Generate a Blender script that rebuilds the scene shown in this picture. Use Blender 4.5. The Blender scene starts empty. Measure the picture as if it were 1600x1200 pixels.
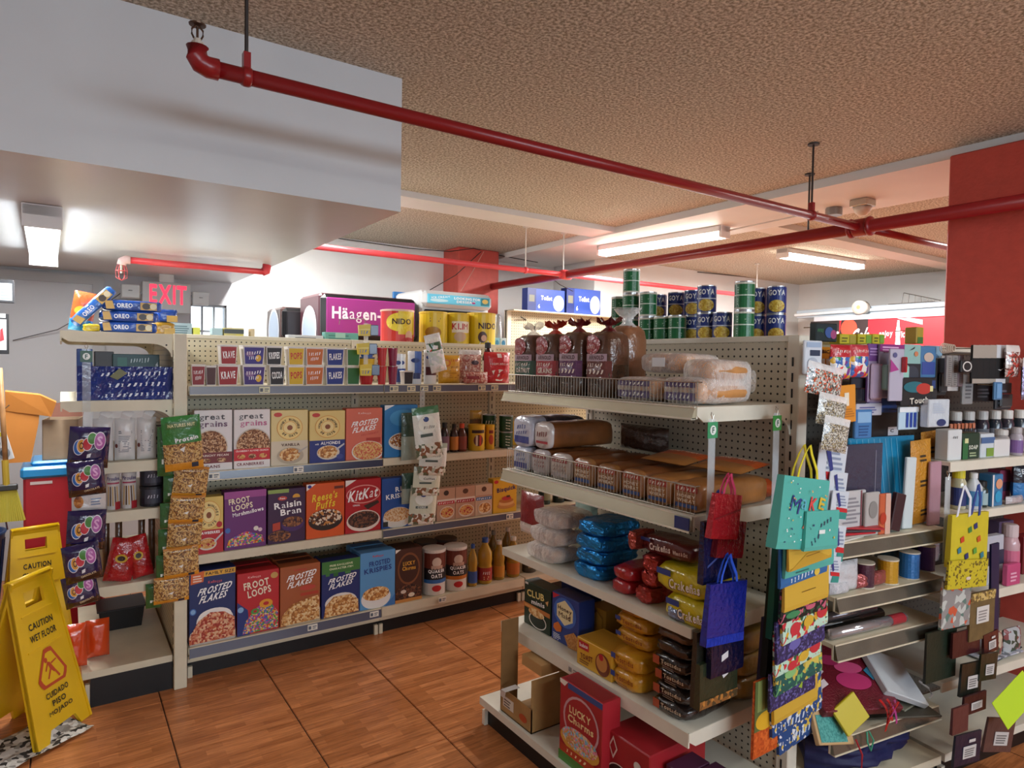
import bpy, bmesh, math, random
from mathutils import Vector, Matrix
random.seed(7)
scene = bpy.context.scene
COL = scene.collection
# ------------------------------------------------------------------ camera
FPX, YAW, PITCH, ROLL, EYE = 1029.46, math.radians(55.643), math.radians(1.8207), math.radians(0.9178), 1.5
_v = Vector((math.cos(YAW)*math.cos(PITCH), math.sin(YAW)*math.cos(PITCH), -math.sin(PITCH)))
_r = Vector((math.sin(YAW), -math.cos(YAW), 0))
_d = _v.cross(_r)
if _d.z > 0: _d = -_d
_c, _s = math.cos(ROLL), math.sin(ROLL)
RT, DN = _c*_r - _s*_d, _s*_r + _c*_d
cam_data = bpy.data.cameras.new('camera'); cam = bpy.data.objects.new('camera', cam_data); COL.objects.link(cam)
cam_data.sensor_width = 36; cam_data.lens = FPX/1600*36; cam_data.clip_start = 0.05; cam_data.clip_end = 100
cam.matrix_world = Matrix(((RT.x, -DN.x, -_v.x, 0), (RT.y, -DN.y, -_v.y, 0), (RT.z, -DN.z, -_v.z, EYE), (0, 0, 0, 1)))
scene.camera = cam
# ------------------------------------------------------------------ world, exposure
w = bpy.data.worlds.new('sky'); scene.world = w; w.use_nodes = True
bg = w.node_tree.nodes['Background']; bg.inputs[0].default_value = (0.80, 0.90, 1.0, 1); bg.inputs[1].default_value = 2.2
scene.view_settings.view_transform = 'Standard'
try: scene.view_settings.look = 'None'
except Exception: pass
scene.view_settings.exposure = 0.3; scene.view_settings.gamma = 1.0; scene.view_settings.use_curve_mapping = False
def area_light(name, loc, size, size_y, power, color=(1, 1, 1), rot=(0, 0, 0), spread=180):
    l = bpy.data.lights.new(name, 'AREA'); l.shape = 'RECTANGLE'; l.size = size; l.size_y = size_y
    l.energy = power; l.color = color; l.spread = math.radians(spread)
    o = bpy.data.objects.new(name, l); COL.objects.link(o); o.location = loc; o.rotation_euler = rot
    return o
# daylight coming in through the shop front behind the camera
area_light('shopfront_daylight', (1.6, -3.9, 1.85), 4.4, 0.6, 84, (0.70, 0.85, 1.0), (math.radians(90), 0, 0))
# ------------------------------------------------------------------ helpers: a pixel of the photograph on a known plane
def ray(u, v):
    return RT*((u-800)/FPX) + DN*((v-600)/FPX) + _v
CAM = Vector((0, 0, EYE))
def at_x(u, v, X): d = ray(u, v); return CAM + d*(X/d.x)
def at_y(u, v, Y): d = ray(u, v); return CAM + d*(Y/d.y)
def at_z(u, v, Z): d = ray(u, v); return CAM + d*((Z-EYE)/d.z)
# ------------------------------------------------------------------ materials
def lin(h):
    h = h.lstrip('#'); o = []
    for i in (0, 2, 4):
        c = int(h[i:i+2], 16)/255
        o.append(c/12.92 if c <= 0.04045 else ((c+0.055)/1.055)**2.4)
    return (*o, 1)
_M = {}
def M(col, rough=0.55, metal=0.0, bump=0.0, bscale=60, var=0.0, vscale=8, coat=0.0, alpha=1.0, emit=0.0, stretch=None, spec=None):
    k = (col, rough, metal, bump, bscale, var, vscale, coat, alpha, emit, stretch, spec)
    if k in _M: return _M[k]
    m = bpy.data.materials.new('paint_'+col.lstrip('#')); m.use_nodes = True
    nt = m.node_tree; b = nt.nodes['Principled BSDF']
    b.inputs['Base Color'].default_value = lin(col); b.inputs['Roughness'].default_value = rough
    b.inputs['Metallic'].default_value = metal; b.inputs['Coat Weight'].default_value = coat; b.inputs['Coat Roughness'].default_value = 0.15
    if spec is not None: b.inputs['Specular IOR Level'].default_value = spec
    if alpha < 1: b.inputs['Alpha'].default_value = alpha
    if emit: b.inputs['Emission Color'].default_value = lin(col); b.inputs['Emission Strength'].default_value = emit
    if bump or var:
        tc = nt.nodes.new('ShaderNodeTexCoord'); mp = nt.nodes.new('ShaderNodeMapping')
        nt.links.new(tc.outputs['Object'], mp.inputs[0])
        if stretch: mp.inputs['Scale'].default_value = stretch
    if var:
        n = nt.nodes.new('ShaderNodeTexNoise'); n.inputs['Scale'].default_value = vscale; n.inputs['Detail'].default_value = 4
        nt.links.new(mp.outputs[0], n.inputs['Vector'])
        r = nt.nodes.new('ShaderNodeValToRGB'); c = lin(col)
        r.color_ramp.elements[0].position = 0.3; r.color_ramp.elements[1].position = 0.7
        r.color_ramp.elements[0].color = tuple(x*(1-var) for x in c[:3])+(1,); r.color_ramp.elements[1].color = tuple(min(1, x*(1+var)) for x in c[:3])+(1,)
        nt.links.new(n.outputs['Fac'], r.inputs[0]); nt.links.new(r.outputs[0], b.inputs['Base Color'])
    if bump:
        n2 = nt.nodes.new('ShaderNodeTexNoise'); n2.inputs['Scale'].default_value = bscale; n2.inputs['Detail'].default_value = 3
        nt.links.new(mp.outputs[0], n2.inputs['Vector'])
        bp = nt.nodes.new('ShaderNodeBump'); bp.inputs['Strength'].default_value = bump; bp.inputs['Distance'].default_value = 0.01
        nt.links.new(n2.outputs['Fac'], bp.inputs['Height']); nt.links.new(bp.outputs[0], b.inputs['Normal'])
        if coat: nt.links.new(bp.outputs[0], b.inputs['Coat Normal'])
    _M[k] = m
    return m
def CM(cols, scale=90, rough=0.5, bump=0.5, coat=0.0):
    """cereal, seeds, beans, confetti: cells in a few colours"""
    k = ('cell', tuple(cols), scale, rough, bump, coat)
    if k in _M: return _M[k]
    m = bpy.data.materials.new('cells_'+cols[0].lstrip('#')); m.use_nodes = True; nt = m.node_tree; b = nt.nodes['Principled BSDF']
    tc = nt.nodes.new('ShaderNodeTexCoord'); v = nt.nodes.new('ShaderNodeTexVoronoi'); v.inputs['Scale'].default_value = scale
    nt.links.new(tc.outputs['Object'], v.inputs['Vector'])
    sp = nt.nodes.new('ShaderNodeSeparateColor'); nt.links.new(v.outputs['Color'], sp.inputs[0])
    r = nt.nodes.new('ShaderNodeValToRGB'); r.color_ramp.interpolation = 'CONSTANT'
    while len(r.color_ramp.elements) < len(cols): r.color_ramp.elements.new(0.5)
    for i, c in enumerate(cols):
        r.color_ramp.elements[i].position = i/len(cols); r.color_ramp.elements[i].color = lin(c)
    nt.links.new(sp.outputs[0], r.inputs[0]); nt.links.new(r.outputs[0], b.inputs['Base Color'])
    b.inputs['Roughness'].default_value = rough; b.inputs['Coat Weight'].default_value = coat
    if bump:
        bp = nt.nodes.new('ShaderNodeBump'); bp.inputs['Strength'].default_value = bump; bp.inputs['Distance'].default_value = 0.004; bp.invert = True
        nt.links.new(v.outputs['Distance'], bp.inputs['Height']); nt.links.new(bp.outputs[0], b.inputs['Normal'])
    _M[k] = m
    return m
def film(col='#ffffff', opac=0.25, rough=0.12, bump=0.6, bscale=35):
    k = ('film', col, opac, rough, bump, bscale)
    if k in _M: return _M[k]
    m = bpy.data.materials.new('clear_film'); m.use_nodes = True; nt = m.node_tree; b = nt.nodes['Principled BSDF']
    b.inputs['Base Color'].default_value = lin(col); b.inputs['Roughness'].default_value = rough
    b.inputs['Specular IOR Level'].default_value = 0.8
    fr = nt.nodes.new('ShaderNodeLayerWeight'); fr.inputs['Blend'].default_value = 0.3
    mth = nt.nodes.new('ShaderNodeMath'); mth.operation = 'MULTIPLY_ADD'; mth.inputs[1].default_value = 0.6; mth.inputs[2].default_value = opac
    mth.use_clamp = True
    tc = nt.nodes.new('ShaderNodeTexCoord'); n2 = nt.nodes.new('ShaderNodeTexNoise'); n2.inputs['Scale'].default_value = bscale; n2.inputs['Detail'].default_value = 3
    nt.links.new(tc.outputs['Object'], n2.inputs['Vector'])
    bp = nt.nodes.new('ShaderNodeBump'); bp.inputs['Strength'].default_value = bump; bp.inputs['Distance'].default_value = 0.02
    nt.links.new(n2.outputs['Fac'], bp.inputs['Height']); nt.links.new(bp.outputs[0], b.inputs['Normal']); nt.links.new(bp.outputs[0], fr.inputs['Normal'])
    nt.links.new(fr.outputs['Facing'], mth.inputs[0]); nt.links.new(mth.outputs[0], b.inputs['Alpha'])
    _M[k] = m
    return m
FOIL = lambda c: M(c, rough=0.28, metal=0.75, bump=1.0, bscale=45)
WRAP = lambda c: M(c, rough=0.3, bump=0.7, bscale=28, coat=0.6)
CARD = lambda c: M(c, rough=0.5, coat=0.12)
# ------------------------------------------------------------------ mesh builder
class MB:
    def __init__(s): s.v = []; s.f = []; s.m = []
    def add(s, vs, fs, mi=0):
        b = len(s.v); s.v += [tuple(p) for p in vs]
        for f in fs: s.f.append([b+i for i in f]); s.m.append(mi)
        return s
    def box(s, x0, y0, z0, x1, y1, z1, mi=0):
        return s.add([(x0,y0,z0),(x1,y0,z0),(x1,y1,z0),(x0,y1,z0),(x0,y0,z1),(x1,y0,z1),(x1,y1,z1),(x0,y1,z1)],
                     [(0,3,2,1),(4,5,6,7),(0,1,5,4),(1,2,6,5),(2,3,7,6),(3,0,4,7)], mi)
    def cbox(s, x0, y0, z0, x1, y1, z1, c=0.003, mi=0):
        bm = bmesh.new(); bmesh.ops.create_cube(bm, size=1)
        for v in bm.verts: v.co = Vector((x0+(v.co.x+.5)*(x1-x0), y0+(v.co.y+.5)*(y1-y0), z0+(v.co.z+.5)*(z1-z0)))
        c = min(c, (x1-x0)*.45, (y1-y0)*.45, (z1-z0)*.45)
        bmesh.ops.bevel(bm, geom=bm.edges[:], offset=c, segments=1, affect='EDGES')
        bm.verts.index_update(); s.add([v.co[:] for v in bm.verts], [[v.index for v in f.verts] for f in bm.faces], mi); bm.free()
        return s
    def prism(s, pts, y0, y1, mi=0):
        """polygon of (x, z) extruded along y"""
        n = len(pts); vs = [(p[0], y0, p[1]) for p in pts]+[(p[0], y1, p[1]) for p in pts]
        fs = [tuple(range(n)), tuple(range(2*n-1, n-1, -1))]+[(i, i+n, (i+1) % n+n, (i+1) % n) for i in range(n)]
        return s.add(vs, fs, mi)
    def rings(s, rs, cap0=True, cap1=True, mi=0, mis=None, close=True):
        """list of rings, each the same number of points"""
        b = len(s.v); n = len(rs[0])
        for r in rs: s.v += [tuple(p) for p in r]
        for k in range(len(rs)-1):
            for i in range(n if close else n-1):
                j = (i+1) % n
                s.f.append([b+k*n+i, b+k*n+j, b+(k+1)*n+j, b+(k+1)*n+i]); s.m.append(mis[k] if mis else mi)
        if cap0: s.f.append([b+i for i in range(n-1, -1, -1)]); s.m.append(mis[0] if mis else mi)
        if cap1: s.f.append([b+(len(rs)-1)*n+i for i in range(n)]); s.m.append(mis[-1] if mis else mi)
        return s
    def lathe(s, prof, cx=0, cy=0, cz=0, seg=20, mi=0, mis=None):
        rs = [[(cx+r*math.cos(2*math.pi*i/seg), cy+r*math.sin(2*math.pi*i/seg), cz+z) for i in range(seg)] for r, z in prof]
        return s.rings(rs, mi=mi, mis=mis)
    def tube(s, pts, r, seg=8, mi=0):
        pts = [Vector(p) for p in pts]; rs = []
        up = Vector((0, 0, 1))
        for i, p in enumerate(pts):
            t = (pts[min(i+1, len(pts)-1)]-pts[max(i-1, 0)]).normalized()
            a = t.cross(up)
            if a.length < 1e-3: a = t.cross(Vector((0, 1, 0)))
            a.normalize(); b = t.cross(a)
            rr = r[i] if isinstance(r, (list, tuple)) else r
            rs.append([p+a*rr*math.cos(2*math.pi*k/seg)+b*rr*math.sin(2*math.pi*k/seg) for k in range(seg)])
        return s.rings(rs, mi=mi)
    def ribbon(s, pts, wv, t=0.0015, mi=0):
        """flat band along pts, width vector wv"""
        wv = Vector(wv); rs = []
        for i, p in enumerate(pts):
            p = Vector(p); tg = (Vector(pts[min(i+1, len(pts)-1)])-Vector(pts[max(i-1, 0)])).normalized()
            n = tg.cross(wv).normalized()*t
            rs.append([p-wv/2-n, p+wv/2-n, p+wv/2+n, p-wv/2+n])
        return s.rings(rs, mi=mi)
    def build(s, name, mats, parent=None, smooth=False, loc=(0, 0, 0), rotz=0, kind=None):
        me = bpy.data.meshes.new(name); me.from_pydata(s.v, [], s.f)
        if not isinstance(mats, (list, tuple)): mats = [mats]
        for m in mats: me.materials.append(m)
        me.polygons.foreach_set('material_index', s.m)
        if smooth: me.polygons.foreach_set('use_smooth', [True]*len(s.f))
        bm = bmesh.new(); bm.from_mesh(me); bmesh.ops.recalc_face_normals(bm, faces=bm.faces); bm.to_mesh(me); bm.free()
        me.update()
        o = bpy.data.objects.new(name, me); COL.objects.link(o); o.location = loc; o.rotation_euler = (0, 0, rotz)
        if parent: o.parent = parent
        if kind: o['kind'] = kind
        return o
def tag(o, label, cat, group=None):
    o['label'] = label; o['category'] = cat
    if group: o['group'] = group
    return o
def thing(name, label, cat, loc=(0, 0, 0), rotz=0, group=None, rot=None):
    o = bpy.data.objects.new(name, None); COL.objects.link(o); o.location = loc; o.rotation_euler = rot or (0, 0, rotz)
    o.empty_display_size = 0.05
    return tag(o, label, cat, group)
def struct(o): o['kind'] = 'structure'; return o
def copy_tree(o, parent=None):
    c = o.copy(); COL.objects.link(c); c.parent = parent
    for ch in o.children: copy_tree(ch, c)
    return c
# ------------------------------------------------------------------ lettering (glyph outlines of the built-in font)
_G = {}
def _glyphs():
    chars = 'ABCDEFGHIJKLMNOPQRSTUVWXYZabcdefghijklmnopqrstuvwxyz0123456789&-!.,%ñä:·+#’'
    obs = []
    for ch in chars:
        c = bpy.data.curves.new('glyph', 'FONT'); c.body = ch; c.size = 1; c.resolution_u = 2; c.offset = 0.0 if ch in 'gM8&a3' else 0.028
        o = bpy.data.objects.new('glyph', c); COL.objects.link(o); obs.append((ch, o, c))
    bpy.context.view_layer.update(); dg = bpy.context.evaluated_depsgraph_get()
    for ch, o, c in obs:
        me = o.evaluated_get(dg).to_mesh()
        vs = [(v.co.x, v.co.y) for v in me.vertices]; fs = [tuple(p.vertices) for p in me.polygons]
        x0 = min([p[0] for p in vs] or [0]); x1 = max([p[0] for p in vs] or [0.3])
        _G[ch] = ([(x-x0, y) for x, y in vs], fs, x1-x0)
        o.evaluated_get(dg).to_mesh_clear()
    for ch, o, c in obs: bpy.data.objects.remove(o); bpy.data.curves.remove(c)
_glyphs()
def text2d(body):
    vs, fs, x = [], [], 0
    for ch in body:
        if ch == ' ' or ch not in _G: x += 0.3; continue
        gv, gf, gw = _G[ch]; b = len(vs)
        vs += [(p[0]+x, p[1]) for p in gv]; fs += [tuple(b+i for i in f) for f in gf]; x += gw+0.09
    if not vs: return vs, fs
    xs = [p[0] for p in vs]; ys = [p[1] for p in vs]
    x0, x1, y0, y1 = min(xs), max(xs), min(ys), max(ys)
    return [((p[0]-x0)/(x1-x0)-.5, (p[1]-y0)/(y1-y0)-.5) for p in vs], fs
FLAT = lambda s, t, o: (s, -o, t)
def decals(parent, W, H, items, fmap=FLAT, fine=False, base=0.0012):
    g, t = MB(), MB(); gm, tm = [], []
    raw = fmap
    def fclip(s, t, o): return raw(min(max(s, 0), W), min(max(t, 0), H), o)
    fmap = fclip
    def slot(lst, c):
        m = CARD(c) if isinstance(c, str) else c
        if m not in lst: lst.append(m)
        return lst.index(m)
    for i, it in enumerate(items):
        off = base+0.00022*i; k = it[0]
        if k == 'r':
            _, x0, z0, x1, z1, c = it; n = 8 if fine else 1; mi = slot(gm, c)
            vs = [fmap(W*(x0+(x1-x0)*a/n), H*(z0+(z1-z0)*b/n), off) for b in range(n+1) for a in range(n+1)]
            g.add(vs, [(b*(n+1)+a, b*(n+1)+a+1, (b+1)*(n+1)+a+1, (b+1)*(n+1)+a) for b in range(n) for a in range(n)], mi)
        elif k == 'e':
            _, cx, cz, rx, rz, c = it; mi = slot(gm, c); n = 24; R = 3 if fine else 1
            vs = [fmap(W*cx, H*cz, off)]
            for q in range(1, R+1):
                vs += [fmap(W*(cx+rx*q/R*math.cos(2*math.pi*a/n)), H*(cz+rz*q/R*math.sin(2*math.pi*a/n)), off) for a in range(n)]
            fs = [(0, 1+a, 1+(a+1) % n) for a in range(n)]
            for q in range(R-1): fs += [(1+q*n+a, 1+(q+1)*n+a, 1+(q+1)*n+(a+1) % n, 1+q*n+(a+1) % n) for a in range(n)]
            g.add(vs, fs, mi)
        elif k == 'p':
            _, pts, c = it; g.add([fmap(W*p[0], H*p[1], off) for p in pts], [tuple(range(len(pts)))], slot(gm, c))
        elif k == 't':
            body, cx, cz, tw, th, c = it[1:7]; rot = it[7] if len(it) > 7 else 0; sh = it[8] if len(it) > 8 else 0
            vs, fs = text2d(body)
            if not vs: continue
            cr, sr = math.cos(math.radians(rot)), math.sin(math.radians(rot)); out = []
            for x, y in vs:
                X = x*tw*W+sh*y*th*H*1.6; Y = y*th*H
                out.append(raw(W*cx+X*cr-Y*sr, H*cz+X*sr+Y*cr, off+0.0004))
            t.add(out, fs, slot(tm, c))
        elif k == 's':   # lettering too small to read: a row of short strokes
            n, cx, cz, tw, th, c = it[1:7]; rot = it[7] if len(it) > 7 else 0; mi = slot(gm, c); rnd = random.Random(n*7+i)
            cr, sr = math.cos(math.radians(rot)), math.sin(math.radians(rot))
            for q in range(n):
                x0 = (q/n-.5)*tw*W; x1 = x0+tw*W/n*.62; h0 = th*H*(.3+.2*rnd.random()); h1 = th*H*(.3+.2*rnd.random()); sk = tw*W/n*.2*rnd.uniform(-1, 1)
                g.add([fmap(W*cx+x*cr-y*sr, H*cz+x*sr+y*cr, off) for x, y in ((x0, -h0), (x1-(x1-x0)*.45, -h0), (x1+sk-(x1-x0)*.2, 0), (x1+sk, h1), (x0+(x1-x0)*.4+sk, h1), (x0+(x1-x0)*.3, 0))], [(0, 1, 2, 3, 4, 5)], mi)
        elif k == 'a':   # lettering along an arc: text, centre, radii, from and to angle in degrees, glyph height
            body, cx, cz, rx, rz, a0, a1, th, c = it[1:10]; n = len(body)
            for q, ch in enumerate(body):
                if ch == ' ': continue
                vs, fs = text2d(ch); ang = math.radians(a0+(a1-a0)*(q+.5)/n); up = 1 if a1 < a0 else -1
                gw = abs(math.radians(a1-a0))/n*rx*.82*W
                px, pz = W*(cx+rx*math.cos(ang)), H*(cz+rz*math.sin(ang)); rt = ang-math.pi/2 if up == 1 else ang+math.pi/2
                cr, sr = math.cos(rt), math.sin(rt)
                t.add([fmap(px+x*gw*cr-y*th*H*sr, pz+x*gw*sr+y*th*H*cr, off+.0004) for x, y in vs], fs, slot(tm, c))
        elif k == 'l':   # fine print: rows of thin bars
            _, x0, z0, x1, z1, n, c = it; mi = slot(gm, c); rnd = random.Random(i+n)
            for q in range(n):
                za = z0+(z1-z0)*q/n; zb = za+(z1-z0)/n*.5; xe = x0+(x1-x0)*(0.6+0.4*rnd.random())
                g.add([fmap(W*a, H*b, off) for a, b in ((x0, za), (xe, za), (xe, zb), (x0, zb))], [(0, 1, 2, 3)], mi)
    if g.v: g.build('printed_graphic', gm, parent)
    if t.v: t.build('lettering', tm, parent)
# ------------------------------------------------------------------ product shapes (each returns its root)
def carton(name, label, cat, loc, W, H, D, col, items, rotz=0, group=None, side=None, rot=None):
    r = thing(name, label, cat, loc, rotz, group, rot)
    MB().cbox(0, 0, 0, W, D, H, 0.002).build('carton', CARD(col), r)
    if side:
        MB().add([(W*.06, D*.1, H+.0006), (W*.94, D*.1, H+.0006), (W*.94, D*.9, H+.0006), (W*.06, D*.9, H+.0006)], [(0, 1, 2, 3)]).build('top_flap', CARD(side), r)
    decals(r, W, H, items)
    return r
def pillow_map(W, H, T, p=2.6):
    def prof(s, t):
        a = max(0, 1-abs(2*s/W-1)**p); b = max(0, 1-abs(2*t/H-1)**4)
        return T/2*(a**.55)*(b**.5)
    return prof
def pouch(name, label, cat, loc, W, H, T, bands, items=(), rotz=0, group=None, rot=None, seed=0, seam=0.05, curl=0.0, fine=True, wr=0.05):
    """pillow bag: bands = [(z fraction, material)...] from the bottom; local x 0..W, z 0..H, y centred"""
    loc = Vector(loc)+Vector((0, 0, .003+(W*math.sin(rot[1]) if rot and rot[1] > 0 else 0)*.6))
    r = thing(name, label, cat, loc, rotz, group, rot); rnd = random.Random(seed)
    prof = pillow_map(W, H, T); nx, nz = 10, 14
    ph = [rnd.random()*6 for _ in range(4)]
    def wob(s, t): return 1+wr*math.sin(9*s/W+ph[0]+4*t/H)+wr*math.sin(17*t/H+ph[1]+5*s/W)+wr*.7*math.sin(23*s/W-11*t/H+ph[2])
    def pinch(t): return 1-0.05*math.cos(2*math.pi*t/H) if False else 1
    def bend(t): return curl*((t/H)-.5)**2*4
    def fm(s, t, o, sg=-1):
        y = prof(s, t)*wob(s, t)
        return (s, sg*(y+o)+bend(t), t)
    mb = MB(); mats = [b[1] for b in bands]
    def mi_at(fr):
        for i, b in enumerate(bands):
            if fr <= b[0]: return i
        return len(bands)-1
    for sg in (-1, 1):
        base = len(mb.v)
        for j in range(nz+1):
            for i in range(nx+1): mb.v.append(fm(W*i/nx, H*j/nz, 0.0005, sg))
        for j in range(nz):
            for i in range(nx):
                q = [base+j*(nx+1)+i, base+j*(nx+1)+i+1, base+(j+1)*(nx+1)+i+1, base+(j+1)*(nx+1)+i]
                mb.f.append(q); mb.m.append(mi_at((j+.5)/nz))
    mb.build('bag', mats, r, smooth=True)
    if items: decals(r, W, H, items, lambda s, t, o: fm(s, t, o+.001), fine=fine)
    return r
def can(name, label, cat, loc, R, H, col, items=(), lid='#b9bcc0', group=None, face=0.0, lidh=0.0, lidcol=None, seg=24, rough=0.35, metal=0.0):
    """upright can; face = compass angle of the label front (0 looks to -y)"""
    r = thing(name, label, cat, loc, face, group)
    if lidh:
        MB().lathe([(R*.97, 0), (R, .003), (R, H-lidh)], seg=seg).build('body', M(col, rough, metal), r, smooth=False)
        MB().lathe([(R*1.03, H-lidh), (R*1.03, H-.002), (R*.98, H)], seg=seg).build('lid', M(lidcol or lid, .45), r)
    else:
        MB().lathe([(R*.97, .004), (R, .006), (R, H-.006), (R*.97, H-.004)], seg=seg).build('label_wrap', M(col, rough, metal), r)
        m2 = MB().lathe([(R*.96, 0), (R*1.01, .001), (R*1.01, .004), (R*.96, .005)], seg=seg)
        m2.lathe([(R*.96, H-.005), (R*1.01, H-.004), (R*1.01, H), (R*.95, H), (R*.94, H-.003)], seg=seg).build('rim', M(lid, .3, .9), r)
    if items:
        Wd = R*2.4
        def fm(s, t, o): a = (s-Wd/2)/R; return ((R+o)*math.sin(a), -(R+o)*math.cos(a), t)
        decals(r, Wd, H, items, fm, fine=True)
    return r
def bottle(name, label, cat, loc, prof, col, capprof, capcol, items=(), lab=None, group=None, face=0.0, alpha=1.0, rough=0.2):
    r = thing(name, label, cat, loc, face, group)
    MB().lathe(prof, seg=20).build('bottle_body', film(col, .72, .08, .05) if alpha < 1 else M(col, rough, coat=.3), r, smooth=True)
    MB().lathe(capprof, seg=16).build('cap', M(capcol, .4), r)
    if lab:
        R, z0, z1, c = lab
        MB().lathe([(R+.0008, z0), (R+.0008, z1)], seg=20).build('label', CARD(c), r)
        if items:
            Wd = R*2.2; Hh = z1-z0
            decals(r, Wd, Hh, items, lambda s, t, o: ((R+o+.0008)*math.sin((s-Wd/2)/R), -(R+o+.0008)*math.cos((s-Wd/2)/R), z0+t), fine=True)
    return r
def loaf_section(W, H, n=18):
    pts = []
    for i in range(n):
        a = 2*math.pi*i/n; x = math.cos(a); z = math.sin(a)
        e = 0.55
        X = math.copysign(abs(x)**e, x); Z = math.copysign(abs(z)**e, z)
        if Z > 0: X *= 1+0.06*Z
        pts.append((W/2+X*W/2*.95, H/2+Z*H/2))
    return pts
def loaf(name, label, cat, loc, W, H, D, mats, cuts, items=(), rotz=0, group=None, tail=None, rot=None, seed=0):
    """bagged loaf lying with its end to the front; local x 0..W, y 0..D, z 0..H. mats by cuts along y"""
    r = thing(name, label, cat, loc, rotz, group, rot); rnd = random.Random(seed)
    sec = loaf_section(W, H); ys = [0, .012, .05, .12, .25, .4, .55, .7, .85, .95, 1]; sc = [.8, .95, 1, 1, 1.02, .99, 1.02, 1, .99, .93, .7]
    rs, mis = [], []
    for y, s in zip(ys, sc):
        rs.append([(W/2+(p[0]-W/2)*s*(1+.02*rnd.uniform(-1, 1)), y*D, H/2*s+(p[1]-H/2)*s*(1+.02*rnd.uniform(-1, 1))) for p in sec])
    for k in range(len(ys)-1):
        f = (ys[k]+ys[k+1])/2; mis.append(next((i for i, c in enumerate(cuts) if f <= c), len(cuts)-1))
    MB().rings(rs, mis=mis).build('bagged_loaf', mats, r, smooth=True)
    if tail:
        n = 14; tr = []
        for k, (yy, rr) in enumerate([(D*.97, .35), (D+.008, .14), (D+.02, .2), (D+.035, .35), (D+.045, .42)]):
            tr.append([(W/2+math.cos(2*math.pi*i/n)*W*rr*(1+.25*(i % 2)*(k > 2)), yy, H*.42+math.sin(2*math.pi*i/n)*H*rr*.7*(1+.2*(i % 2)*(k > 2))) for i in range(n)])
        MB().rings(tr, cap1=False).build('twisted_tail', tail, r, smooth=True)
    if items: decals(r, W, H, items, lambda s, t, o: (W/2+(s-W/2)*.8, -o-.0005, H*.1+t*.8))
    return r
# ================================================================== SETTING
def node_mat(name):
    m = bpy.data.materials.new(name); m.use_nodes = True; nt = m.node_tree
    return m, nt, nt.nodes['Principled BSDF'], (lambda t: nt.nodes.new(t)), nt.links.new
def tile_material():
    m, nt, b, N, L = node_mat('wood_look_tile')
    g = N('ShaderNodeNewGeometry'); mp = N('ShaderNodeMapping'); L(g.outputs['Position'], mp.inputs[0])
    br = N('ShaderNodeTexBrick'); br.inputs['Scale'].default_value = 1; br.inputs['Brick Width'].default_value = 0.17; br.inputs['Row Height'].default_value = 0.034
    br.inputs['Mortar Size'].default_value = 0.0; br.inputs['Color1'].default_value = lin('#c98350'); br.inputs['Color2'].default_value = lin('#a9683a'); br.inputs['Mortar'].default_value = lin('#a0623a')
    br.offset_frequency = 2; br.offset = 0.37
    L(mp.outputs[0], br.inputs['Vector'])
    mp2 = N('ShaderNodeMapping'); mp2.inputs['Scale'].default_value = (4, 60, 1); L(g.outputs['Position'], mp2.inputs[0])
    n = N('ShaderNodeTexNoise'); n.inputs['Scale'].default_value = 1.6; n.inputs['Detail'].default_value = 6; n.inputs['Roughness'].default_value = .65; L(mp2.outputs[0], n.inputs['Vector'])
    r = N('ShaderNodeValToRGB'); r.color_ramp.elements[0].color = (.55, .5, .47, 1); r.color_ramp.elements[1].color = (1.3, 1.3, 1.3, 1); r.color_ramp.elements[0].position = .3; r.color_ramp.elements[1].position = .72
    L(n.outputs['Fac'], r.inputs[0])
    mx = N('ShaderNodeMixRGB'); mx.blend_type = 'MULTIPLY'; mx.inputs[0].default_value = 1; L(br.outputs['Color'], mx.inputs[1]); L(r.outputs[0], mx.inputs[2]); L(mx.outputs[0], b.inputs['Base Color'])
    b.inputs['Roughness'].default_value = .3; b.inputs['Specular IOR Level'].default_value = .4
    return m
def popcorn_material():
    m, nt, b, N, L = node_mat('popcorn_ceiling')
    g = N('ShaderNodeNewGeometry')
    n = N('ShaderNodeTexNoise'); n.inputs['Scale'].default_value = 85; n.inputs['Detail'].default_value = 4; n.inputs['Roughness'].default_value = .6; L(g.outputs['Position'], n.inputs['Vector'])
    r = N('ShaderNodeValToRGB'); r.color_ramp.elements[0].color = lin('#9c917b'); r.color_ramp.elements[1].color = lin('#ebe4d3'); r.color_ramp.elements[0].position = .40; r.color_ramp.elements[1].position = .62
    L(n.outputs['Fac'], r.inputs[0]); L(r.outputs[0], b.inputs['Base Color']); b.inputs['Roughness'].default_value = .8; b.inputs['Specular IOR Level'].default_value = .2
    bp = N('ShaderNodeBump'); bp.inputs['Strength'].default_value = 1; bp.inputs['Distance'].default_value = .014; L(n.outputs['Fac'], bp.inputs['Height']); L(bp.outputs[0], b.inputs['Normal'])
    return m
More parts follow.
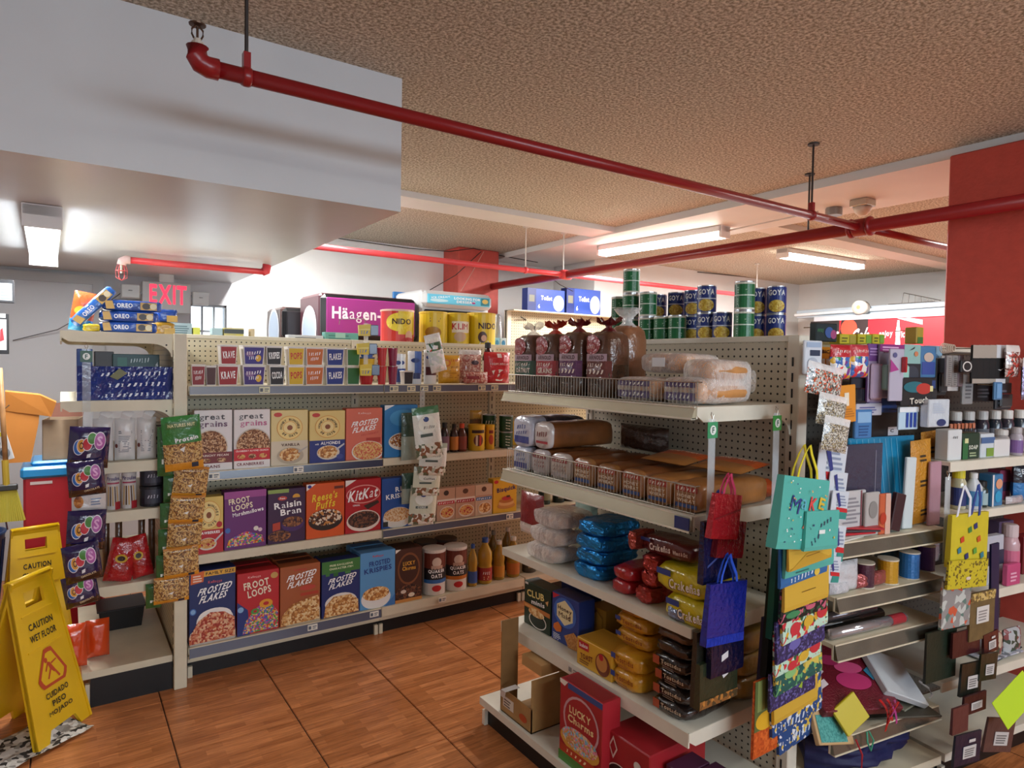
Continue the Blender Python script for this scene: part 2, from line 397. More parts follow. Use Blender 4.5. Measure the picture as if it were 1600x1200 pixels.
def peg_material(col, pitch=.0254, hole='#1a1714'):
    m, nt, b, N, L = node_mat('pegboard')
    tc = N('ShaderNodeTexCoord'); sp = N('ShaderNodeSeparateXYZ'); L(tc.outputs['Object'], sp.inputs[0])
    def mth(op, a, v=None, c=None):
        q = N('ShaderNodeMath'); q.operation = op; L(a, q.inputs[0])
        if v is not None:
            if isinstance(v, (int, float)): q.inputs[1].default_value = v
            else: L(v, q.inputs[1])
        return q.outputs[0]
    dd = []
    for ax in ('X', 'Z'):
        f = mth('FRACT', mth('DIVIDE', sp.outputs[ax], pitch)); s = mth('SUBTRACT', f, .5); dd.append(mth('MULTIPLY', s, s))
    d = mth('LESS_THAN', mth('ADD', dd[0], dd[1]), .024)
    mx = N('ShaderNodeMixRGB'); L(d, mx.inputs[0]); mx.inputs[1].default_value = lin(col); mx.inputs[2].default_value = lin(hole); L(mx.outputs[0], b.inputs['Base Color'])
    b.inputs['Roughness'].default_value = .5
    return m
TILE = tile_material(); POP = popcorn_material(); PEG = peg_material('#cbbf9f'); PEG2 = peg_material('#c4bda9')
WHITE = M('#dcdedd', .6, bump=.06, bscale=40, var=.04, vscale=3); SOFF = M('#cfd3d6', .33, bump=.05, bscale=25, var=.05, vscale=2)
RED = M('#b8463a', .55, bump=.15, bscale=60, var=.08, vscale=20); PIPE = M('#8c1a1e', .3, bump=.03, bscale=80)
PIPEL = M('#d8434a', .35)
CREAM = M('#d6cdb4', .45, bump=.04, bscale=50, var=.06, vscale=9); CREAMW = M('#ddd8c8', .4, bump=.04, bscale=50, var=.06, vscale=9)
BLACK = M('#0d0d0f', .5); DARK = M('#17161a', .6); STEEL = M('#b9b6ae', .25, .85, bump=.05, bscale=30)
NAVY = M('#3b3f58', .3, coat=.4); TAG = M('#e9e6da', .5); WIRE = M('#b8b4aa', .25, .9)

fl = struct(MB().box(-3, -4, -.06, 8.2, 6, -.006).build('floor', M('#33241b', .8)))
TX, TY, TP = .352, 2.722, .4547
tm = MB(); g = .0022; c = .0025
tm.rings([[(g, g, -.006), (TP-g, g, -.006), (TP-g, TP-g, -.006), (g, TP-g, -.006)], [(g, g, -c), (TP-g, g, -c), (TP-g, TP-g, -c), (g, TP-g, -c)],
          [(g+c, g+c, 0), (TP-g-c, g+c, 0), (TP-g-c, TP-g-c, 0), (g+c, TP-g-c, 0)]])
tmesh = None; rest = MB()
for i in range(-8, 18):
    for j in range(-15, 8):
        x, y = TX+i*TP, TY+j*TP
        if -3 <= i <= 3 and -5 <= j <= 6:
            if tmesh is None: o = tm.build('floor_tile', TILE, fl); tmesh = o.data
            else: o = bpy.data.objects.new('floor_tile', tmesh); COL.objects.link(o); o.parent = fl
            o.location = (x, y, 0)
        elif x > -3 and x < 7.7 and y > -4 and y < 5.5:
            rest.add([(x+g, y+g, -.0005), (x+TP-g, y+g, -.0005), (x+TP-g, y+TP-g, -.0005), (x+g, y+TP-g, -.0005)], [(0, 1, 2, 3)])
rest.build('floor_tile_field', TILE, fl, kind='stuff')
struct(MB().box(-3.1, -4.1, 2.6, 8.3, 6, 2.7).build('ceiling', POP))
struct(MB().box(-3, 2.401, 2.085, 1.10, 5.8, 2.6).build('trim_1', SOFF))['label'] = 'white boxed soffit under the ceiling'
wl = MB(); wl.box(-3, 5.5, 0, .80, 5.6, 2.085).box(.80, 5.5, 1.91, 1.10, 5.6, 2.085).box(.80, 5.5, 0, 1.10, 5.6, .9).box(1.06, 5.5, .9, 1.10, 5.6, 1.91)
struct(wl.build('wall_back_left', M('#b9bcc0', .55, var=.04, vscale=3)))
wb = MB(); wb.box(1.10, 5.8, 0, 4.5, 5.9, 2.6); struct(wb.build('wall_back', WHITE))
struct(MB().box(4.5, 5.12, 0, 8.2, 5.9, 2.6).build('wall_back_right', WHITE))
struct(MB().box(8.1, -4, 0, 8.2, 5.12, 2.6).build('wall_right', WHITE))
struct(MB().box(-3.1, -4, 0, -3, 5.6, 2.6).build('wall_left', WHITE))
wf = MB(); wf.box(-3, -4.1, 0, -.7, -4, 2.6).box(3.9, -4.1, 0, 8.2, -4, 2.6).box(-.7, -4.1, 0, 3.9, -4, 1.4).box(-.7, -4.1, 2.3, 3.9, -4, 2.6)
struct(wf.build('wall_front', WHITE))
# ceiling beams
struct(MB().box(3.66, -4, 2.55, 4.42, 5.8, 2.61).build('trim_2', M('#d6d7d5', .55, var=.03, vscale=4)))
struct(MB().box(1.10, 3.93, 2.56, 3.66, 4.2, 2.61).build('trim_3', M('#d6d7d5', .55, var=.03, vscale=4)))
struct(MB().box(4.42, 3.0, 2.555, 8.1, 3.2, 2.61).build('trim_4', M('#cfc8bb', .55, var=.03, vscale=4)))
struct(MB().cbox(3.60, .72, 0, 4.15, 1.495, 2.55, .006).build('column', RED))
struct(MB().cbox(3.12, 5.5, 0, 3.58, 5.8, 2.6, .006).build('column_far', RED))
# door and window in the back wall
d = thing('door_1', 'plain grey door with a flat casing under the soffit', 'door', (-.62, 5.5, 0)); d['kind'] = 'structure'
MB().box(0, -.03, 0, .80, 0, 2.0).build('door_leaf', M('#c3c6c9', .45), d)
cs = MB(); cs.box(-.07, -.045, 0, 0, 0, 2.06).box(.80, -.045, 0, .87, 0, 2.06).box(0, -.045, 2.0, .80, 0, 2.06); cs.build('casing', M('#aeb1b3', .5), d)
MB().lathe([(.012, 0), (.03, .0), (.03, .012), (.012, .014)], cx=.72, cy=-.05, cz=1.0).build('knob', STEEL, d)
wn = thing('window_1', 'bright window with grey bars beside the exit sign', 'window', (.80, 5.5, .9)); wn['kind'] = 'structure'
fr = MB(); fr.box(0, .02, 0, .012, .08, 1.01).box(.248, .02, 0, .26, .08, 1.01).box(0, .02, .995, .26, .08, 1.01).box(0, .02, 0, .26, .08, .02); fr.build('window_frame', M('#9aa0a4', .4), wn)
for q in (.085, .17): MB().box(q, .03, .02, q+.012, .06, .995).build('mullion', M('#8f9699', .4), wn)
MB().box(.012, .035, .80, .248, .055, .815).build('rail', M('#8f9699', .4), wn)
for q in (.012, .097, .182): MB().box(q, .044, .02, q+.073, .046, .995).build('pane', film('#dff0f8', .05, .02, 0), wn)
# ------------------------------------------------------------------ light fittings
def batten(label, x0, y0, x1, y1, z, power, wd=.12, emit=14, col='#fbf8ee'):
    dx, dy = x1-x0, y1-y0; L = math.hypot(dx, dy); a = math.atan2(dy, dx)
    t = thing('ceiling_light', label, 'ceiling light', (x0, y0, z), a, 'fluorescent ceiling lights')
    MB().prism([(0, -wd*.45)], 0, 0) if False else None
    MB().cbox(0, -wd/2, -.045, L, wd/2, 0, .004).build('housing', M('#d7d5d2', .4), t)
    MB().rings([[(x, -wd*.47, -.046), (x, -wd*.40, -.085), (x, wd*.40, -.085), (x, wd*.47, -.046)] for x in (.02, L-.02)]).build('diffuser', M(col, .5, emit=emit), t)
    for x in (0, L-.02): MB().box(x, -wd*.5, -.088, x+.02, wd*.5, -.0001).build('end_cap', M('#e2e0dc', .4), t)
    o = area_light('ceiling_light_lamp', (L/2, 0, -.095), L*.95, wd*.8, power, (1, .98, .96)); o.parent = t
    return t
batten('long lit strip light on the beam above the green cans', 3.97, 4.43, 4.10, 3.2, 2.55, 80)
batten('lit strip light farthest right, near the red column', 5.5, 3.66, 6.75, 3.6, 2.6, 75)
batten('bright square-ended strip light under the low soffit at far left', -.06, 3.15, -.08, 4.5, 2.083, 17, .13, 14, '#f3f9ff')
batten('added fill strip light on the ceiling behind the viewer', .2, -1.6, 1.6, -1.6, 2.6, 17)  # unseen lamp, added to fill the foreground
batten('added weak fill strip light over the right hand aisle behind the viewer', 2.6, .1, 2.6, -1.2, 2.6, 5)  # added out of frame as weak fill for the right hand shelves
batten('strip light on the main ceiling hidden behind the soffit', 1.30, 4.1, 1.30, 5.4, 2.6, 26)  # lamp added where the soffit covers it, to brighten the back of the shop
batten('strip light on the ceiling hidden behind the near red column', 5.6, .9, 5.6, 2.1, 2.6, 50)  # extra lamp added out of sight to lift the right of the background


# ------------------------------------------------------------------ sprinkler pipework
def pipe_run(label, pts, r, mat=PIPE, group='red sprinkler pipes'):
    t = thing('sprinkler_pipe', label, 'pipe', pts[0], 0, group); p0 = Vector(pts[0])
    MB().tube([Vector(p)-p0 for p in pts], r, 14).build('pipe', mat, t, smooth=True)
    return t, p0
def rod(t, p0, p, z1, mat=M('#2a2321', .5)):
    q = Vector(p)-p0; m = MB().tube([q+Vector((0, 0, .03)), q+Vector((0, 0, z1-p[2]))], .005, 6); m.build('hanger_rod', mat, t)
    MB().lathe([(.028, -.002), (.028, .004)], cx=q.x, cy=q.y, cz=q.z+z1-p[2]-.006, seg=10).build('ceiling_flange', mat, t)
def clampring(t, q, r, ax='x', mat=PIPE, ln=.03):
    d = Vector((ln, 0, 0)) if ax == 'x' else Vector((0, ln, 0))
    MB().tube([q-d, q-d*.5, q+d*.5, q+d], [r*.9, r, r, r*.9], 14).build('coupling', mat, t, smooth=True)
Zp = 2.25
a, b_ = at_z(318, 112, Zp), at_z(1352, 353, Zp); py = (a.y+b_.y)/2; mx_ = b_.x+.02
t, p0 = pipe_run('long red sprinkler pipe crossing the ceiling in the foreground', [(a.x, py, Zp), (mx_, py, Zp)], .021)
e = Vector((0, 0, 0))
MB().tube([e+Vector((.03, 0, 0)), e+Vector((.005, 0, 0)), e+Vector((-.012, 0, .006)), e+Vector((-.02, 0, .02)), e+Vector((-.02, 0, .045))], [.027, .027, .027, .027, .027], 14).build('elbow', PIPE, t, smooth=True)
h = MB(); h.lathe([(.014, 0), (.014, .012), (.009, .014), (.009, .02)], cx=-.02, cz=.045, seg=12); h.build('sprinkler_nipple', M('#d8d2c6', .4, .5), t)
hd = MB(); BR = M('#5a4334', .35, .7)
for s in (-1, 1): hd.tube([(-.02+s*.008, 0, .065), (-.02+s*.013, 0, .075), (-.02+s*.013, 0, .088), (-.02+s*.003, 0, .098)], .0025, 6)
hd.tube([(-.02, 0, .066), (-.02, 0, .096)], .003, 6); sh = hd.build('sprinkler_head', BR, t)
MB().lathe([(.005, 0), (.02, .001), (.021, .004), (.004, .003)], cx=-.02, cz=.098, seg=14).build('deflector', BR, sh)
for u, v in ((385, 115), (1268, 330)):
    q = at_y(u, v, py); rod(t, p0, (q.x, py, Zp), 2.6); clampring(t, Vector((q.x, py, Zp))-p0, .026, 'x', PIPE, .012)
    MB().box(q.x-p0.x-.009, -.012, .01, q.x-p0.x+.009, .012, .062).build('hanger_strap', PIPE, t)
# main
m0, m1 = at_z(1352, 353, Zp), at_z(790, 444, Zp); Xm = mx_
t, p0 = pipe_run('thick red sprinkler main running from the far column to the near red column', [(Xm, .3, Zp), (Xm, 5.75, Zp)], .034)
clampring(t, Vector((Xm, py, Zp))-p0, .047, 'y', PIPE, .05); 
for dy in (-.05, .05): clampring(t, Vector((Xm, py+dy, Zp))-p0, .052, 'y', PIPE, .01)
rod(t, p0, (Xm, py+.3, Zp), 2.6)
t, p0 = pipe_run('short red sprinkler pipe leaving the main behind the near red column', [(Xm, py-.03, Zp-.01), (Xm+1.3, py-.06, Zp-.01)], .02)
b0, b1 = at_z(500, 385, Zp), at_z(1205, 460, Zp); yb = 4.36
t, p0 = pipe_run('thin bright red sprinkler pipe along the back of the shop', [(1.02, yb, Zp), (6.05, yb, Zp)], .021, PIPEL)
for u in (821, 880, 1183):
    q = at_y(u, 425, yb); rod(t, p0, (q.x, yb, Zp), 2.6, M('#cfccc6', .5)); clampring(t, Vector((q.x, yb, Zp))-p0, .027, 'x', PIPEL, .012)
clampring(t, Vector((Xm, yb, Zp))-p0, .042, 'x', PIPEL, .05)
MB().tube([(5.03, 0, 0), (5.03, 0, .05)], .014, 10).build('upright_head', M('#caa79b', .4, .4), t)
q0, q1 = at_z(196, 409, 2.03), at_z(416, 425, 2.03); yl = (q0.y+q1.y)/2
t, p0 = pipe_run('short red sprinkler pipe under the soffit left of the exit sign', [(q0.x, yl, 2.035), (q1.x, yl, 2.035)], .018, PIPEL)
MB().tube([(.02, 0, 0), (0, 0, 0), (-.018, 0, -.01), (-.022, 0, -.03)], .024, 12).build('elbow', M('#d9b9b6', .4), t, smooth=True)
cg = MB()
for i in range(6):
    a_ = i*math.pi/3; cg.tube([(-.022+.018*math.cos(a_), .018*math.sin(a_), -.03), (-.022+.028*math.cos(a_), .028*math.sin(a_), -.06), (-.022+.026*math.cos(a_), .026*math.sin(a_), -.10), (-.022, 0, -.115)], .002, 5)
cg.lathe([(.027, -.002), (.027, .002)], cx=-.022, cz=-.062, seg=14); cg.build('head_guard', M('#d0585a', .4), t)
MB().tube([(-.022, 0, -.03), (-.022, 0, -.075)], .006, 8).build('sprinkler_head', M('#c9b9a0', .3, .7), t)
MB().tube([(q1.x-q0.x-.01, 0, 0), (q1.x-q0.x+.01, 0, .005), (q1.x-q0.x+.016, 0, .045)], .026, 12).build('end_elbow', PIPEL, t, smooth=True)
# conduit, junction boxes and cables
jb = thing('junction_box', 'square metal junction box with a white lamp holder above the pipe crossing', 'junction box', at_z(1348, 312, 2.55)); p = jb.location
MB().cbox(-.055, -.055, -.045, .055, .055, 0, .004).build('box', STEEL, jb)
MB().lathe([(.02, -.10), (.045, -.075), (.055, -.047), (.03, -.046)], seg=18).build('lamp_holder', M('#d3cfc5', .5), jb, smooth=True)
jb2 = thing('junction_box', 'round grey junction box beside the square one on the beam', 'junction box', at_z(1303, 325, 2.55))
MB().lathe([(.05, -.05), (.052, -.048), (.052, -.006), (.05, 0)], seg=20).build('drum', M('#8f9396', .35, .6), jb2)
cq = MB()
ca, cb = at_z(1300, 330, 2.52), at_z(1140, 360, 2.52)
cq.tube([ca+Vector((-.06, .06, 0)), cb], .006, 6); tag(cq.build('conduit', M('#c9c7c2', .4)), 'thin conduit running along the beam from the strip light to the junction boxes', 'conduit')
def cable(label, pts, col='#1b1b1b', r=.004):
    p0 = Vector(pts[0]); P = [Vector(p)-p0 for p in pts]; out = []
    for i in range(len(P)-1):
        for k in range(6): out.append(P[i].lerp(P[i+1], k/6))
    out.append(P[-1]); tag(MB().tube(out, r, 5).build('cable', M(col, .5), None, loc=p0), label, 'cable')
cable('black cable draped across the top of the far red column', [at_y(525, 372, 5.76), at_y(640, 388, 5.76), at_y(702, 393, 5.48), at_y(740, 388, 5.47), at_y(780, 399, 5.6), at_y(840, 410, 5.08)])
cable('thin black cable hanging from the far red column to the freezer', [at_y(752, 393, 5.46), at_y(712, 430, 5.3), at_y(672, 453, 5.1)])
cable('thin pale cable slanting down the far red column', [at_y(756, 393, 5.46), at_y(738, 425, 5.38), at_y(720, 455, 5.2)], '#c99a8c', .003)
cable('black cable hanging below the back pipe by the boxed tissue', [at_y(850, 425, 4.9), at_y(875, 445, 4.9), at_y(895, 455, 4.9)])
cable('grey wire stretched from the exit sign down to the wall at left', [at_y(197, 452, 5.3), at_y(172, 470, 5.35), at_y(90, 515, 5.4), at_y(20, 532, 5.45)], '#4a4a4c', .003)
# ================================================================== SHELVING
def xplate(mb, pts, x0, x1, mi=0):
    """polygon of (y, z) extruded along x"""
    n = len(pts); vs = [(x0, p[0], p[1]) for p in pts]+[(x1, p[0], p[1]) for p in pts]
    return mb.add(vs, [tuple(range(n)), tuple(range(2*n-1, n-1, -1))]+[(i, i+n, (i+1) % n+n, (i+1) % n) for i in range(n)], mi)
def bracket_poly(y0, y1, z, h=.045, drop=.075):
    pts = [(y0, z), (y0, z-h*.55), (y0+.03, z-h)]
    yc = y1-.012; R = drop
    for k in range(7):
        a = k/6*math.pi/2; pts.append((yc-R+R*math.sin(a), z-h-(R*.75)*(1-math.cos(a))))
    return pts+[(y1, z-h-drop*.75), (y1, z)]
def gondola(name, label, loc, rotz, W, depth, height, shelves, peg=PEG, met=CREAM, deck=None, ends=(0, 1), posts=(0, 1), panel_z0=.1, tr=0):
    """local x 0..W, front lip at y=0, pegboard at y=depth. shelves: (top z, front y, lip colour material, lip height, lip lean)"""
    g = thing(name, label, 'shelf unit', loc, rotz)
    MB().box(.0, depth, panel_z0, W-tr, depth+.012, height-.02).build('pegboard_panel', peg, g)
    MB().cbox(0, depth-.004, height-.022, W-tr, depth+.03, height, .003).build('top_rail', met, g)
    for q in posts:
        x = -.025 if q == 0 else W-.02
        po = MB(); po.cbox(x, depth-.008, 0, x+.045, depth+.045, height, .003); o = po.build('upright', met, g)
        sl = MB()
        for k in range(int((height-.1)/.052)): sl.box(x+.018, depth-.0095, .1+k*.052, x+.024, depth-.0075, .13+k*.052)
        sl.build('slot_row', DARK, o, kind='stuff')
    out = []
    for (z, yf, lipm, lh, lean) in shelves:
        s = MB(); s.box(.002, yf+.004, z-.014, W-.002, depth-.0115, z); s.box(.002, yf, z-lh, W-.002, yf+.006, z-.0005); so = s.build('shelf', met, g)
        for q in ends:
            m = MB(); x = 0 if q == 0 else W-.004
            xplate(m, bracket_poly(yf+.001, depth-.004, z-.0005), x-.001, x+.004); m.build('bracket', met, so)
            MB().tube([(x-.0018, depth-.035, z-.05), (x+.0045, depth-.035, z-.05)], .004, 8).build('rivet', DARK, so)
        if lipm:
            l = MB(); l.add([(.004, yf-.001, z-.001), (W-.004, yf-.001, z-.001), (W-.004, yf-.003-lean, z-lh+.003), (.004, yf-.003-lean, z-lh+.003)], [(0, 1, 2, 3)])
            xplate(l, [(yf, z-.001), (yf-.004, z-.001), (yf-.005-lean, z-lh), (yf, z-lh)], .004, W-.004)
            l.build('price_channel', lipm, so)
            e = MB(); e.box(.004, yf-.0065-lean, z-lh-.002, W-.004, yf-.0005, z-lh+.003); e.box(.004, yf-.007, z-.003, W-.004, yf, z+.0015); e.build('channel_edge', met, so)
        out.append(so)
    if deck:
        z, yf = deck
        MB().box(0, yf, z-.03, W-.002, depth-.0115, z).build('base_deck', met, g)
        k = MB(); k.box(.01, yf+.03, 0, W-.01, yf+.045, z-.03); k.box(0.002, yf+.03, 0, .012, depth-.01, z-.03); k.box(W-.012, yf+.03, 0, W-.002, depth-.01, z-.03); k.build('kick_plate', BLACK, g)
        for x in (0.008, W-.02): MB().box(x-.006, yf+.012, 0, x+.014, yf+.028, z-.055).build('base_foot', met, g)
    return g, out
def price_tag(so, x, y, z, w=.055, h=.032, col='#e9e6da'):
    r = MB(); r.box(x, y-.0015, z-h, x+w, y, z).build('price_tag', M(col, .5), so)
    p = MB(); p.box(x+.004, y-.0022, z-h*.8, x+w*.35, y-.0014, z-h*.25); p.box(x+w*.5, y-.0022, z-h*.45, x+w*.9, y-.0014, z-h*.3); p.box(x+w*.5, y-.0022, z-h*.75, x+w*.8, y-.0014, z-h*.62); return p
CY = 3.32; CD = .42; CX0, CX1, CX2 = .478, 1.432, 2.39; ZS = (1.372, .972, .582, .155)
LIPG = M('#57596b', .3, coat=.4); LIPN = M('#26294a', .3, coat=.5)
gA, sA = gondola('gondola_bay', 'cream pegboard shelf bay of large cereal boxes, nearest the end display', (CX0, CY, 0), 0, CX1-CX0, CD, 1.622,
    [(ZS[0], 0, LIPG, .042, .004), (ZS[1], 0, LIPN, .042, .004), (ZS[2], 0, None, .042, 0), (ZS[3], 0, LIPG, .05, .006)], deck=(.108, .02), ends=(0,), posts=(0,), tr=.027)
gB, sB = gondola('gondola_bay', 'cream pegboard shelf bay of oats, oil bottles and drink mixes beside the cereal bay', (CX1, CY, 0), 0, CX2-CX1, CD, 1.622,
    [(ZS[0], 0, LIPG, .042, .004), (ZS[1], 0, None, .04, 0), (ZS[2], 0, LIPG, .042, .004), (ZS[3], .0, None, .05, 0)], deck=(.108, .02), ends=(), posts=(0,), tr=.027)
CX3 = 3.35
gC, sC = gondola('gondola_bay', 'far cream shelf bay glimpsed between the bread shelves', (CX2+.004, CY, 0), 0, CX3-CX2, CD, 1.622,
    [(ZS[0], 0, LIPG, .042, .004), (ZS[1], 0, None, .04, 0), (ZS[2], 0, LIPG, .042, .004), (ZS[3], .0, None, .05, 0)], deck=(.108, .02), ends=(1,), posts=(0, 1))
for gg, W in ((gA, CX1-CX0), (gB, CX2-CX1), (gC, CX3-CX2)):
    m = MB(); m.box(0, CD+.046, 1.585, W-.002, CD+.44, 1.60); m.box(0, CD+.43, 1.55, W-.002, CD+.44, 1.60); m.build('back_shelf', CREAM, gg)
def tags(so, lst, z, g0, col='#e9e6da'):
    for u in lst:
        x = at_y(u, 600+(1.5-z)*300, CY-.006).x-g0; price_tag(so, x-.025, -.009, z-.006, .05, .03, col).build('tag_print', M('#5b6470', .6), so)
tags(sA[0], (413,), ZS[0], CX0, '#d9d7b6'); tags(sA[1], (334, 466), ZS[1], CX0); tags(sA[3], (488,), ZS[3], CX0)
tags(sB[0], (615, 642, 662, 682, 752, 772), ZS[0], CX1, '#d8cfae'); tags(sB[3], (690,), ZS[3], CX1); tags(sB[2], (795,), ZS[2], CX1); tags(sA[3], (584,), ZS[3], CX0)
# end display facing left
EX, EY0, EY1 = -.006, 4.18, 3.285
gE, sE = gondola('end_display', 'end-of-aisle shelf unit seen from its side at left, stacked with snack packs', (EX, EY0, 0), -math.pi/2, EY0-EY1, .425, 1.607,
    [(1.605, 0, None, .045, 0), (1.312, .0, None, .042, 0), (1.045, .12, None, .042, 0), (.832, .12, None, .042, 0), (.512, .12, None, .042, 0)], deck=(.155, .07), ends=(0, 1), posts=(0, 1), met=CREAM)
# bread run facing left
BX, BY0, BY1, BD = 1.525, 2.285, 1.275, .475
LIPS = M('#c9c2a8', .25, .35, bump=.05, bscale=20, coat=.3)
gN, sN = gondola('gondola_bay', 'shelf unit of packaged bread and crackers in the foreground', (BX, BY0, 0), -math.pi/2, BY0-BY1, BD, 1.607,
    [(1.38, 0, LIPS, .035, .014), (1.058, 0, LIPS, .045, .012), (.725, .0, None, .03, 0), (.412, 0, None, .045, 0)], peg=PEG2, met=CREAMW, deck=(.115, -.1), ends=(0, 1), posts=(0, 1))
m = MB(); m.box(0, BD+.045, 1.585, .822, BD+.44, 1.60); m.box(0, BD+.43, 1.57, .822, BD+.44, 1.6); m.build('back_shelf', CREAMW, gN)
MB().box(.95, -.018, 1.058-.04, 1.005, -.0145, 1.054).build('blue_channel_label', M('#27346f', .4), sN[1])
price_tag(sN[3], .45, -.001, .405, .06, .03, '#d9d6cb').build('tag_print', M('#8a8a86', .6), sN[3])
def wire_fence(g, x0, x1, y, z, h, step=.0155):
    m = MB()
    for zz in (z+.004, z+h): m.tube([(x0, y, zz), (x1, y, zz)], .0022, 6)
    n = int((x1-x0)/step)
    for i in range(n+1):
        x = x0+(x1-x0)*i/n; m.tube([(x, y, z), (x, y, z+h)], .0013, 4)
    for x in (x0, x1): m.tube([(x, y, z+h), (x, y+.02, z+h)], .002, 5)
    m.build('wire_fence', WIRE, g, kind='stuff')
wire_fence(sN[0], .004, .995, .018, 1.38, .072); wire_fence(sN[1], .004, .995, .018, 1.058, .085)
# stationery run, slightly skewed
SA = math.radians(-8.7); SO = Vector((2.058, 1.145, 0)); SE = Vector((math.cos(SA), math.sin(SA), 0)); SNv = Vector((-math.sin(SA), math.cos(SA), 0))
def S(s, d, z): return SO+SE*s+SNv*d+Vector((0, 0, z))
def at_s(u, v, d):
    D = ray(u, v); t = ((SO.dot(SNv))+d)/(D.x*SNv.x+D.y*SNv.y); P = CAM+D*t
    return (P-SO).dot(SE), P.z
LIPD = M('#8b877c', .22, .8, bump=.08, bscale=25, var=.2, vscale=6)
g1, s1 = gondola('gondola_bay', 'narrow stationery shelf bay with folders and ribbon, right of the bread unit', SO, SA, .565, .30, 1.60,
    [(.935, 0, LIPD, .045, .012), (.757, 0, LIPD, .045, .012), (.603, 0, LIPD, .05, .012), (.288, 0, LIPD, .045, .012)], peg=peg_material('#4a463f'), met=CREAM, deck=(.11, -.02), ends=(), posts=(), tr=.01)
g2, s2 = gondola('gondola_bay', 'shelf bay of toiletries and hanging packs at the right edge', S(.585, 0, 0), SA, .95, .30, 1.60,
    [(1.168, -.0, None, .035, 0), (.978, 0, None, .03, 0), (.663, 0, None, .035, 0), (.36, 0, None, .035, 0)], peg=peg_material('#4a463f'), met=CREAMW, deck=(.11, -.02), ends=(), posts=(0, 1))
# ================================================================== CEREAL SHELVES
CORN = CM(['#d9a05a', '#b87434', '#e6bd7d', '#9c5a24'], 176); FLAKE = CM(['#e0b070', '#c98a45', '#efd09a', '#a8682d'], 112)
PECAN = CM(['#b98a62', '#8b5a3a', '#d9b58e', '#6d4028'], 176); CHOC = CM(['#3a2118', '#5b3323', '#2a1610', '#7a4a30'], 128)
LOOPS = CM(['#d23b3b', '#e9b13b', '#4a9a4a', '#3f6cb8', '#b04a9a', '#d9c59a'], 144); PUFF = CM(['#6b3a1e', '#c98a45', '#3a1d10', '#a8682d'], 120)
MARSH = CM(['#e8c8a0', '#d9a05a', '#e58aa8', '#8ac0d8', '#c98a45'], 144); BERRY = CM(['#c98a45', '#b3202a', '#e0b070', '#d9a05a'], 144)
BRAN = CM(['#7a4a2c', '#3b1d2a', '#9a6238', '#5a3322'], 128)
def frontrect(u0, v0, u1, v1, Y): 
    a, b = at_y(u0, v1, Y), at_y(u1, v1, Y); return a.x, b.x, at_y((u0+u1)/2, v0, Y).z
def cbx(label, u0, v0, u1, v1, row, col, items, D=.062, top=None, Y=None, cat='cereal box', name='cereal_box'):
    Y = Y or CY+.014; x0, x1, zt = frontrect(u0, v0, u1, v1, Y)
    return carton(name, label, cat, (x0+.001, Y, ZS[row]+.0008), x1-x0-.002, zt-ZS[row], D, col, items, side=top)
def bowl(cx, cz, rx, rz, food, rim='#e9e4da'):
    return [('e', cx, cz, rx, rz, rim), ('e', cx, cz+rz*.12, rx*.92, rz*.78, food)]
def ff(col, sub, subc): return [('t', 'FROSTED', .52, .72, .72, .10, '#ffffff', 7, .35), ('t', 'FLAKES', .50, .60, .62, .10, '#ffffff', 7, .35)]
ring = lambda cz, k=.30: [('e', .5, cz, k+.05, (k+.05)*.62, '#d98f2a'), ('e', .5, cz, k+.035, (k+.035)*.62, '#f0d588'), ('e', .5, cz, k*.62, k*.62*.62, '#d98f2a'), ('e', .5, cz, k*.58, k*.58*.62, '#f3dd9a'), ('e', .5, cz+.0, k*.25, k*.25*.62, '#8a4a22'), ('a', 'HONEY BUNCHES', .5, cz, k*.80, k*.80*.62, 190, -10, .042, '#4a2512'), ('a', 'of OATS', .5, cz, k*.80, k*.80*.62, 215, 325, .046, '#4a2512')]
# second shelf
cbx('white cereal box with a maroon band, leftmost on the second shelf', 303, 641, 363, 734, 1, '#e6e2e2', [('t', 'great', .47, .87, .66, .11, '#4a4448'), ('t', 'grains', .5, .755, .74, .12, '#6b4a66'), ('e', .42, .38, .47, .30, '#d9d2c8'), ('e', .42, .38, .44, .28, PECAN), ('r', 0, .12, 1, .30, '#7a2a2e'), ('t', 'CRUNCHY PECAN', .5, .25, .8, .035, '#f0dcd0'), ('e', .3, .17, .13, .035, PECAN), ('e', .72, .17, .13, .035, PECAN), ('r', 0, 0, 1, .12, '#e6e2e2'), ('t', 'PECANS', .4, .065, .55, .05, '#6a2228')])
cbx('white cereal box with a bright red band, second from left on the second shelf', 365, 640, 422, 731, 1, '#e8e3e2', [('t', 'great', .47, .87, .66, .11, '#4a4448'), ('t', 'grains', .54, .755, .74, .12, '#c46a94'), ('e', .54, .38, .5, .30, '#cfc8bd'), ('e', .54, .38, .47, .28, PECAN), ('r', 0, .13, 1, .33, '#c8202c'), ('t', 'CRANBERRY ALMOND CRUNCH', .5, .295, .9, .03, '#ffe6e0'), ('e', .2, .2, .11, .04, BERRY), ('e', .5, .2, .11, .04, PECAN), ('e', .8, .2, .11, .04, BERRY), ('r', 0, 0, 1, .13, '#e8e3e2'), ('t', 'CRANBERRIES', .45, .07, .75, .05, '#7a2228')])
cbx('yellow and cream cereal box lettered vanilla on the second shelf', 423, 641, 481, 728, 1, '#e2cf8f', [('r', 0, 0, 1, .44, '#d8cdb4'), ('e', .18, .92, .11, .04, '#c8433a')]+ring(.68)+[('t', 'VANILLA', .52, .37, .5, .05, '#5a3a2a'), ('e', .52, .17, .36, .15, '#b8ab95'), ('e', .5, .19, .28, .12, FLAKE), ('p', [(.72, .24), (.98, .33), (.99, .31), (.74, .21)], '#b8b4ae')])
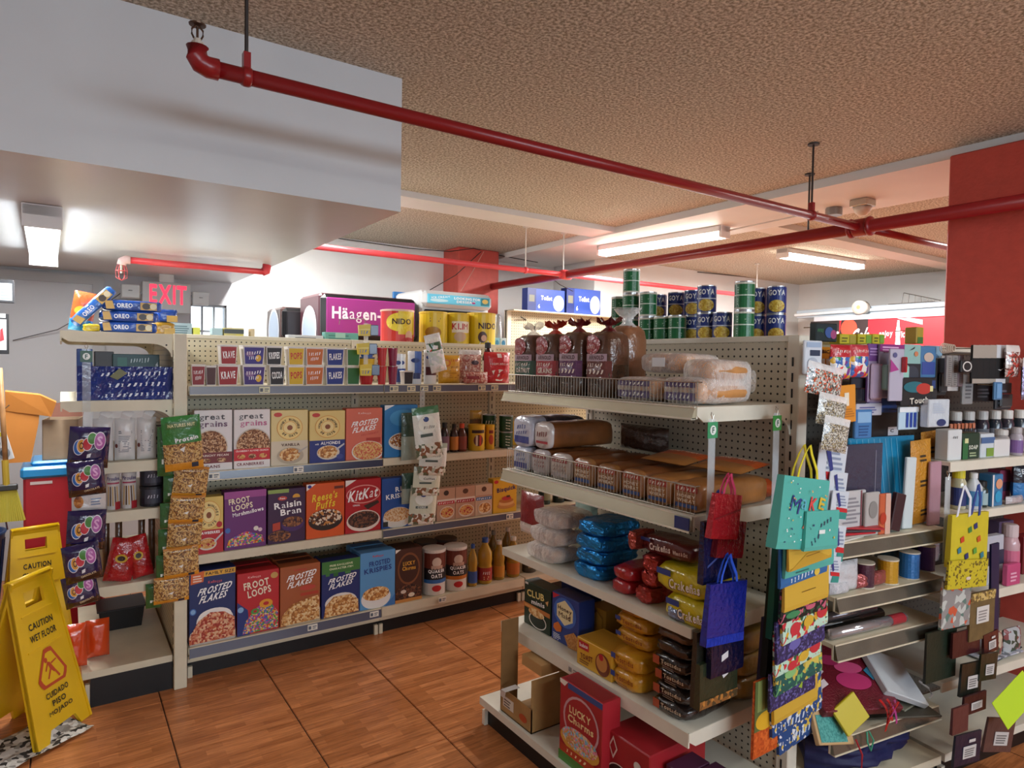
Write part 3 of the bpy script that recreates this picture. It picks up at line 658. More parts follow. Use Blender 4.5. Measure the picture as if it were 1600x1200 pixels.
cbx('yellow and navy cereal box lettered almonds on the second shelf', 483, 642, 539, 725, 1, '#e5cd82', [('r', 0, 0, 1, .43, '#27347f'), ('e', .18, .92, .11, .04, '#c8433a')]+ring(.69)+[('t', 'ALMONDS', .58, .375, .55, .06, '#ffffff'), ('t', 'with', .2, .36, .1, .035, '#ffffff'), ('e', .52, .19, .32, .14, '#d9d2c4'), ('e', .5, .20, .28, .12, FLAKE), ('p', [(.74, .26), (.97, .36), (.98, .33), (.76, .22)], '#c8c8cc'), ('e', .85, .1, .1, .05, '#3f4c95')])
cbx('salmon red cereal box of frosted flakes on the second shelf beside the blue one', 540, 638, 597, 722, 1, '#d9705a', ff(0, 0, 0)+[('t', 'Kelloggs', .5, .9, .35, .045, '#f0c9bf'), ('s', 10, .66, .5, .5, .045, '#c03a3a', 8), ('r', .55, .33, .95, .42, '#b33a2e'), ('e', .6, .16, .45, .2, '#e9e4da'), ('e', .6, .17, .42, .18, CM(['#d9a05a', '#d2604a', '#e6bd7d'], 160))])
cbx('plain blue cereal box with a bowl picture, half behind the hanging white bags', 600, 633, 652, 720, 1, '#2f7fc0', [('p', [(0, 1), (.3, 1), (0, .9)], '#e9eef2'), ('e', .55, .75, .4, .16, '#4a9ad2')]+bowl(.56, .3, .44, .17, CM(['#c98a45', '#e9e0d0', '#8a4a22'], 144)))
# third shelf
cbx('yellow and red cereal box lettered strawberries, half hidden by the hanging nut bags', 303, 777, 349, 868, 2, '#e0c268', [('r', 0, 0, 1, .42, '#b8202a')]+ring(.68, .36)+[('t', 'STRAWBERRIES', .45, .37, .85, .05, '#ffffff'), ('e', .45, .17, .32, .11, '#d9d2c4'), ('e', .45, .18, .28, .09, BERRY), ('p', [(.68, .22), (.98, .36), (1, .33), (.7, .18)], '#c8c8cc'), ('e', .86, .5, .1, .055, '#b8202a')])
cbx('purple cereal box lettered marshmallows on the third shelf', 350, 767, 416, 862, 2, '#6a2a72', [('r', 0, .88, 1, 1, '#a04a92'), ('t', 'FROOT', .35, .84, .5, .10, '#f3e6c8', 6), ('t', 'LOOPS', .42, .73, .5, .10, '#f3e6c8', 8), ('t', 'Marshmallows', .56, .63, .74, .07, '#ffffff', 8), ('e', .08, .34, .06, .045, '#3f6cb8'), ('p', [(.05, .05), (.95, .08), (.9, .2), (.5, .3), (.1, .18)], LOOPS), ('e', .75, .33, .06, .04, '#e9e4da'), ('e', .85, .3, .05, .035, '#e6c8d8')], D=.075)
cbx('dark violet raisin cereal box with a light green top strip on the third shelf', 418, 764, 477, 855, 2, '#3d1d45', [('r', 0, .93, .55, 1, '#8ea858'), ('t', 'Post', .38, .83, .14, .035, '#f0d8d0'), ('e', .38, .83, .12, .04, '#c8433a'), ('t', 'Post', .38, .83, .14, .03, '#ffffff'), ('e', .75, .84, .1, .055, '#e0a63a'), ('r', .62, .79, .88, .825, '#3d1d45'), ('t', 'Raisin', .52, .71, .72, .12, '#ffffff', 4), ('t', 'Bran', .6, .58, .55, .115, '#ffffff', 4)]+[('e', .65, .33, .3, .13, '#4a2a66'), ('e', .65, .38, .28, .10, BRAN), ('e', .3, .14, .3, .1, BRAN), ('p', [(.12, .24), (.32, .26), (.32, .40), (.12, .38)], '#b8402a')])
cbx('orange cereal box with a dark bowl of puffs on the third shelf', 478, 755, 538, 846, 2, '#dc5a1e', [('p', [(0, 1), (.24, 1), (0, .88)], '#f0ece6'), ('e', .08, .955, .05, .03, '#2a3a8a'), ('t', 'Reese’s', .48, .76, .66, .14, '#f2d22e', 6, .15), ('t', 'Puffs', .5, .61, .5, .14, '#f2d22e', 6, .15), ('e', .5, .32, .45, .19, '#2a1a14'), ('e', .5, .37, .43, .15, CM(['#6b3a1e', '#c98a45', '#e8d8c0', '#3a1d10'], 112)), ('r', .72, .88, .97, .93, '#6b2a16')])
cbx('red cereal box with a white oval logo and dark bars on the third shelf', 539, 749, 595, 836, 2, '#b4141e', [('p', [(0, 1), (.3, 1), (0, .88)], '#f0ece6'), ('e', .5, .72, .48, .175, '#e8a098'), ('e', .5, .72, .45, .155, '#b4141e'), ('t', 'KitKat', .5, .72, .82, .2, '#ffffff', 6, .2), ('t', 'CEREAL', .3, .52, .2, .03, '#ffffff'), ('p', [(.5, .5), (.9, .58), (.95, .53), (.62, .42)], '#3a2118'), ('e', .5, .22, .47, .2, '#e6d8cc'), ('e', .5, .24, .43, .16, CHOC)])
cbx('royal blue rice cereal box with a white bowl, left of the hanging white bags', 596, 747, 644, 826, 2, '#23519e', [('t', 'RICE', .68, .78, .5, .1, '#ffffff', 4), ('t', 'KRISPIES', .55, .645, .85, .1, '#ffffff', 4), ('e', .52, .2, .48, .21, '#dcd8d0'), ('e', .5, .26, .44, .14, CM(['#d9b58e', '#c98a45', '#e8d0a8'], 176)), ('r', .04, .04, .2, .14, '#2a2a2a')])
for k, (u0, u1, c, l) in enumerate(((682, 711, '#c23a44', 'small tan oatmeal packet box with red berries, first of three on the third shelf'), (711, 742, '#a82a36', 'small tan oatmeal packet box with a maroon stripe, middle of three on the third shelf'), (742, 769, '#3f78b0', 'small tan oatmeal packet box with a blue stripe, third of three on the third shelf'))):
    cbx(l, u0, 763-3*k, u1, 817-4*k, 2, '#c39a80' if k < 2 else '#d0b49a', [('r', .0, .55, 1, .66, '#e6d8cc' if k < 2 else '#c39a80'), ('e', .5, .85, .14, .08, '#3a2a22' if k == 0 else '#5a3a2a'), ('r', .05, .5, .95, .6, c), ('s', 7, .5, .55, .8, .06, '#ffffff'), ('e', .55, .24, .4, .2, '#e0d0c0'), ('e', .55, .25, .35, .16, BERRY if k < 2 else FLAKE)], D=.05, cat='oatmeal box', name='oatmeal_box')
cbx('yellow pancake mix box with a stack of pancakes at the right of the third shelf', 770, 748, 807, 806, 2, '#e2b02a', [('t', 'Bisquick', .55, .68, .8, .17, '#1f2a6a', 6), ('e', .12, .92, .09, .05, '#c8202c'), ('e', .55, .2, .38, .09, '#c98a45'), ('e', .55, .28, .33, .08, '#e0b070'), ('e', .55, .35, .3, .07, '#b8702e'), ('e', .55, .42, .2, .06, '#c0303a'), ('r', .55, .44, .7, .5, '#5a2a16')], cat='baking mix box', name='baking_mix_box')
# bottom shelf
B4 = [
 ('tall navy cereal box with a yellow family size strip, leftmost on the bottom shelf', 295, 890, 368, 1011, '#1c2c63', [('r', .28, .915, 1, .99, '#e0a93a'), ('t', 'FAMILY SIZE', .66, .952, .62, .042, '#2a1c10'), ('p', [(.03, .83), (.3, .85), (.32, 1), (.04, .97)], '#d9682e'), ('l', .08, .86, .28, .96, 3, '#f3d8c8'), ('t', 'Kelloggs', .55, .83, .3, .045, '#c85a66')]+[('t', 'FROSTED', .56, .735, .72, .095, '#ffffff', 7, .35), ('t', 'FLAKES', .52, .625, .58, .095, '#ffffff', 7, .35), ('e', .08, .46, .07, .045, '#3f6cb8'), ('e', .08, .46, .05, .032, '#8ab4dc'), ('e', .55, .30, .40, .17, '#e6e2dc'), ('e', .55, .36, .36, .11, '#f4f0ea'), ('e', .5, .07, .55, .2, '#b8b0a8'), ('p', [(0, .02), (.99, .03), (.98, .30), (.75, .40), (.45, .42), (.2, .33), (0, .12)], CM(['#d98a6a', '#c0603a', '#e6b890', '#a83a2a'], 120))]),
 ('red fruit-ring cereal box on the bottom shelf', 370, 893, 436, 998, '#c0242a', [('t', 'Kelloggs', .4, .92, .3, .04, '#f0b8b0'), ('t', 'FROOT', .45, .80, .6, .12, '#f3ead0', 6), ('t', 'LOOPS', .52, .67, .56, .12, '#f3ead0', 8), ('e', .88, .9, .09, .05, '#c9a05a'), ('p', [(0, 0), (.3, 0), (.25, .4), (0, .55)], '#24367a'), ('e', .08, .42, .07, .045, '#8ab4dc'), ('p', [(.12, .02), (.97, .03), (.97, .3), (.75, .5), (.45, .42), (.2, .22)], LOOPS), ('e', .68, .46, .16, .07, '#e8a02e'), ('e', .68, .46, .07, .03, '#c0242a'), ('e', .42, .36, .1, .045, '#4a9a4a'), ('e', .42, .36, .045, .02, '#c0242a')]),
 ('brown cinnamon flake cereal box on the bottom shelf', 437, 883, 500, 981, '#a85a30', [('t', 'Kelloggs', .5, .92, .3, .04, '#c83a3a')]+[('t', 'FROSTED', .54, .82, .72, .10, '#ffffff', 7, .35), ('t', 'FLAKES', .5, .70, .6, .10, '#ffffff', 7, .35), ('e', .68, .6, .2, .045, '#c24a3a'), ('r', .5, .47, .95, .52, '#b8402a'), ('e', .6, .1, .5, .22, '#b8a890'), ('p', [(.02, .02), (.98, .03), (.97, .44), (.7, .42), (.3, .36), (.05, .2)], FLAKE)]),
 ('navy cereal box with a green pixel-edged top on the bottom shelf', 502, 875, 562, 971, '#1f2f6c', [('r', 0, .78, 1, 1, '#3f7a3a'), ('r', .1, .74, .2, .78, '#3f7a3a'), ('r', .3, .72, .42, .78, '#2f6a30'), ('r', .6, .74, .75, .78, '#4a8a44'), ('t', 'FREE EXCLUSIVE', .5, .92, .6, .035, '#e8f0c8'), ('t', 'CHARACTER ITEM', .5, .86, .62, .035, '#e8f0c8'), ('t', 'FROSTED', .54, .67, .72, .09, '#ffffff', 7, .35), ('t', 'FLAKES', .5, .565, .6, .09, '#ffffff', 7, .35), ('e', .5, .24, .42, .17, '#e6e2dc'), ('p', [(.05, .01), (.97, .02), (.95, .24), (.75, .36), (.3, .36), (.1, .22)], FLAKE)]),
 ('light blue frosted rice cereal box on the bottom shelf', 562, 862, 617, 953, '#5a9ad0', [('t', 'Kelloggs', .5, .92, .3, .045, '#c83a3a'), ('t', 'FROSTED', .55, .8, .6, .09, '#1f3c86', 3), ('t', 'KRISPIES', .5, .685, .78, .09, '#1f3c86', 3), ('e', .45, .18, .42, .19, '#e8e6e2'), ('e', .45, .26, .38, .12, FLAKE), ('p', [(.7, 0), (1, 0), (1, .2), (.9, .12)], '#3f78b8')]),
 ('dark brown chocolate cereal box with an arched frame on the bottom shelf', 617, 857, 659, 943, '#46241a', [('p', [(0, 1), (.2, 1), (0, .93)], '#e9e4da'), ('e', .5, .62, .42, .3, '#7a4a2c'), ('e', .5, .62, .36, .26, '#3a1c14'), ('t', 'LUCKY', .5, .72, .45, .075, '#e0a63a'), ('t', 'Charms', .5, .63, .5, .075, '#e0a63a'), ('e', .5, .17, .48, .15, CHOC), ('e', .6, .12, .12, .04, '#e8d8c0'), ('e', .3, .2, .1, .035, '#d8c8b8'), ('r', 0, 0, 1, .06, '#c98a45')])]
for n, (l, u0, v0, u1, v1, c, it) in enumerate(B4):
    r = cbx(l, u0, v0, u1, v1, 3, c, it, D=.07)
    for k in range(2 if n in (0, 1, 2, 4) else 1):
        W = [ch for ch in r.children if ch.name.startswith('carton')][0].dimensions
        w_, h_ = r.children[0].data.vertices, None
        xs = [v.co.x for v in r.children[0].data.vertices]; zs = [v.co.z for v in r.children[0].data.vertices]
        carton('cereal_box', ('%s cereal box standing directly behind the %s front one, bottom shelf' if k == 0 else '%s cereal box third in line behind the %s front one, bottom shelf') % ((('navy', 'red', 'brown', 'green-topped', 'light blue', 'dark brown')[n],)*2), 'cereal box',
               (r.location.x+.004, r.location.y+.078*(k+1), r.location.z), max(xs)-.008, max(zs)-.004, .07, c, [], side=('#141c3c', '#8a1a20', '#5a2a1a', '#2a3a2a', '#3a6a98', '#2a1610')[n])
def oats(label, u0, u1, v0, v1, band):
    Y = CY+.075; a, b = at_y(u0, v1, Y), at_y(u1, v1, Y); R = (b.x-a.x)/2; cx = (a.x+b.x)/2; zt = at_y((u0+u1)/2, v0, Y-R*.6).z
    H = zt-ZS[3]
    can('oats_canister', label, 'oats canister', (cx, Y, ZS[3]+.0008), R, H, '#e3ddd4', [('r', 0, .58, 1, .93, '#6a2a1c'), ('e', .5, .73, .17, .11, '#d9c4b4'), ('r', .3, .58, .72, .66, '#c4a08c'), ('r', 0, .34, 1, .6, '#15161c'), ('t', 'QUAKER', .5, .53, .62, .085, '#ffffff'), ('t', 'OATS', .5, .43, .4, .085, '#ffffff'), ('r', 0, .27, 1, .35, band), ('e', .5, .16, .17, .07, '#c0242a')], lidh=.016, lidcol='#e6e0d8', face=math.radians(-12))
    return cx, Y, H, R
for l, u0, u1, v0, v1, b in (('white-lidded oats canister with a blue band, left of the pair on the bottom shelf', 661, 693, 859, 938, '#2f6cb0'), ('white-lidded oats canister with an orange band, right of the pair on the bottom shelf', 695, 726, 855, 931, '#c8741e')):
    cx, Y, H, R = oats(l, u0, u1, v0, v1, b)
can('oats_canister', 'oats canister standing behind the blue-banded one', 'oats canister', (cx-.112, CY+.25, ZS[3]+.0008), R, H, '#6a2a1c', lidh=.016, lidcol='#4a423e')
can('oats_canister', 'oats canister standing behind the orange-banded one', 'oats canister', (cx+.03, CY+.25, ZS[3]+.0008), R, H, '#6a2a1c', lidh=.016, lidcol='#4a423e')
def oil(label, u, Y, R, H, col, lab, cap='#2f5aa8', txt=''):
    x = at_y(u, 920, Y).x
    bottle('oil_bottle', label, 'oil bottle', (x, Y, ZS[3]+.0008), [(R*.9, 0), (R, .008), (R, H*.35), (R*.9, H*.42), (R, H*.5), (R*.95, H*.68), (R*.5, H*.82), (R*.34, H*.88), (R*.34, H*.92)], col,
           [(R*.4, H*.9), (R*.42, H*.92), (R*.42, H*.995), (R*.35, H)], cap, [('s', 4, .5, .6, .5, .3, '#ffffff'), ('l', .3, .1, .7, .4, 2, '#f0d8b0')] if txt else [], lab=(R, H*.08, H*.36, lab), alpha=.9, face=math.radians(-14))
oil('slim oil bottle with a blue cap and blue label beside the oats', 738, CY+.055, .028, .25, '#c39a2e', '#2f5aa8')
oil('wide oil bottle with a blue cap and red label on the bottom shelf', 757, CY+.065, .045, .275, '#caa030', '#a8302a', txt='Oil')
oil('amber oil bottle with a white cap second from the right on the bottom shelf', 779, CY+.075, .036, .24, '#b98f2c', '#c98a2a', '#e0dcd2')
oil('amber oil bottle with a white cap at the right end of the bottom shelf', 801, CY+.075, .042, .25, '#b3892a', '#b86a2a', '#e0dcd2')
oil('oil bottle in the back row with a dark cap between the two white caps', 770, CY+.20, .036, .27, '#8f7022', '#6a4a1a', '#8a8a86')
oil('oil bottle in the back row with a pale cap at the right end', 792, CY+.21, .036, .275, '#8f7022', '#6a4a1a', '#cfccc4')
# drink mixes at the right of the second shelf
def sb(u, v, Y): return at_y(u, v, Y).x
def syrup(label, u, R, H, col, cap, lab):
    bottle('syrup_bottle', label, 'syrup bottle', (sb(u, 715, CY+.06), CY+.06, ZS[1]+.0008), [(R*.9, 0), (R, .005), (R, H*.62), (R*.6, H*.8), (R*.45, H*.86)], col, [(R*.5, H*.84), (R*.5, H*.99), (R*.4, H)], cap, lab=(R, H*.08, H*.55, lab))
syrup('dark syrup bottle with a grey label behind the hanging white bags', 694, .028, .175, '#2a1610', '#1a1414', '#7a5a6a')
syrup('dark brown chocolate syrup bottle with an orange label on the second shelf', 709, .026, .165, '#3a1c10', '#2a1a14', '#c87a2a')
syrup('orange-capped brown chocolate syrup bottle on the second shelf', 721, .03, .165, '#5a2a1a', '#d8502a', '#8a3a2a')
def mix(label, u, H, col, items, R=.036, lid='#e2b51e', Y=CY+.07, z=None):
    return can('drink_mix_tub', label, 'drink mix tub', (sb(u, 715, Y), Y, (z if z is not None else ZS[1])+.0008), R, H, col, items, lidh=.014, lidcol=lid, face=math.radians(-16))
mix('wide yellow drink mix tub with brown lettering on the second shelf', 744, .155, '#e0b41e', [('r', .15, .68, .85, .8, '#3a1c10'), ('e', .5, .4, .25, .22, '#6a2a16'), ('r', .36, .2, .46, .6, '#e8d8c0'), ('r', .54, .2, .64, .6, '#c83a2a')], R=.05)
mix('narrow yellow drink mix tub beside the wide one', 765, .15, '#e3ac22', [('e', .5, .4, .22, .2, '#c84a2a'), ('r', .3, .65, .7, .78, '#8a2a1a')], R=.028)
pk = pouch('drink_mix_bag', 'brown and gold drink mix bag behind the yellow tubs', 'drink mix bag', (sb(738, 660, CY+.17), CY+.20, ZS[1]+.117), .085, .11, .03, [(.5, WRAP('#6a4a1c')), (1, WRAP('#c39a3a'))], [('s', 4, .5, .5, .6, .2, '#1a1410')]); 
carton('display_box', 'dark box behind the yellow tubs that carries the brown drink mix bag', 'box', (sb(730, 690, CY+.15), CY+.16, ZS[1]+.0008), .10, .118, .08, '#2a2a26', [])
for k in range(2):
    for z in range(2 if k == 0 else 2):
        pass
for k, (u, z, l) in enumerate(((777, 0, 'bottom green malt tin, left of the two stacks'), (777, 1, 'top green malt tin, left of the two stacks'), (790, 0, 'bottom green malt tin with white lettering in the right stack'), (790, 1, 'top green malt tin with white lettering in the right stack'))):
    can('malt_tin', l, 'drink mix tin', (sb(u, 712, CY+.08)+.0, CY+.08+(.1 if u == 777 else 0), ZS[1]+.0008+z*.102), .043, .10, '#1f4a26', [('s', 4, .5, .5, .7, .4, '#dfe8d8', 90 if u == 790 else 0), ('r', 0, .02, 1, .1, '#16381c')], face=math.radians(-18))
# ------------------------------------------------------------------ top shelf: cereal cups and the rest
def cup(label, u0, u1, v0, v1, z, H, col, txt, tc='#ffffff', side='#e6e2dc', Y=CY+.012, extra=()):
    a, b = at_y(u0, v1, Y), at_y(u1, v1, Y); W = b.x-a.x; D = W*.9
    r = thing('cereal_cup', label, 'cereal cup', (a.x, Y, z+.0008)); i = W*.07
    MB().rings([[(i, i, 0), (W-i, i, 0), (W-i, D-i, 0), (i, D-i, 0)], [(0, .0, H*.93), (W, 0, H*.93), (W, D, H*.93), (0, D, H*.93)]]).build('cup', M(side, .4), r)
    MB().cbox(-.002, -.002, H*.93, W+.002, D+.002, H, .002).build('lid', M('#dedbd6', .35), r)
    def fm(s, t, o): k = t/H; return (i*(1-k)+s*(W-2*i*(1-k))/W, i*(1-k)-o, t)
    decals(r, W, H, [('r', .04, .04, .96, .90, col)]+list(extra)+([('t', txt, .5, .5, .72, .36, tc, 4)] if txt and txt != '~' else [('s', 6, .5, .62, .7, .2, tc, 4), ('s', 5, .5, .36, .5, .2, tc, 4)] if txt else []), fm)
    return r
Hc = .098; z1 = ZS[0]
SUN = [('e', .72, .34, .14, .18, '#e8b83a'), ('e', .3, .55, .2, .14, '#8a6a9a')]
low = [(299, 321, '#8f1f24', '~', 'red'), (340, 373, '#a01c22', 'KRAVE', 'red'), (379, 415, '#43297a', '~', 'purple'), (421, 445, '#1d1518', 'COCOA', 'black'), (450, 476, '#d9b21e', 'POPS', 'yellow'), (477, 506, '#c96a2a', '~', 'orange'), (509, 539, '#26388a', 'FLAKES', 'navy'), (542, 563, '#2a6a34', '', 'green')]
for u0, u1, c, t, n in low:
    cup('%s cereal cup in the bottom row on the top shelf%s' % (n, ', at the far left' if u0 == 299 else (', below its twin' if n == 'red' else '')), u0, u1, 570, 600, z1, Hc, c, t, '#c8202c' if n == 'yellow' else '#ffffff', extra=SUN if n == 'purple' else ())
cup('dark maroon cereal cup turned sideways between two red ones on the top shelf', 322, 338, 572, 600, z1, Hc*.95, '#4a1c1c', '')
upx = [(344, 371, '#a01c22', 'KRAVE', 'red'), (380, 414, '#3b2f86', '~', 'purple'), (416, 441, '#1d1518', 'KRISPIES', 'black'), (450, 476, '#d9b21e', 'POPS', 'yellow'), (478, 506, '#c96a2a', '~', 'orange'), (510, 538, '#26388a', 'FLAKES', 'navy'), (542, 563, '#2a6a34', '', 'green')]
for u0, u1, c, t, n in upx:
    cup('%s cereal cup stacked in the upper row on the top shelf' % n, u0, u1, 545, 570, z1+Hc+.001, Hc*.95, c, t, '#c8202c' if n == 'yellow' else '#ffffff', extra=SUN if n == 'purple' else ())
def gel(label, u0, u1, z, col, yel=False, H=.075):
    Y = CY+.012; a, b = at_y(u0, 590, Y), at_y(u1, 590, Y); W = b.x-a.x; r = thing('pudding_cup', label, 'pudding cup', (a.x+W/2, Y+W/2, z+.0008))
    MB().lathe([(W*.36, 0), (W*.48, H*.92), (W*.5, H*.95), (W*.5, H), (W*.1, H)], seg=18).build('cup', M(col, .25, coat=.5), r); 
    if yel: MB().lathe([(W*.44, H*.3), (W*.495, H*.9)], seg=18).build('sleeve', CARD('#d8b62a'), r)
    return r
gel('red pudding cup at the bottom, left of the stacked cups on the top shelf', 565, 589, z1, '#b81c26', H=.07)
gel('yellow-sleeved pudding cup stacked on the red one on the top shelf', 564, 590, z1+.071, '#1e4f9a', True, .075)
gel('blue pudding cup at the top of the left stack on the top shelf', 566, 589, z1+.147, '#1f6ac0', H=.055)
for k in range(2): gel(('bottom', 'upper')[k]+' crimson pudding cup in the middle stack on the top shelf', 592, 607, z1+k*.1, '#c02a30', H=.099)
for k in range(2): gel(('bottom', 'upper')[k]+' plum pudding cup in the right stack on the top shelf', 609, 624, z1+k*.1, '#8a1f45', H=.099)
# hanging strip of small yellow cups
cs_ = thing('clip_strip', 'clear clip strip of small yellow cup packs above the cereal cups', 'clip strip', at_y(572, 520, CY-.02))
MB().box(-.012, 0, -.19, .012, .002, .05).build('strip', film('#ffffff', .25, .1, .1), cs_)
MB().tube([(0, 0, .05), (0, .03, .075), (0, .40, .09), (0, .41, .06)], .002, 5).build('hook', WIRE, cs_)
for k, (u, v, l) in enumerate(((574, 516, 'top'), (572, 545, 'middle'), (576, 578, 'lowest'))):
    p = at_y(u, v, CY-.055); r = thing('cup_pack', '%s yellow and blue cup pack hanging on the clip strip' % l, 'cup pack', (p.x-.045, CY-.06, p.z-.03), math.radians(-12))
    MB().rings([[(0, 0, 0), (.055, 0, 0), (.055, .03, 0), (0, .03, 0)], [(-.004, -.002, .055), (.058, -.002, .062), (.058, .032, .062), (-.004, .032, .055)]]).build('printed_sleeve', CARD('#d9c02e'), r)
    MB().cbox(.0555, -.002, .002, .098, .034, .058, .003).build('cup', M('#23355f', .3, coat=.3), r)
    decals(r, .055, .055, [('r', .0, .55, 1, .95, '#e8d86a'), ('s', 3, .5, .35, .7, .35, '#2a5ab0')])
# canisters, bags
def topitem(u, v): return at_y(u, v, CY+.06).x
for k, u in enumerate((627, 641)):
    can('creamer_canister', ('white and blue creamer canister, %s of the three') % ('leftmost', 'middle')[k], 'creamer canister', (topitem(u, 590)+.01, CY+.14+.07*k, z1+.0008), .028, .17, '#dfe4ea', [('r', 0, .05, 1, .5, '#2b4790'), ('e', .5, .7, .25, .07, '#27407f')], lidh=.02, lidcol='#e9ecef', face=-.2)
can('creamer_canister', 'white and blue creamer canister, rightmost and widest of the three', 'creamer canister', (topitem(650, 590), CY+.08, z1+.0008), .038, .185, '#dfe4ea', [('r', 0, .0, 1, .38, '#cfd6e0'), ('r', .4, .3, 1, 1, '#3b5ea8'), ('e', .45, .72, .28, .07, '#27407f'), ('r', .25, .16, .8, .34, '#2a3568')], lidh=.02, lidcol='#e9ecef', face=-.2)
cup('small dark square pudding cup standing before the white canisters', 631, 646, 574, 600, z1, .075, '#2a2024', '')
can('creamer_canister', 'white and red creamer bottle with a dark picture', 'creamer canister', (topitem(673, 590), CY+.07, z1+.0008), .036, .195, '#e2ddda', [('r', .5, .52, 1, .92, '#c0392e'), ('e', .4, .78, .28, .06, '#23408a'), ('r', .1, .26, .9, .5, '#5a1f22')], lidh=.02, lidcol='#ecebe8', face=-.2)
x0 = topitem(685, 590); W = topitem(718, 590)-x0
pouch('flour_bag', 'mustard yellow flour bag on the top shelf', 'flour bag', (x0, CY+.06, z1), W, .165, .06, [(1, WRAP('#d8a01e'))], [('e', .25, .72, .2, .12, '#c8641e'), ('e', .25, .72, .14, .085, '#d8a01e'), ('s', 4, .65, .82, .4, .1, '#b8401e'), ('s', 5, .66, .58, .4, .08, '#5a3a1a'), ('l', .4, .2, .9, .5, 4, '#b87a1a')], seed=3)
x0 = topitem(720, 590); W = topitem(755, 590)-x0
pouch('bean_bag', 'clear bag of pinkish beans standing on the top shelf', 'bean bag', (x0, CY+.09, z1), W, .20, .07, [(.85, CM(['#c9a090', '#b3766a', '#dcbcae', '#a85a50'], 90, .35, .8, .6)), (1, film('#ffffff', .5))], [('r', .45, .28, .8, .36, '#7a2a2a'), ('e', .6, .62, .18, .07, '#3a2a3a')], seed=4)
pouch('bean_bag', 'clear bag of beans lying flat in front of the standing bag', 'bean bag', (x0-.005, CY+.018, z1), W*1.05, .07, .03, [(1, CM(['#c88a7a', '#b3564a', '#dcbcae', '#a85a50'], 90, .35, .8, .6))], [('r', .1, .4, .6, .65, '#8a2430')], seed=5)
x0 = topitem(757, 590); W = topitem(797, 590)-x0
pouch('flour_bag', 'bright red flour bag with a white fan shape on the top shelf', 'flour bag', (x0, CY+.07, z1), W, .19, .07, [(1, WRAP('#c81c28'))], [('r', .42, .82, .58, .95, '#ecdcd8'), ('s', 12, .5, .62, .7, .08, '#ffffff'), ('p', [(.2, .4), (.5, .45), (.8, .4), (.62, .08), (.38, .08)], '#ece8e4'), ('t', '2', .5, .26, .16, .16, '#b81c28')], seed=6)
bottle('sauce_bottle', 'small dark sauce bottle behind the red flour bag', 'sauce bottle', (topitem(786, 590), CY+.24, z1+.0008), [(.035, 0), (.035, .16), (.018, .21), (.016, .225)], '#3a1a14', [(.02, .22), (.02, .255), (.01, .256)], '#1a1a1c', lab=(.035, .04, .14, '#c8b8a8'))
pouch('jello_bag', 'bag of dark dates at the back of the top shelf behind the beans', 'food bag', (topitem(748, 590), CY+.22, z1), .11, .2, .05, [(1, WRAP('#3a1a1e'))], seed=8)
pouch('snack_bag', 'pale netted bag of sweets hanging above the top shelf', 'sweet bag', (at_y(674, 560, CY-.03).x, CY-.035, at_y(690, 585, CY-.03).z), .10, .215, .06, [(.55, CM(['#e9ecec', '#d0d8dc', '#c8d8d0'], 60, .3, .5, .7)), (.8, CM(['#c83a2a', '#2a6a34', '#e9ecec', '#2a5a34'], 40, .3, .5, .7)), (1, film('#ffffff', .5))], rot=(0, math.radians(-14), 0), seed=9)
# ------------------------------------------------------------------ clip strips on the cereal shelves
def clip_strip(label, top, L, off=.41, wcol='#dfe6ea', hdr=None):
    c = thing('clip_strip', label, 'clip strip', top)
    MB().box(-.015, -.001, -L, .015, .001, 0).build('strip', film(wcol, .2, .1, .1), c)
    MB().tube([(0, 0, -.01), (.006, 0, .012), (0, .004, .02), (-.006, 0, .012), (0, 0, .0)], .0014, 5).build('hook', WIRE, c)
    if hdr:
        MB().box(-.022, -.003, -.055, .022, -.0012, -.008).build('header_tag', M(hdr, .4), c)
        decals(c, .044, .047, [('e', .5, .5, .3, .3, '#e9f0ea'), ('t', 'F', .5, .5, .22, .36, '#23584a')], lambda s, t, o: (s-.022, -.0032-o, t-.055))
    return c
top = at_y(660, 610, CY-.02); clip_strip('clear clip strip holding the white snack bags on the cereal shelf', top, .50)
PEARL = CM(['#dfe3d6', '#5a6a52', '#e9ebe4', '#b8c0ae', '#8a5a3a'], 60, .3, .4, .6)
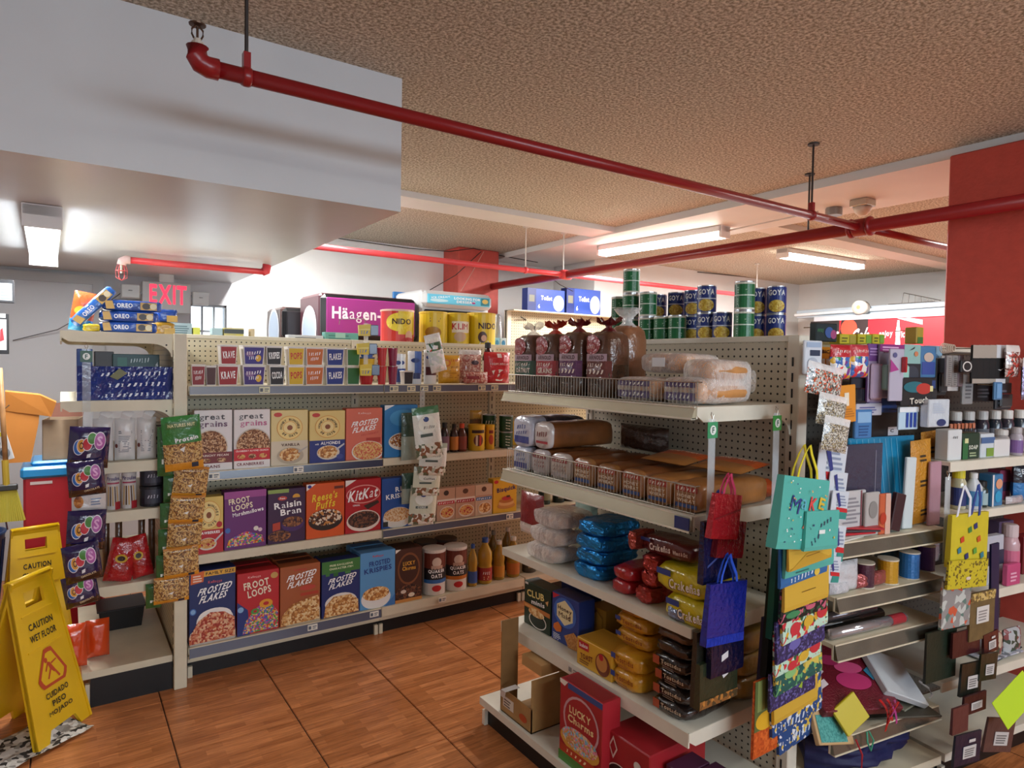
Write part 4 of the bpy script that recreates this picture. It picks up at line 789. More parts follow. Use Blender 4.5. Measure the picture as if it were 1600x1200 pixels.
for k, (u, v0, v1) in enumerate(((661, 636, 715), (667, 690, 742), (662, 728, 775), (660, 758, 822))):
    a = at_y(u-24, v1, CY-.05); zt = at_y(u, v0, CY-.05).z; H = zt-a.z
    pouch('snack_bag', ('%s white and green snack bag on the strip over the cereal shelf') % ('uppermost', 'second', 'third', 'lowest')[k], 'snack bag', (a.x, CY-.06-.034*(3-k), a.z), .155 if k else .15, H, .03,
          [(.3, PEARL), (.85, WRAP('#dfe4dd' if k < 2 else '#d3d8c2')), (1, WRAP('#3f7a52' if k == 0 else '#aeb8a8'))], [('e', .5, .66, .33, .17, '#e9efe6'), ('e', .46, .76, .1, .05, '#2f4a8a'), ('t', 'Coffee', .55, .6, .42, .07, '#3a4a44') if k == 2 else ('t', 'CORE', .42, .45, .3, .05, '#e6ece6') if k == 3 else ('s', 6, .55, .6, .42, .07, '#3a4a44'), ('r', .2, .42, .65, .48, '#4a5a54')], rotz=math.radians(-6+4*k), seed=20+k, rot=(0, math.radians(-7 if k == 0 else 4), math.radians(-8)))
    if k == 0: pouch('snack_bag', 'dark-backed snack bag turned edge on behind the hanging white bags', 'snack bag', (a.x-.03, CY-.03, a.z-.02), .11, H*.95, .022, [(.5, WRAP('#8f9a8c')), (1, WRAP('#2f4a3a'))], seed=40+k)
    if k == 2: pouch('snack_bag', 'second dark-backed snack bag lower behind the hanging white bags', 'snack bag', (a.x-.03, CY-.03, a.z-.05), .11, .17, .022, [(.5, WRAP('#8f9a8c')), (1, WRAP('#2f4a3a'))], seed=40+k)
# jars and packs on the far bay, seen between the bread shelves
for k, (u, v, c_, l) in enumerate(((846, 655, '#6a1420', 'dark red jar on the far bay, left of the two behind the tall loaves'), (872, 655, '#5a1018', 'dark red jar on the far bay, right of the two behind the tall loaves'))):
    can('sauce_jar', l, 'jar', (at_y(u, v, CY+.12).x, CY+.12, ZS[1]+.0008), .045, .15, c_, [('r', .2, .3, .8, .6, '#2a1a1a')], lidh=.02, lidcol='#1a1214')
carton('milk_box', 'yellow milk powder carton on the far bay behind the bread unit corner', 'milk carton', (at_y(800, 655, CY+.1).x+.03, CY+.16, ZS[1]+.001), .14, .15, .06, '#d0a81e', [('e', .65, .55, .12, .3, '#4a2a1c'), ('e', .65, .6, .07, .16, '#d8a888')])
for k, (u, c_, l) in enumerate(((872, '#1c2a24', 'dark green jar'), (888, '#2a1c18', 'dark brown jar'), (850, '#23342c', 'small dark jar'))):
    can('sauce_jar', l+' on the third shelf of the far bay', 'jar', (at_y(u, 800, CY+.1).x, CY+.1, ZS[2]+.0008), .04, .14, c_, [('r', .2, .2, .8, .7, '#8a8a6a')], lidh=.02, lidcol='#2a2a28')
for k, (u, c_, l) in enumerate(((826, '#4a4438', 'left'), (846, '#6a5a3a', 'middle'), (868, '#5a4a30', 'right'))):
    can('food_jar', l+' tan jar at the bottom of the far bay', 'jar', (at_y(u, 905, CY+.1).x, CY+.1, ZS[3]+.0008), .045, .16, c_, [('r', .2, .2, .8, .7, '#a8946a')], lidh=.02, lidcol='#b8b4a8')
# ================================================================== BREAD AND CRACKER UNIT (faces -x)
RB = -math.pi/2
ZB = (1.38, 1.058, .725, .412, .115)
def bf(u0, v0, u1, v1, X):
    a, b = at_x(u0, v1, X), at_x(u1, v1, X); return a.y, a.y-b.y, at_x((u0+u1)/2, v0, X).z
BREAD = CM(['#a8713c', '#94602f', '#b9834a'], 160, .5, .2, .5); CRUST = M('#8a5228', .45, bump=.3, bscale=18, var=.25, vscale=14, coat=.5)
CRUSTL = M('#c98f52', .45, bump=.3, bscale=18, var=.25, vscale=10, coat=.5); CLEAR = film('#ffffff', .22, .1, .9, 30); CLEARD = film('#f6f2ee', .35, .12, .9, 30)
def upright_loaf(label, u0, u1, v0, v1, X, bodyc, printc, words, topc, D=.11, seed=0, tag2=False):
    Y0, W, zt = bf(u0, v0, u1, v1, X); H = zt-ZB[0]; rnd = random.Random(seed)
    r = thing('bread_loaf', label, 'bread loaf', (X, Y0, ZB[0]+.001), RB, 'tall bagged loaves on the top bread shelf')
    n = 20; sec = []
    for i in range(n):
        a = 2*math.pi*i/n; x, y = math.cos(a), math.sin(a); sec.append((math.copysign(abs(x)**.5, x)*W/2*.97, math.copysign(abs(y)**.5, y)*D/2))
    prof = [(0, .88), (.02, .97), (.15, 1), (.35, 1.01), (.5, .99), (.7, 1), (.86, .97), (.95, .85), (1, .62)]
    rs = [[(W/2+p[0]*s*(1+.025*rnd.uniform(-1, 1)), D/2+p[1]*s*(1+.025*rnd.uniform(-1, 1)), z*H) for p in sec] for z, s in prof]
    MB().rings(rs, mis=[0, 0, 0, 0, 1, 1, 1, 1]).build('bagged_loaf', [M('#4a3222', .25, bump=.7, bscale=30, coat=.8, var=.4, vscale=30), M('#5a3826', .3, bump=.6, bscale=30, coat=.7, var=.35, vscale=30)], r, smooth=True)
    nk = [(.97, .6), (1.03, .36), (1.07, .16), (1.10, .2), (1.15, .42), (1.19, .62)]
    m = MB().rings([[(W/2+p[0]*s*(1+(.3 if (i % 2) and k > 3 else 0)), D/2+p[1]*s*.7*(1+(.3 if (i % 3 == 0) and k > 3 else 0)), z*H+(.012*math.sin(i*1.7+seed) if k > 3 else 0)) for i, p in enumerate(sec)] for k, (z, s) in enumerate(nk)], cap0=False, cap1=False)
    m.build('gathered_top', topc, r, smooth=True)
    def fm(s, t, o): q = (s/W-.5)*2; return (s, D/2-D/2*max(.05, 1-abs(q)**4)**.25-o-.002, t)
    it = [('r', .02, .30, .98, .555, WRAP(printc)), ('r', .05, .55, .9, .66, '#b39aa8'), ('t', words[0], .54, .605, .56, .065, '#4a1420'), ('e', .36, .80, .33, .15, WRAP('#9a1a22')), ('s', 6, .5, .49, .6, .06, '#e6d4c8')]+([('t', words[2], .56, .385, .6, .085, '#f0e0d4')] if words[2] else [('s', 5, .5, .385, .74, .085, '#f0e0d4')])+[('s', 5, .32, .76, .4, .06, '#e6c8c0')]
    decals(r, W, H, it, fm, fine=True)
    if tag2:
        for x0, x1 in ((.42, .62), (.7, .86)):
            pass
    return r
upright_loaf('tall bagged loaf with a green label, farthest left on the top bread shelf', 799, 832, 524, 609, 1.56, '#3a1a16', '#23503a', ('ARNOLD', '', 'OATNUT', ''), film('#f4f4f4', .4, .1, .9, 30), seed=1)
upright_loaf('tall bagged loaf with a red label, second from left on the top bread shelf', 832, 867, 522, 612, 1.56, '#5a1a16', '#a3202a', ('ARNOLD', '', 'GRAINS', ''), WRAP('#b8321e'), seed=2)
upright_loaf('tall bagged loaf with a purple label, third from left on the top bread shelf', 868, 904, 519, 616, 1.56, '#4a2a2a', '#5a2458', ('ARNOLD', '', '', ''), WRAP('#7a1a1c'), seed=3)
upright_loaf('tall bagged loaf with a brown label and big clear top, nearest of the four', 910, 950, 518, 620, 1.57, '#5a3a2a', '#6a2a24', ('ARNOLD', '', '', ''), WRAP('#6a1418'), seed=4, D=.12)
Y0, W, zt = bf(938, 520, 984, 620, 1.66)
r = thing('bread_loaf', 'tall brown bagged loaf showing white nutrition panels beside the brown-label loaf', 'bread loaf', (1.70, at_x(942, 612, 1.70).y, ZB[0]+.001), RB, 'tall bagged loaves on the top bread shelf')
W = .125; H = .265
sec = loaf_section(W, .12)
MB().rings([[(W/2+(p[0]-W/2)*s, .06+(p[1]-.06)*s, z*H) for p in sec] for z, s in ((0, .9), (.03, 1), (.4, 1.01), (.8, 1), (.93, .9), (1, .6))]).build('bagged_loaf', M('#8a5a3c', .3, bump=.5, bscale=25, coat=.7, var=.2, vscale=10), r, smooth=True)
MB().rings([[(W/2+math.cos(i*math.pi/8)*W*s*(1+(.3 if i % 2 and k > 2 else 0)), .06+math.sin(i*math.pi/8)*.1*s, z*H) for i in range(16)] for k, (z, s) in enumerate(((.98, .35), (1.05, .16), (1.10, .16), (1.18, .3), (1.25, .4)))], cap0=False, cap1=False).build('gathered_top', film('#ffffff', .35, .1, .9, 30), r, smooth=True)
decals(r, W, H, [('r', .12, .2, .5, .62, '#dfe3ea'), ('l', .16, .24, .46, .58, 8, '#6a7088'), ('r', .72, .3, .95, .64, '#dfe3ea'), ('l', .75, .34, .92, .5, 5, '#6a7088')], lambda s, t, o: (s, -o-.004, t))
# bun packs
def bun_pack(label, loc, W, D, n, Hb, printc, rotz=RB, layers=1, txt='', clear=True):
    r = thing('bun_pack', label, 'bun pack', Vector(loc)+Vector((0, 0, .004)), rotz)
    m = MB()
    for k in range(layers):
        for i in range(n):
            cx = W*(i+.5)/n; rx = W/n*.52
            m.rings([[(cx+math.cos(2*math.pi*a/14)*rx*s, D*(.5+(t-.5)*.96)+math.sin(0)*0, Hb*(k+.5)+math.sin(2*math.pi*a/14)*Hb*.5*s) for a in range(14)] for t, s in ((0, .45), (.05, .8), (.15, .98), (.5, 1), (.85, .98), (.95, .8), (1, .45))])
    m.build('buns', CRUSTL, r, smooth=True)
    Ht = Hb*layers; sec = loaf_section(W*1.06, Ht*1.06)
    b = MB().rings([[(W/2+(p[0]-W*.53)*s, D*t, Ht/2+(p[1]-Ht*.53)*s) for p in sec] for t, s in ((-.02, .75), (.02, .97), (.3, 1.01), (.6, .98), (.95, .97), (1.02, .6), (1.08, .2), (1.25, .55))], cap1=False)
    b.build('clear_bag', CLEAR, r, smooth=True)
    if printc:
        it = [('r', .1, .12, .9, .42, WRAP(printc)), ('r', .1, .62, .9, .85, WRAP(printc))]
        if txt: it += [('s', 6, .5, .27, .6, .18, '#ffffff'), ('s', 6, .5, .73, .6, .14, '#ffffff')]
        decals(r, W, Ht, it, lambda s, t, o: (s, -.025*D-o-.002, t))
    return r
def bl(u, v, X): return at_x(u, v, X).y
bun_pack('clear pack of rolls with purple print, left one of two on the top bread shelf', (1.565, bl(962, 630, 1.565), ZB[0]+.001), .18, .22, 3, .075, '#5a4a78', txt='ROLLS')
bun_pack('clear pack of rolls with purple print, right one of two on the top bread shelf', (1.565, bl(1035, 630, 1.565), ZB[0]+.001), .15, .22, 3, .08, '#5a4a78', txt='ROLLS')
bun_pack('clear pack of long rolls lying on top of the purple printed packs', (1.64, bl(1000, 590, 1.64), ZB[0]+.092), .20, .17, 2, .065, None)
r_ = [o for o in COL.objects if o.get('label', '').startswith('clear pack of long rolls')][0]
MB().box(.06, -.006, .02, .115, -.004, .05).build('price_sticker', M('#e4e6ea', .5), r_)
bun_pack('clear pack of pale burger buns stacked two high at the near end', (1.60, BY1+.125, ZB[0]+.003), .115, .20, 1, .066, None, layers=2)
m = MB().rings([[(.07+math.cos(i*math.pi/6)*.05*s, .25+t*.1, .13+math.sin(i*math.pi/6)*.05*s+t*.14) for i in range(12)] for t, s in ((0, .3), (.4, .5), (1, 1.2))], cap0=False, cap1=False)
# ------------------------------------------------------------------ loaves on the second shelf
z = ZB[1]
def lf(label, u0, u1, v0, v1, X, mats, cuts, items, D=.36, tail=None, z=ZB[1], rot=None, H=None, seed=0):
    Y0, W, zt = bf(u0, v0, u1, v1, X); H = H or zt-z
    return loaf('bread_loaf', label, 'bread loaf', (X, Y0, z+.001), W*.97, H, D, mats, cuts, items, RB, 'bagged loaves on the second bread shelf', tail, rot, seed)
BLU = M('#c9cede', .3, bump=.6, bscale=25, coat=.8, var=.1); WHT = M('#d8d0cc', .3, bump=.6, bscale=25, coat=.8, var=.1)
blue_it = [('r', .06, .02, .94, .3, WRAP('#2f3f8a')), ('s', 4, .5, .68, .6, .2, '#3a4a94', 6), ('s', 5, .5, .44, .7, .16, '#3a4a94', 6)]
lf('white bagged loaf with blue print, bottom left on the second bread shelf', 800, 828, 697, 737, 1.56, [BLU, CRUST], [.12, 1], blue_it, H=.10, seed=1)
lf('white bagged loaf with blue print stacked at the left end of the second bread shelf', 800, 832, 655, 697, 1.555, [BLU, M('#2c2a3a', .35, bump=.6, bscale=25, coat=.8)], [.3, 1], blue_it, z=ZB[1]+.101, H=.125, D=.3, seed=2)
lf('tan bagged loaf with script lettering on top of the row of loaves', 833, 862, 670, 702, 1.565, [WHT, CRUST], [.04, 1], [('s', 5, .5, .55, .75, .26, '#7a2a2a', 5), ('r', .1, .1, .9, .22, '#a8323a')], z=ZB[1]+.106, H=.105, D=.34, seed=3)
edges = [829, 858, 893, 929, 968, 1007, 1049, 1099]
HT = [.105, .105, .105, .1, .1, .095, .095]
names = ['first loaf end', 'second loaf end', 'third loaf end', 'fourth loaf end', 'fifth loaf end', 'sixth loaf end', 'nearest loaf end']
for i in range(7):
    u0, u1 = edges[i], edges[i+1]
    red = ['#8a2a34', '#9a2c36', '#a8302a', '#b03a24', '#b0402a', '#a8382c', '#a8342c'][i]; base = ['#bfb4b4', '#c4b8b0', '#9a6a3c', '#93602f', '#a06a3a', '#a8703c', '#a06a3a'][i]
    it = [('r', .06, .70, .94, .93, WRAP(red)), ('s', 6, .5, .8, .75, .15, '#f3e6dc'), ('t' if i > 1 else 's', 'HONEY' if i > 1 else 5, .5, .52, .75, .14, '#f3e0c8' if i > 1 else '#7a2a2a'), ('t' if i > 1 else 's', 'WHEAT' if i > 1 else 5, .5, .33, .75, .14, '#f3e0c8' if i > 1 else '#7a2a2a'), ('r', .06, .04, .94, .2, WRAP('#2a4a86' if i > 1 else '#b0a4a4'))]
    lf('%s counted from the left in the wired row of the second bread shelf' % names[i] if i < 6 else 'bagged loaf at the near end of the wired row, showing its side', u0, u1, 690, 735+i*8, 1.56, [M(base, .3, bump=.6, bscale=25, coat=.8), CRUST if i < 5 else M('#a87038', .4, bump=.35, bscale=14, var=.2, vscale=9, coat=.6)], [.06, 1], it, H=HT[i]-.004, D=.34, tail=WRAP('#c8582a') if i > 2 else CLEARD, seed=10+i)
for k in range(2):
    pouch('bread_loaf', ('orange-printed bread bag lying flat over the loaves, %s one') % ('farther', 'nearer')[k], 'bread loaf', (1.68+.02*k, bl(1000+70*k, 740, 1.68), ZB[1]+.112), .2, .15, .02, [(.5, M('#a87038', .35, bump=.4, bscale=14, var=.2, coat=.6)), (1, WRAP('#c85a24'))], [('t', 'HONEY WHEAT', .5, .8, .7, .12, '#f3d8c0')], rot=(math.radians(-82), 0, RB), seed=60+k)
pouch('bread_loaf', 'dark wrapped loaf at the back of the second bread shelf against the pegboard', 'bread loaf', (1.90, 1.98, ZB[1]+.10), .26, .10, .07, [(1, M('#3a2a24', .25, bump=.9, bscale=30, coat=.8))], rotz=RB, seed=71)
# ------------------------------------------------------------------ third shelf: rolls and crackers
z = ZB[2]
def rolls(label, x, y, zz, seed):
    r = thing('roll_pack', label, 'roll pack', (x, y, zz), RB); rnd = random.Random(seed); m = MB()
    for i in range(3):
        for j in range(2):
            cx, cy = .035+i*.062, .04+j*.07
            m.lathe([(.012, .004), (.028, .012), (.032, .03), (.026, .045), (.01, .052)], cx, cy, 0, 14)
    m.build('rolls', M('#b98a58', .5, bump=.2, bscale=30, var=.2, vscale=20), r, smooth=True)
    W, D, H = .20, .17, .064; sec = loaf_section(W, H)
    MB().rings([[(W/2+(p[0]-W/2)*s*(1+.05*rnd.uniform(-1, 1)), D*t-.01, H/2+(p[1]-H/2)*s*(1+.06*rnd.uniform(-1, 1))) for p in sec] for t, s in ((0, .7), (.05, .95), (.3, 1.02), (.6, 1), (.95, .95), (1.05, .4))]).build('clear_bag', film('#ffffff', .3, .08, 1, 45), r, smooth=True)
for k, l in enumerate(('bottom', 'middle', 'top')):
    rolls('clear bag of small rolls, %s of the pile at the left of the third shelf' % l, 1.55+.012*k, bl(822, 860, 1.55)-.005*k, z+.001+k*.066, 80+k)
pouch('snack_bag', 'red and clear snack bag standing behind the bags of rolls', 'snack bag', (1.745, bl(812, 860, 1.74), z), .17, .19, .05, [(.3, CLEARD), (1, WRAP('#8a1c22'))], [('r', .1, .1, .9, .2, '#e6d8d0')], rotz=RB, seed=85)
pouch('snack_bag', 'pale green snack bag far back on the third shelf', 'snack bag', (1.9, bl(900, 800, 1.9), z), .14, .2, .05, [(.6, WRAP('#b9c27a')), (1, WRAP('#8fb0a8'))], rotz=RB, seed=86)
def foil_block(label, Y0, X, zz, W, D, H, col, items=(), seed=0, rotz=RB, name='cracker_pack', cat='cracker pack', mat=None, bulge=.006, group=None):
    r = thing(name, label, cat, (X, Y0, zz), rotz, group); rnd = random.Random(seed); n = 6; m = MB()
    bm = bmesh.new(); bmesh.ops.create_cube(bm, size=1); bmesh.ops.subdivide_edges(bm, edges=bm.edges[:], cuts=4, use_grid_fill=True)
    for v in bm.verts:
        c = v.co.copy(); k = 1-.07*(abs(c.x*2)**6*abs(c.z*2)**6+abs(c.y*2)**6*abs(c.z*2)**6+abs(c.x*2)**6*abs(c.y*2)**6)
        v.co = Vector(((c.x*k+.5)*W, (c.y*k+.5)*D, (c.z*k+.5)*H))+Vector((rnd.uniform(-1, 1)*bulge*.5, rnd.uniform(-1, 1)*bulge*.5, max(0, rnd.uniform(-1, 1)*bulge*.5) if c.z < 0 else rnd.uniform(-1, 1)*bulge*.5))
    bm.verts.index_update(); m.add([v.co[:] for v in bm.verts], [[v.index for v in f.verts] for f in bm.faces]); bm.free()
    m.build('wrapper', mat or FOIL(col), r, smooth=bool(mat))
    if items: decals(r, W, H, items, lambda s, t, o: (s, -o-.0035, t))
    return r
Yb = bl(893, 870, 1.555)
for k in range(4): foil_block('bright blue foil pack, number %s from the bottom of the tall blue stack' % ('one', 'two', 'three', 'four')[k], Yb-.004*k, 1.56+.006*(k % 2), z+.001+k*.0525, .145, .19, .052, '#2a8ad0', seed=90+k, group='blue foil packs')
Y0, W_, _ = bf(885, 870, 915, 905, 1.535)
r = foil_block('bright blue foil pack, nearest the shelf edge in front of the blue stack', bl(905, 890, 1.53)-.03, 1.528, z+.001, .035, .03, .06, '#2a8ad0', seed=96, group='blue foil packs') if False else None
Yr = bl(952, 925, 1.55)
for k in range(2): foil_block('glossy red cracker pack, %s of the two lying right of the blue foil stack' % ('lower', 'upper')[k], Yr-.012*k, 1.552, z+.001+k*.047, .085, .2, .046, '#b01c24', seed=100+k, mat=WRAP('#a81c24'))
Yc = bl(990, 940, 1.55)
for k in range(3): foil_block('copper red foil cracker pack, %s of the stack of three' % ('bottom', 'middle', 'top')[k], Yc-.012*k, 1.552+.01*(k % 2), z+.001+k*.055, .07, .2, .054, '#a8403a', seed=110+k)
foil_block('long dark red cracker pack with white script lying on the copper foil stack', bl(992, 860, 1.6)-.05, 1.575, z+.167, .21, .1, .055, '#6a1c20', [('r', .02, .66, .22, .86, '#2a3a7a'), ('t', 'Crakeñas', .42, .48, .42, .4, '#f0e0d8', 4), ('t', 'Wheat & Oat', .82, .5, .28, .24, '#e6cfc4', 4)], seed=120, mat=WRAP('#5f1c1e'))
foil_block('copper foil cracker pack standing end on beside the dark red pack', bl(985, 860, 1.56), 1.545, z+.167, .036, .1, .06, '#b0564c', seed=121)
CRK = [('r', .06, .62, .34, .86, '#27408a'), ('t', 'Crakeñas', .6, .42, .6, .42, '#4a2410', 4), ('t', 'Crakeñas', .605, .43, .58, .38, '#f7f0e0', 4)]
foil_block('yellow cracker pack with brown script, lower of the two', bl(1040, 965, 1.53)+.012, 1.535, z+.001, .185, .17, .075, '#d9c81e', CRK, seed=130, mat=WRAP('#d8c61c'))
foil_block('yellow cracker pack with brown script, upper of the two', bl(1022, 930, 1.545), 1.545, z+.078, .205, .17, .078, '#d9c81e', CRK, seed=131, mat=WRAP('#d8c61c'))
foil_block('yellow cracker pack seen end on at the near end of the third shelf', 1.335, 1.79, z+.001, .055, .16, .09, '#d9c81e', [('e', .5, .5, .25, .25, '#b8a410')], seed=132, mat=WRAP('#dcd022'), rotz=math.radians(0))
foil_block('small yellow cracker pack standing on the end-on yellow pack', 1.36, 1.795, z+.093, .04, .10, .06, '#d9c81e', seed=133, mat=WRAP('#dcd022'), rotz=math.radians(0))
pouch('snack_bag', 'crumpled blue and silver wrapper at the edge of the third shelf below the yellow packs', 'snack bag', (1.545, 1.385, z), .08, .035, .03, [(1, M('#7a8aa8', .2, .3, bump=1, bscale=40, coat=.8))], rotz=RB, seed=134)
# ------------------------------------------------------------------ fourth shelf
z = ZB[3]
def bcarton(name, label, cat, u0, v0, u1, v1, X, z, D, col, items, H=None, side=None, tilt=0):
    Y0, W, zt = bf(u0, v0, u1, v1, X)
    return carton(name, label, cat, (X, Y0, z+.001), W, H or zt-z, D, col, items, RB+tilt, side=side)
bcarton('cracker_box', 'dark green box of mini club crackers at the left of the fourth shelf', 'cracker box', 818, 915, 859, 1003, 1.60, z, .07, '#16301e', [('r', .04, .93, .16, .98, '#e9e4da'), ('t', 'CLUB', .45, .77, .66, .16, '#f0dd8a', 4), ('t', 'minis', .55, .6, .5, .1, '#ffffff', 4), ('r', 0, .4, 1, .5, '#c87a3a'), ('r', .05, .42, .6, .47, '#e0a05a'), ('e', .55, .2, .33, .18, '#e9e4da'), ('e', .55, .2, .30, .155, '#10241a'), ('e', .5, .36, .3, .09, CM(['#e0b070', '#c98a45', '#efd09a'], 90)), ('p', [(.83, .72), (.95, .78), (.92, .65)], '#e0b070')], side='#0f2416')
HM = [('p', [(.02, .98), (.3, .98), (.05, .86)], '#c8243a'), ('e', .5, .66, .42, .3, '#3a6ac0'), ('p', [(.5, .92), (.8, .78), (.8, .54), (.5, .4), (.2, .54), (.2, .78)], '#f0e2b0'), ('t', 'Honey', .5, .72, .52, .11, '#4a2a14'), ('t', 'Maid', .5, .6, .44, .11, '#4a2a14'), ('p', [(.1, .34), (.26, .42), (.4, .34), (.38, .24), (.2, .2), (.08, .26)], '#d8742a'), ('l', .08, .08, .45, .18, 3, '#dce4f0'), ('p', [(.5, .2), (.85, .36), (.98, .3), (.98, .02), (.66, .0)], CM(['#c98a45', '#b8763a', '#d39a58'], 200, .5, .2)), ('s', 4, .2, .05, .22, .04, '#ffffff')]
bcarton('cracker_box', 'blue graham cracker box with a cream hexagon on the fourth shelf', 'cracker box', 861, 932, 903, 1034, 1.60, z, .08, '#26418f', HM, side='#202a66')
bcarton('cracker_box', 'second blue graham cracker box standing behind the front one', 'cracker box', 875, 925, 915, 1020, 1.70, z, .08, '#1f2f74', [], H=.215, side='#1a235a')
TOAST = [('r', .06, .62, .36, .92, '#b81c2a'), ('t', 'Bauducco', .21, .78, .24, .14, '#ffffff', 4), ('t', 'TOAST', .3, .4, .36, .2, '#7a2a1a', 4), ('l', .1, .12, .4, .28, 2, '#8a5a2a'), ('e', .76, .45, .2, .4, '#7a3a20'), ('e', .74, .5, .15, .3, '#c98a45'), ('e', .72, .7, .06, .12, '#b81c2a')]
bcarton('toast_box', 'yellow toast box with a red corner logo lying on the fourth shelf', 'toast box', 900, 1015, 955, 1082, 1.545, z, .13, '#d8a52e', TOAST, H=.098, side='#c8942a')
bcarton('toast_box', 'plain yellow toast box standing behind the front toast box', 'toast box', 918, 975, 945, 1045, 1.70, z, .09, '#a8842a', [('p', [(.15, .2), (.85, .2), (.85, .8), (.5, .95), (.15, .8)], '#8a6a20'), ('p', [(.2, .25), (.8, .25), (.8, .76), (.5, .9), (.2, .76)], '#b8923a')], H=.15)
YP = [('r', .04, .5, .2, .8, '#27408a'), ('t', 'Tostadas', .56, .6, .6, .3, '#8a3a14', 3), ('l', .3, .15, .85, .38, 2, '#a86a24')]
yc = bl(957, 1095, 1.56)
for k in range(2): foil_block('yellow toast pack, %s of the front pair on the fourth shelf' % ('lower', 'upper')[k], yc, 1.548, z+.001+k*.062, .13, .19, .061, '#d8a028', YP, seed=140+k, mat=WRAP('#d89a22'), group='yellow toast packs')
for k in range(3): foil_block('yellow toast pack, number %s from the top of the pile behind the front pair' % ('three', 'two', 'one')[k], yc+.035+.012*k, 1.60+.008*k, z+.126+k*.048, .155, .16, .047, '#d8a028', YP, seed=145+k, mat=WRAP('#d89a22'), group='yellow toast packs')
BKp = [('r', .05, .2, .25, .8, '#a84a2a'), ('t', 'Tostadas', .6, .6, .6, .3, '#c8b8a0', 3), ('l', .35, .15, .85, .4, 2, '#7a6a5a')]
ybk = bl(1022, 1120, 1.56)
for k in range(5): foil_block('black and brown toast pack, number %s from the bottom of the near pile' % ('one', 'two', 'three', 'four', 'five')[k], ybk+.004*(k % 2), 1.55+.004*(k % 3), z+.001+k*.046, .135, .22, .045, '#2a1c18', BKp if k < 4 else (), seed=150+k, mat=M('#241915', .25, bump=.6, bscale=25, coat=.7, var=.3, vscale=12), group='black toast packs')
foil_block('brown-topped clear toast pack crowning the black pile', ybk, 1.56, z+.232, .13, .2, .03, '#6a4a2e', seed=156, mat=M('#5a3c26', .3, bump=.7, bscale=30, coat=.7, var=.4, vscale=25))
for k in range(3): foil_block('tan toast pack, %s of the pile at the back near corner of the fourth shelf' % ('bottom', 'middle', 'top')[k], 1.43, 1.80, z+.001+k*.075, .13, .16, .074, '#a8803a', seed=160+k, mat=M('#9a7434', .3, bump=.6, bscale=25, coat=.6, var=.25, vscale=14), rotz=RB)
# ------------------------------------------------------------------ bottom deck
z = ZB[4]
KR = M('#a9824f', .75, bump=.1, bscale=60, var=.08, vscale=20)
ob = thing('cardboard_box', 'open brown cardboard box with its flap up at the left of the bottom deck', 'cardboard box', (1.44, at_x(788, 1120, 1.44).y+.03, z+.001), RB)
W, D, H = .21, .30, .205
wl_ = MB(); wl_.box(0, 0, 0, W, .004, H*.45); wl_.box(W-.004, 0, 0, W, D, H*.98); wl_.box(0, D-.004, 0, W, D, H*1.15); wl_.box(0, 0, 0, W, D, .004); wl_.build('box_walls', KR, ob)
MB().prism([(0, 0), (.004, 0), (.004, H*1.75), (0, H*1.75)], 0, .08).build('side_flap', M('#8f6c40', .75, var=.08, vscale=20), ob)
MB().box(W*.35, .05, H*.98, W*.95, D*.8, H*1.18).build('inner_carton', M('#b78f5a', .7), ob)
MB().ribbon([(.02, -.004, H*.3), (.05, -.02, H*.5), (.09, .02, H*.62)], (.03, 0, 0), .001).build('torn_paper', M('#d9d6d2', .6), ob)
decals(ob, W, H*.45, [('r', .1, .3, .45, .75, '#d8d0c4'), ('l', .13, .35, .42, .7, 3, '#5a5048'), ('e', .75, .4, .12, .16, '#b8481e')])
bcarton('cereal_box', 'red cereal box with an arched frame and bowl on the bottom deck', 'cereal box', 873, 1058, 940, 1200, 1.44, z, .08, '#a81c28', [('p', [(0, 1), (.2, 1), (.12, .93), (0, .95)], '#e9e4da'), ('r', .2, .93, 1, 1, '#2a4a8a'), ('e', .52, .6, .42, .3, '#c8a0a8'), ('e', .52, .6, .38, .27, '#a81c28'), ('t', 'LUCKY', .5, .7, .5, .09, '#f0d8a0'), ('t', 'Charms', .52, .59, .6, .09, '#f0d8a0'), ('e', .5, .33, .46, .15, '#d8a040'), ('e', .5, .37, .42, .13, MARSH), ('r', 0, .0, 1, .12, '#4a8a3a'), ('r', .05, .12, .9, .22, '#b83a1e'), ('s', 5, .45, .17, .5, .05, '#f0e0b0'), ('e', .82, .1, .12, .06, '#e0dcd8')], H=.285, side='#8a1820')
rb = thing('tin_box', 'red box with a dark oval, half out of frame on the bottom deck', 'box', (1.475, bl(945, 1180, 1.475), z+.001), RB)
MB().cbox(0, 0, 0, .20, .26, .19, .004).build('carton', CARD('#a01a24'), rb)
decals(rb, .20, .19, [('p', [(.1, .75), (.2, .95), (.3, .75), (.2, .55)], '#e6d8d0'), ('p', [(.13, .75), (.2, .89), (.27, .75), (.2, .61)], '#a01a24'), ('e', .35, .3, .28, .22, '#e0d0c8'), ('e', .35, .3, .26, .2, '#1a1214'), ('s', 5, .35, .3, .3, .16, '#e9e4da'), ('e', .75, .7, .08, .08, '#d8cfc8'), ('e', .86, .58, .08, .08, '#d8cfc8')])
for k in range(2):
    carton('biscuit_box', '%s purple biscuit box at the bottom of the frame on the bottom deck' % ('left', 'right')[k], 'biscuit box', (1.53+.02*k, 1.365-.075*k, z+.001), .07, .16, .12, '#4a2040', [('r', .1, .6, .6, .9, '#cfc8d0')], RB, side=None)
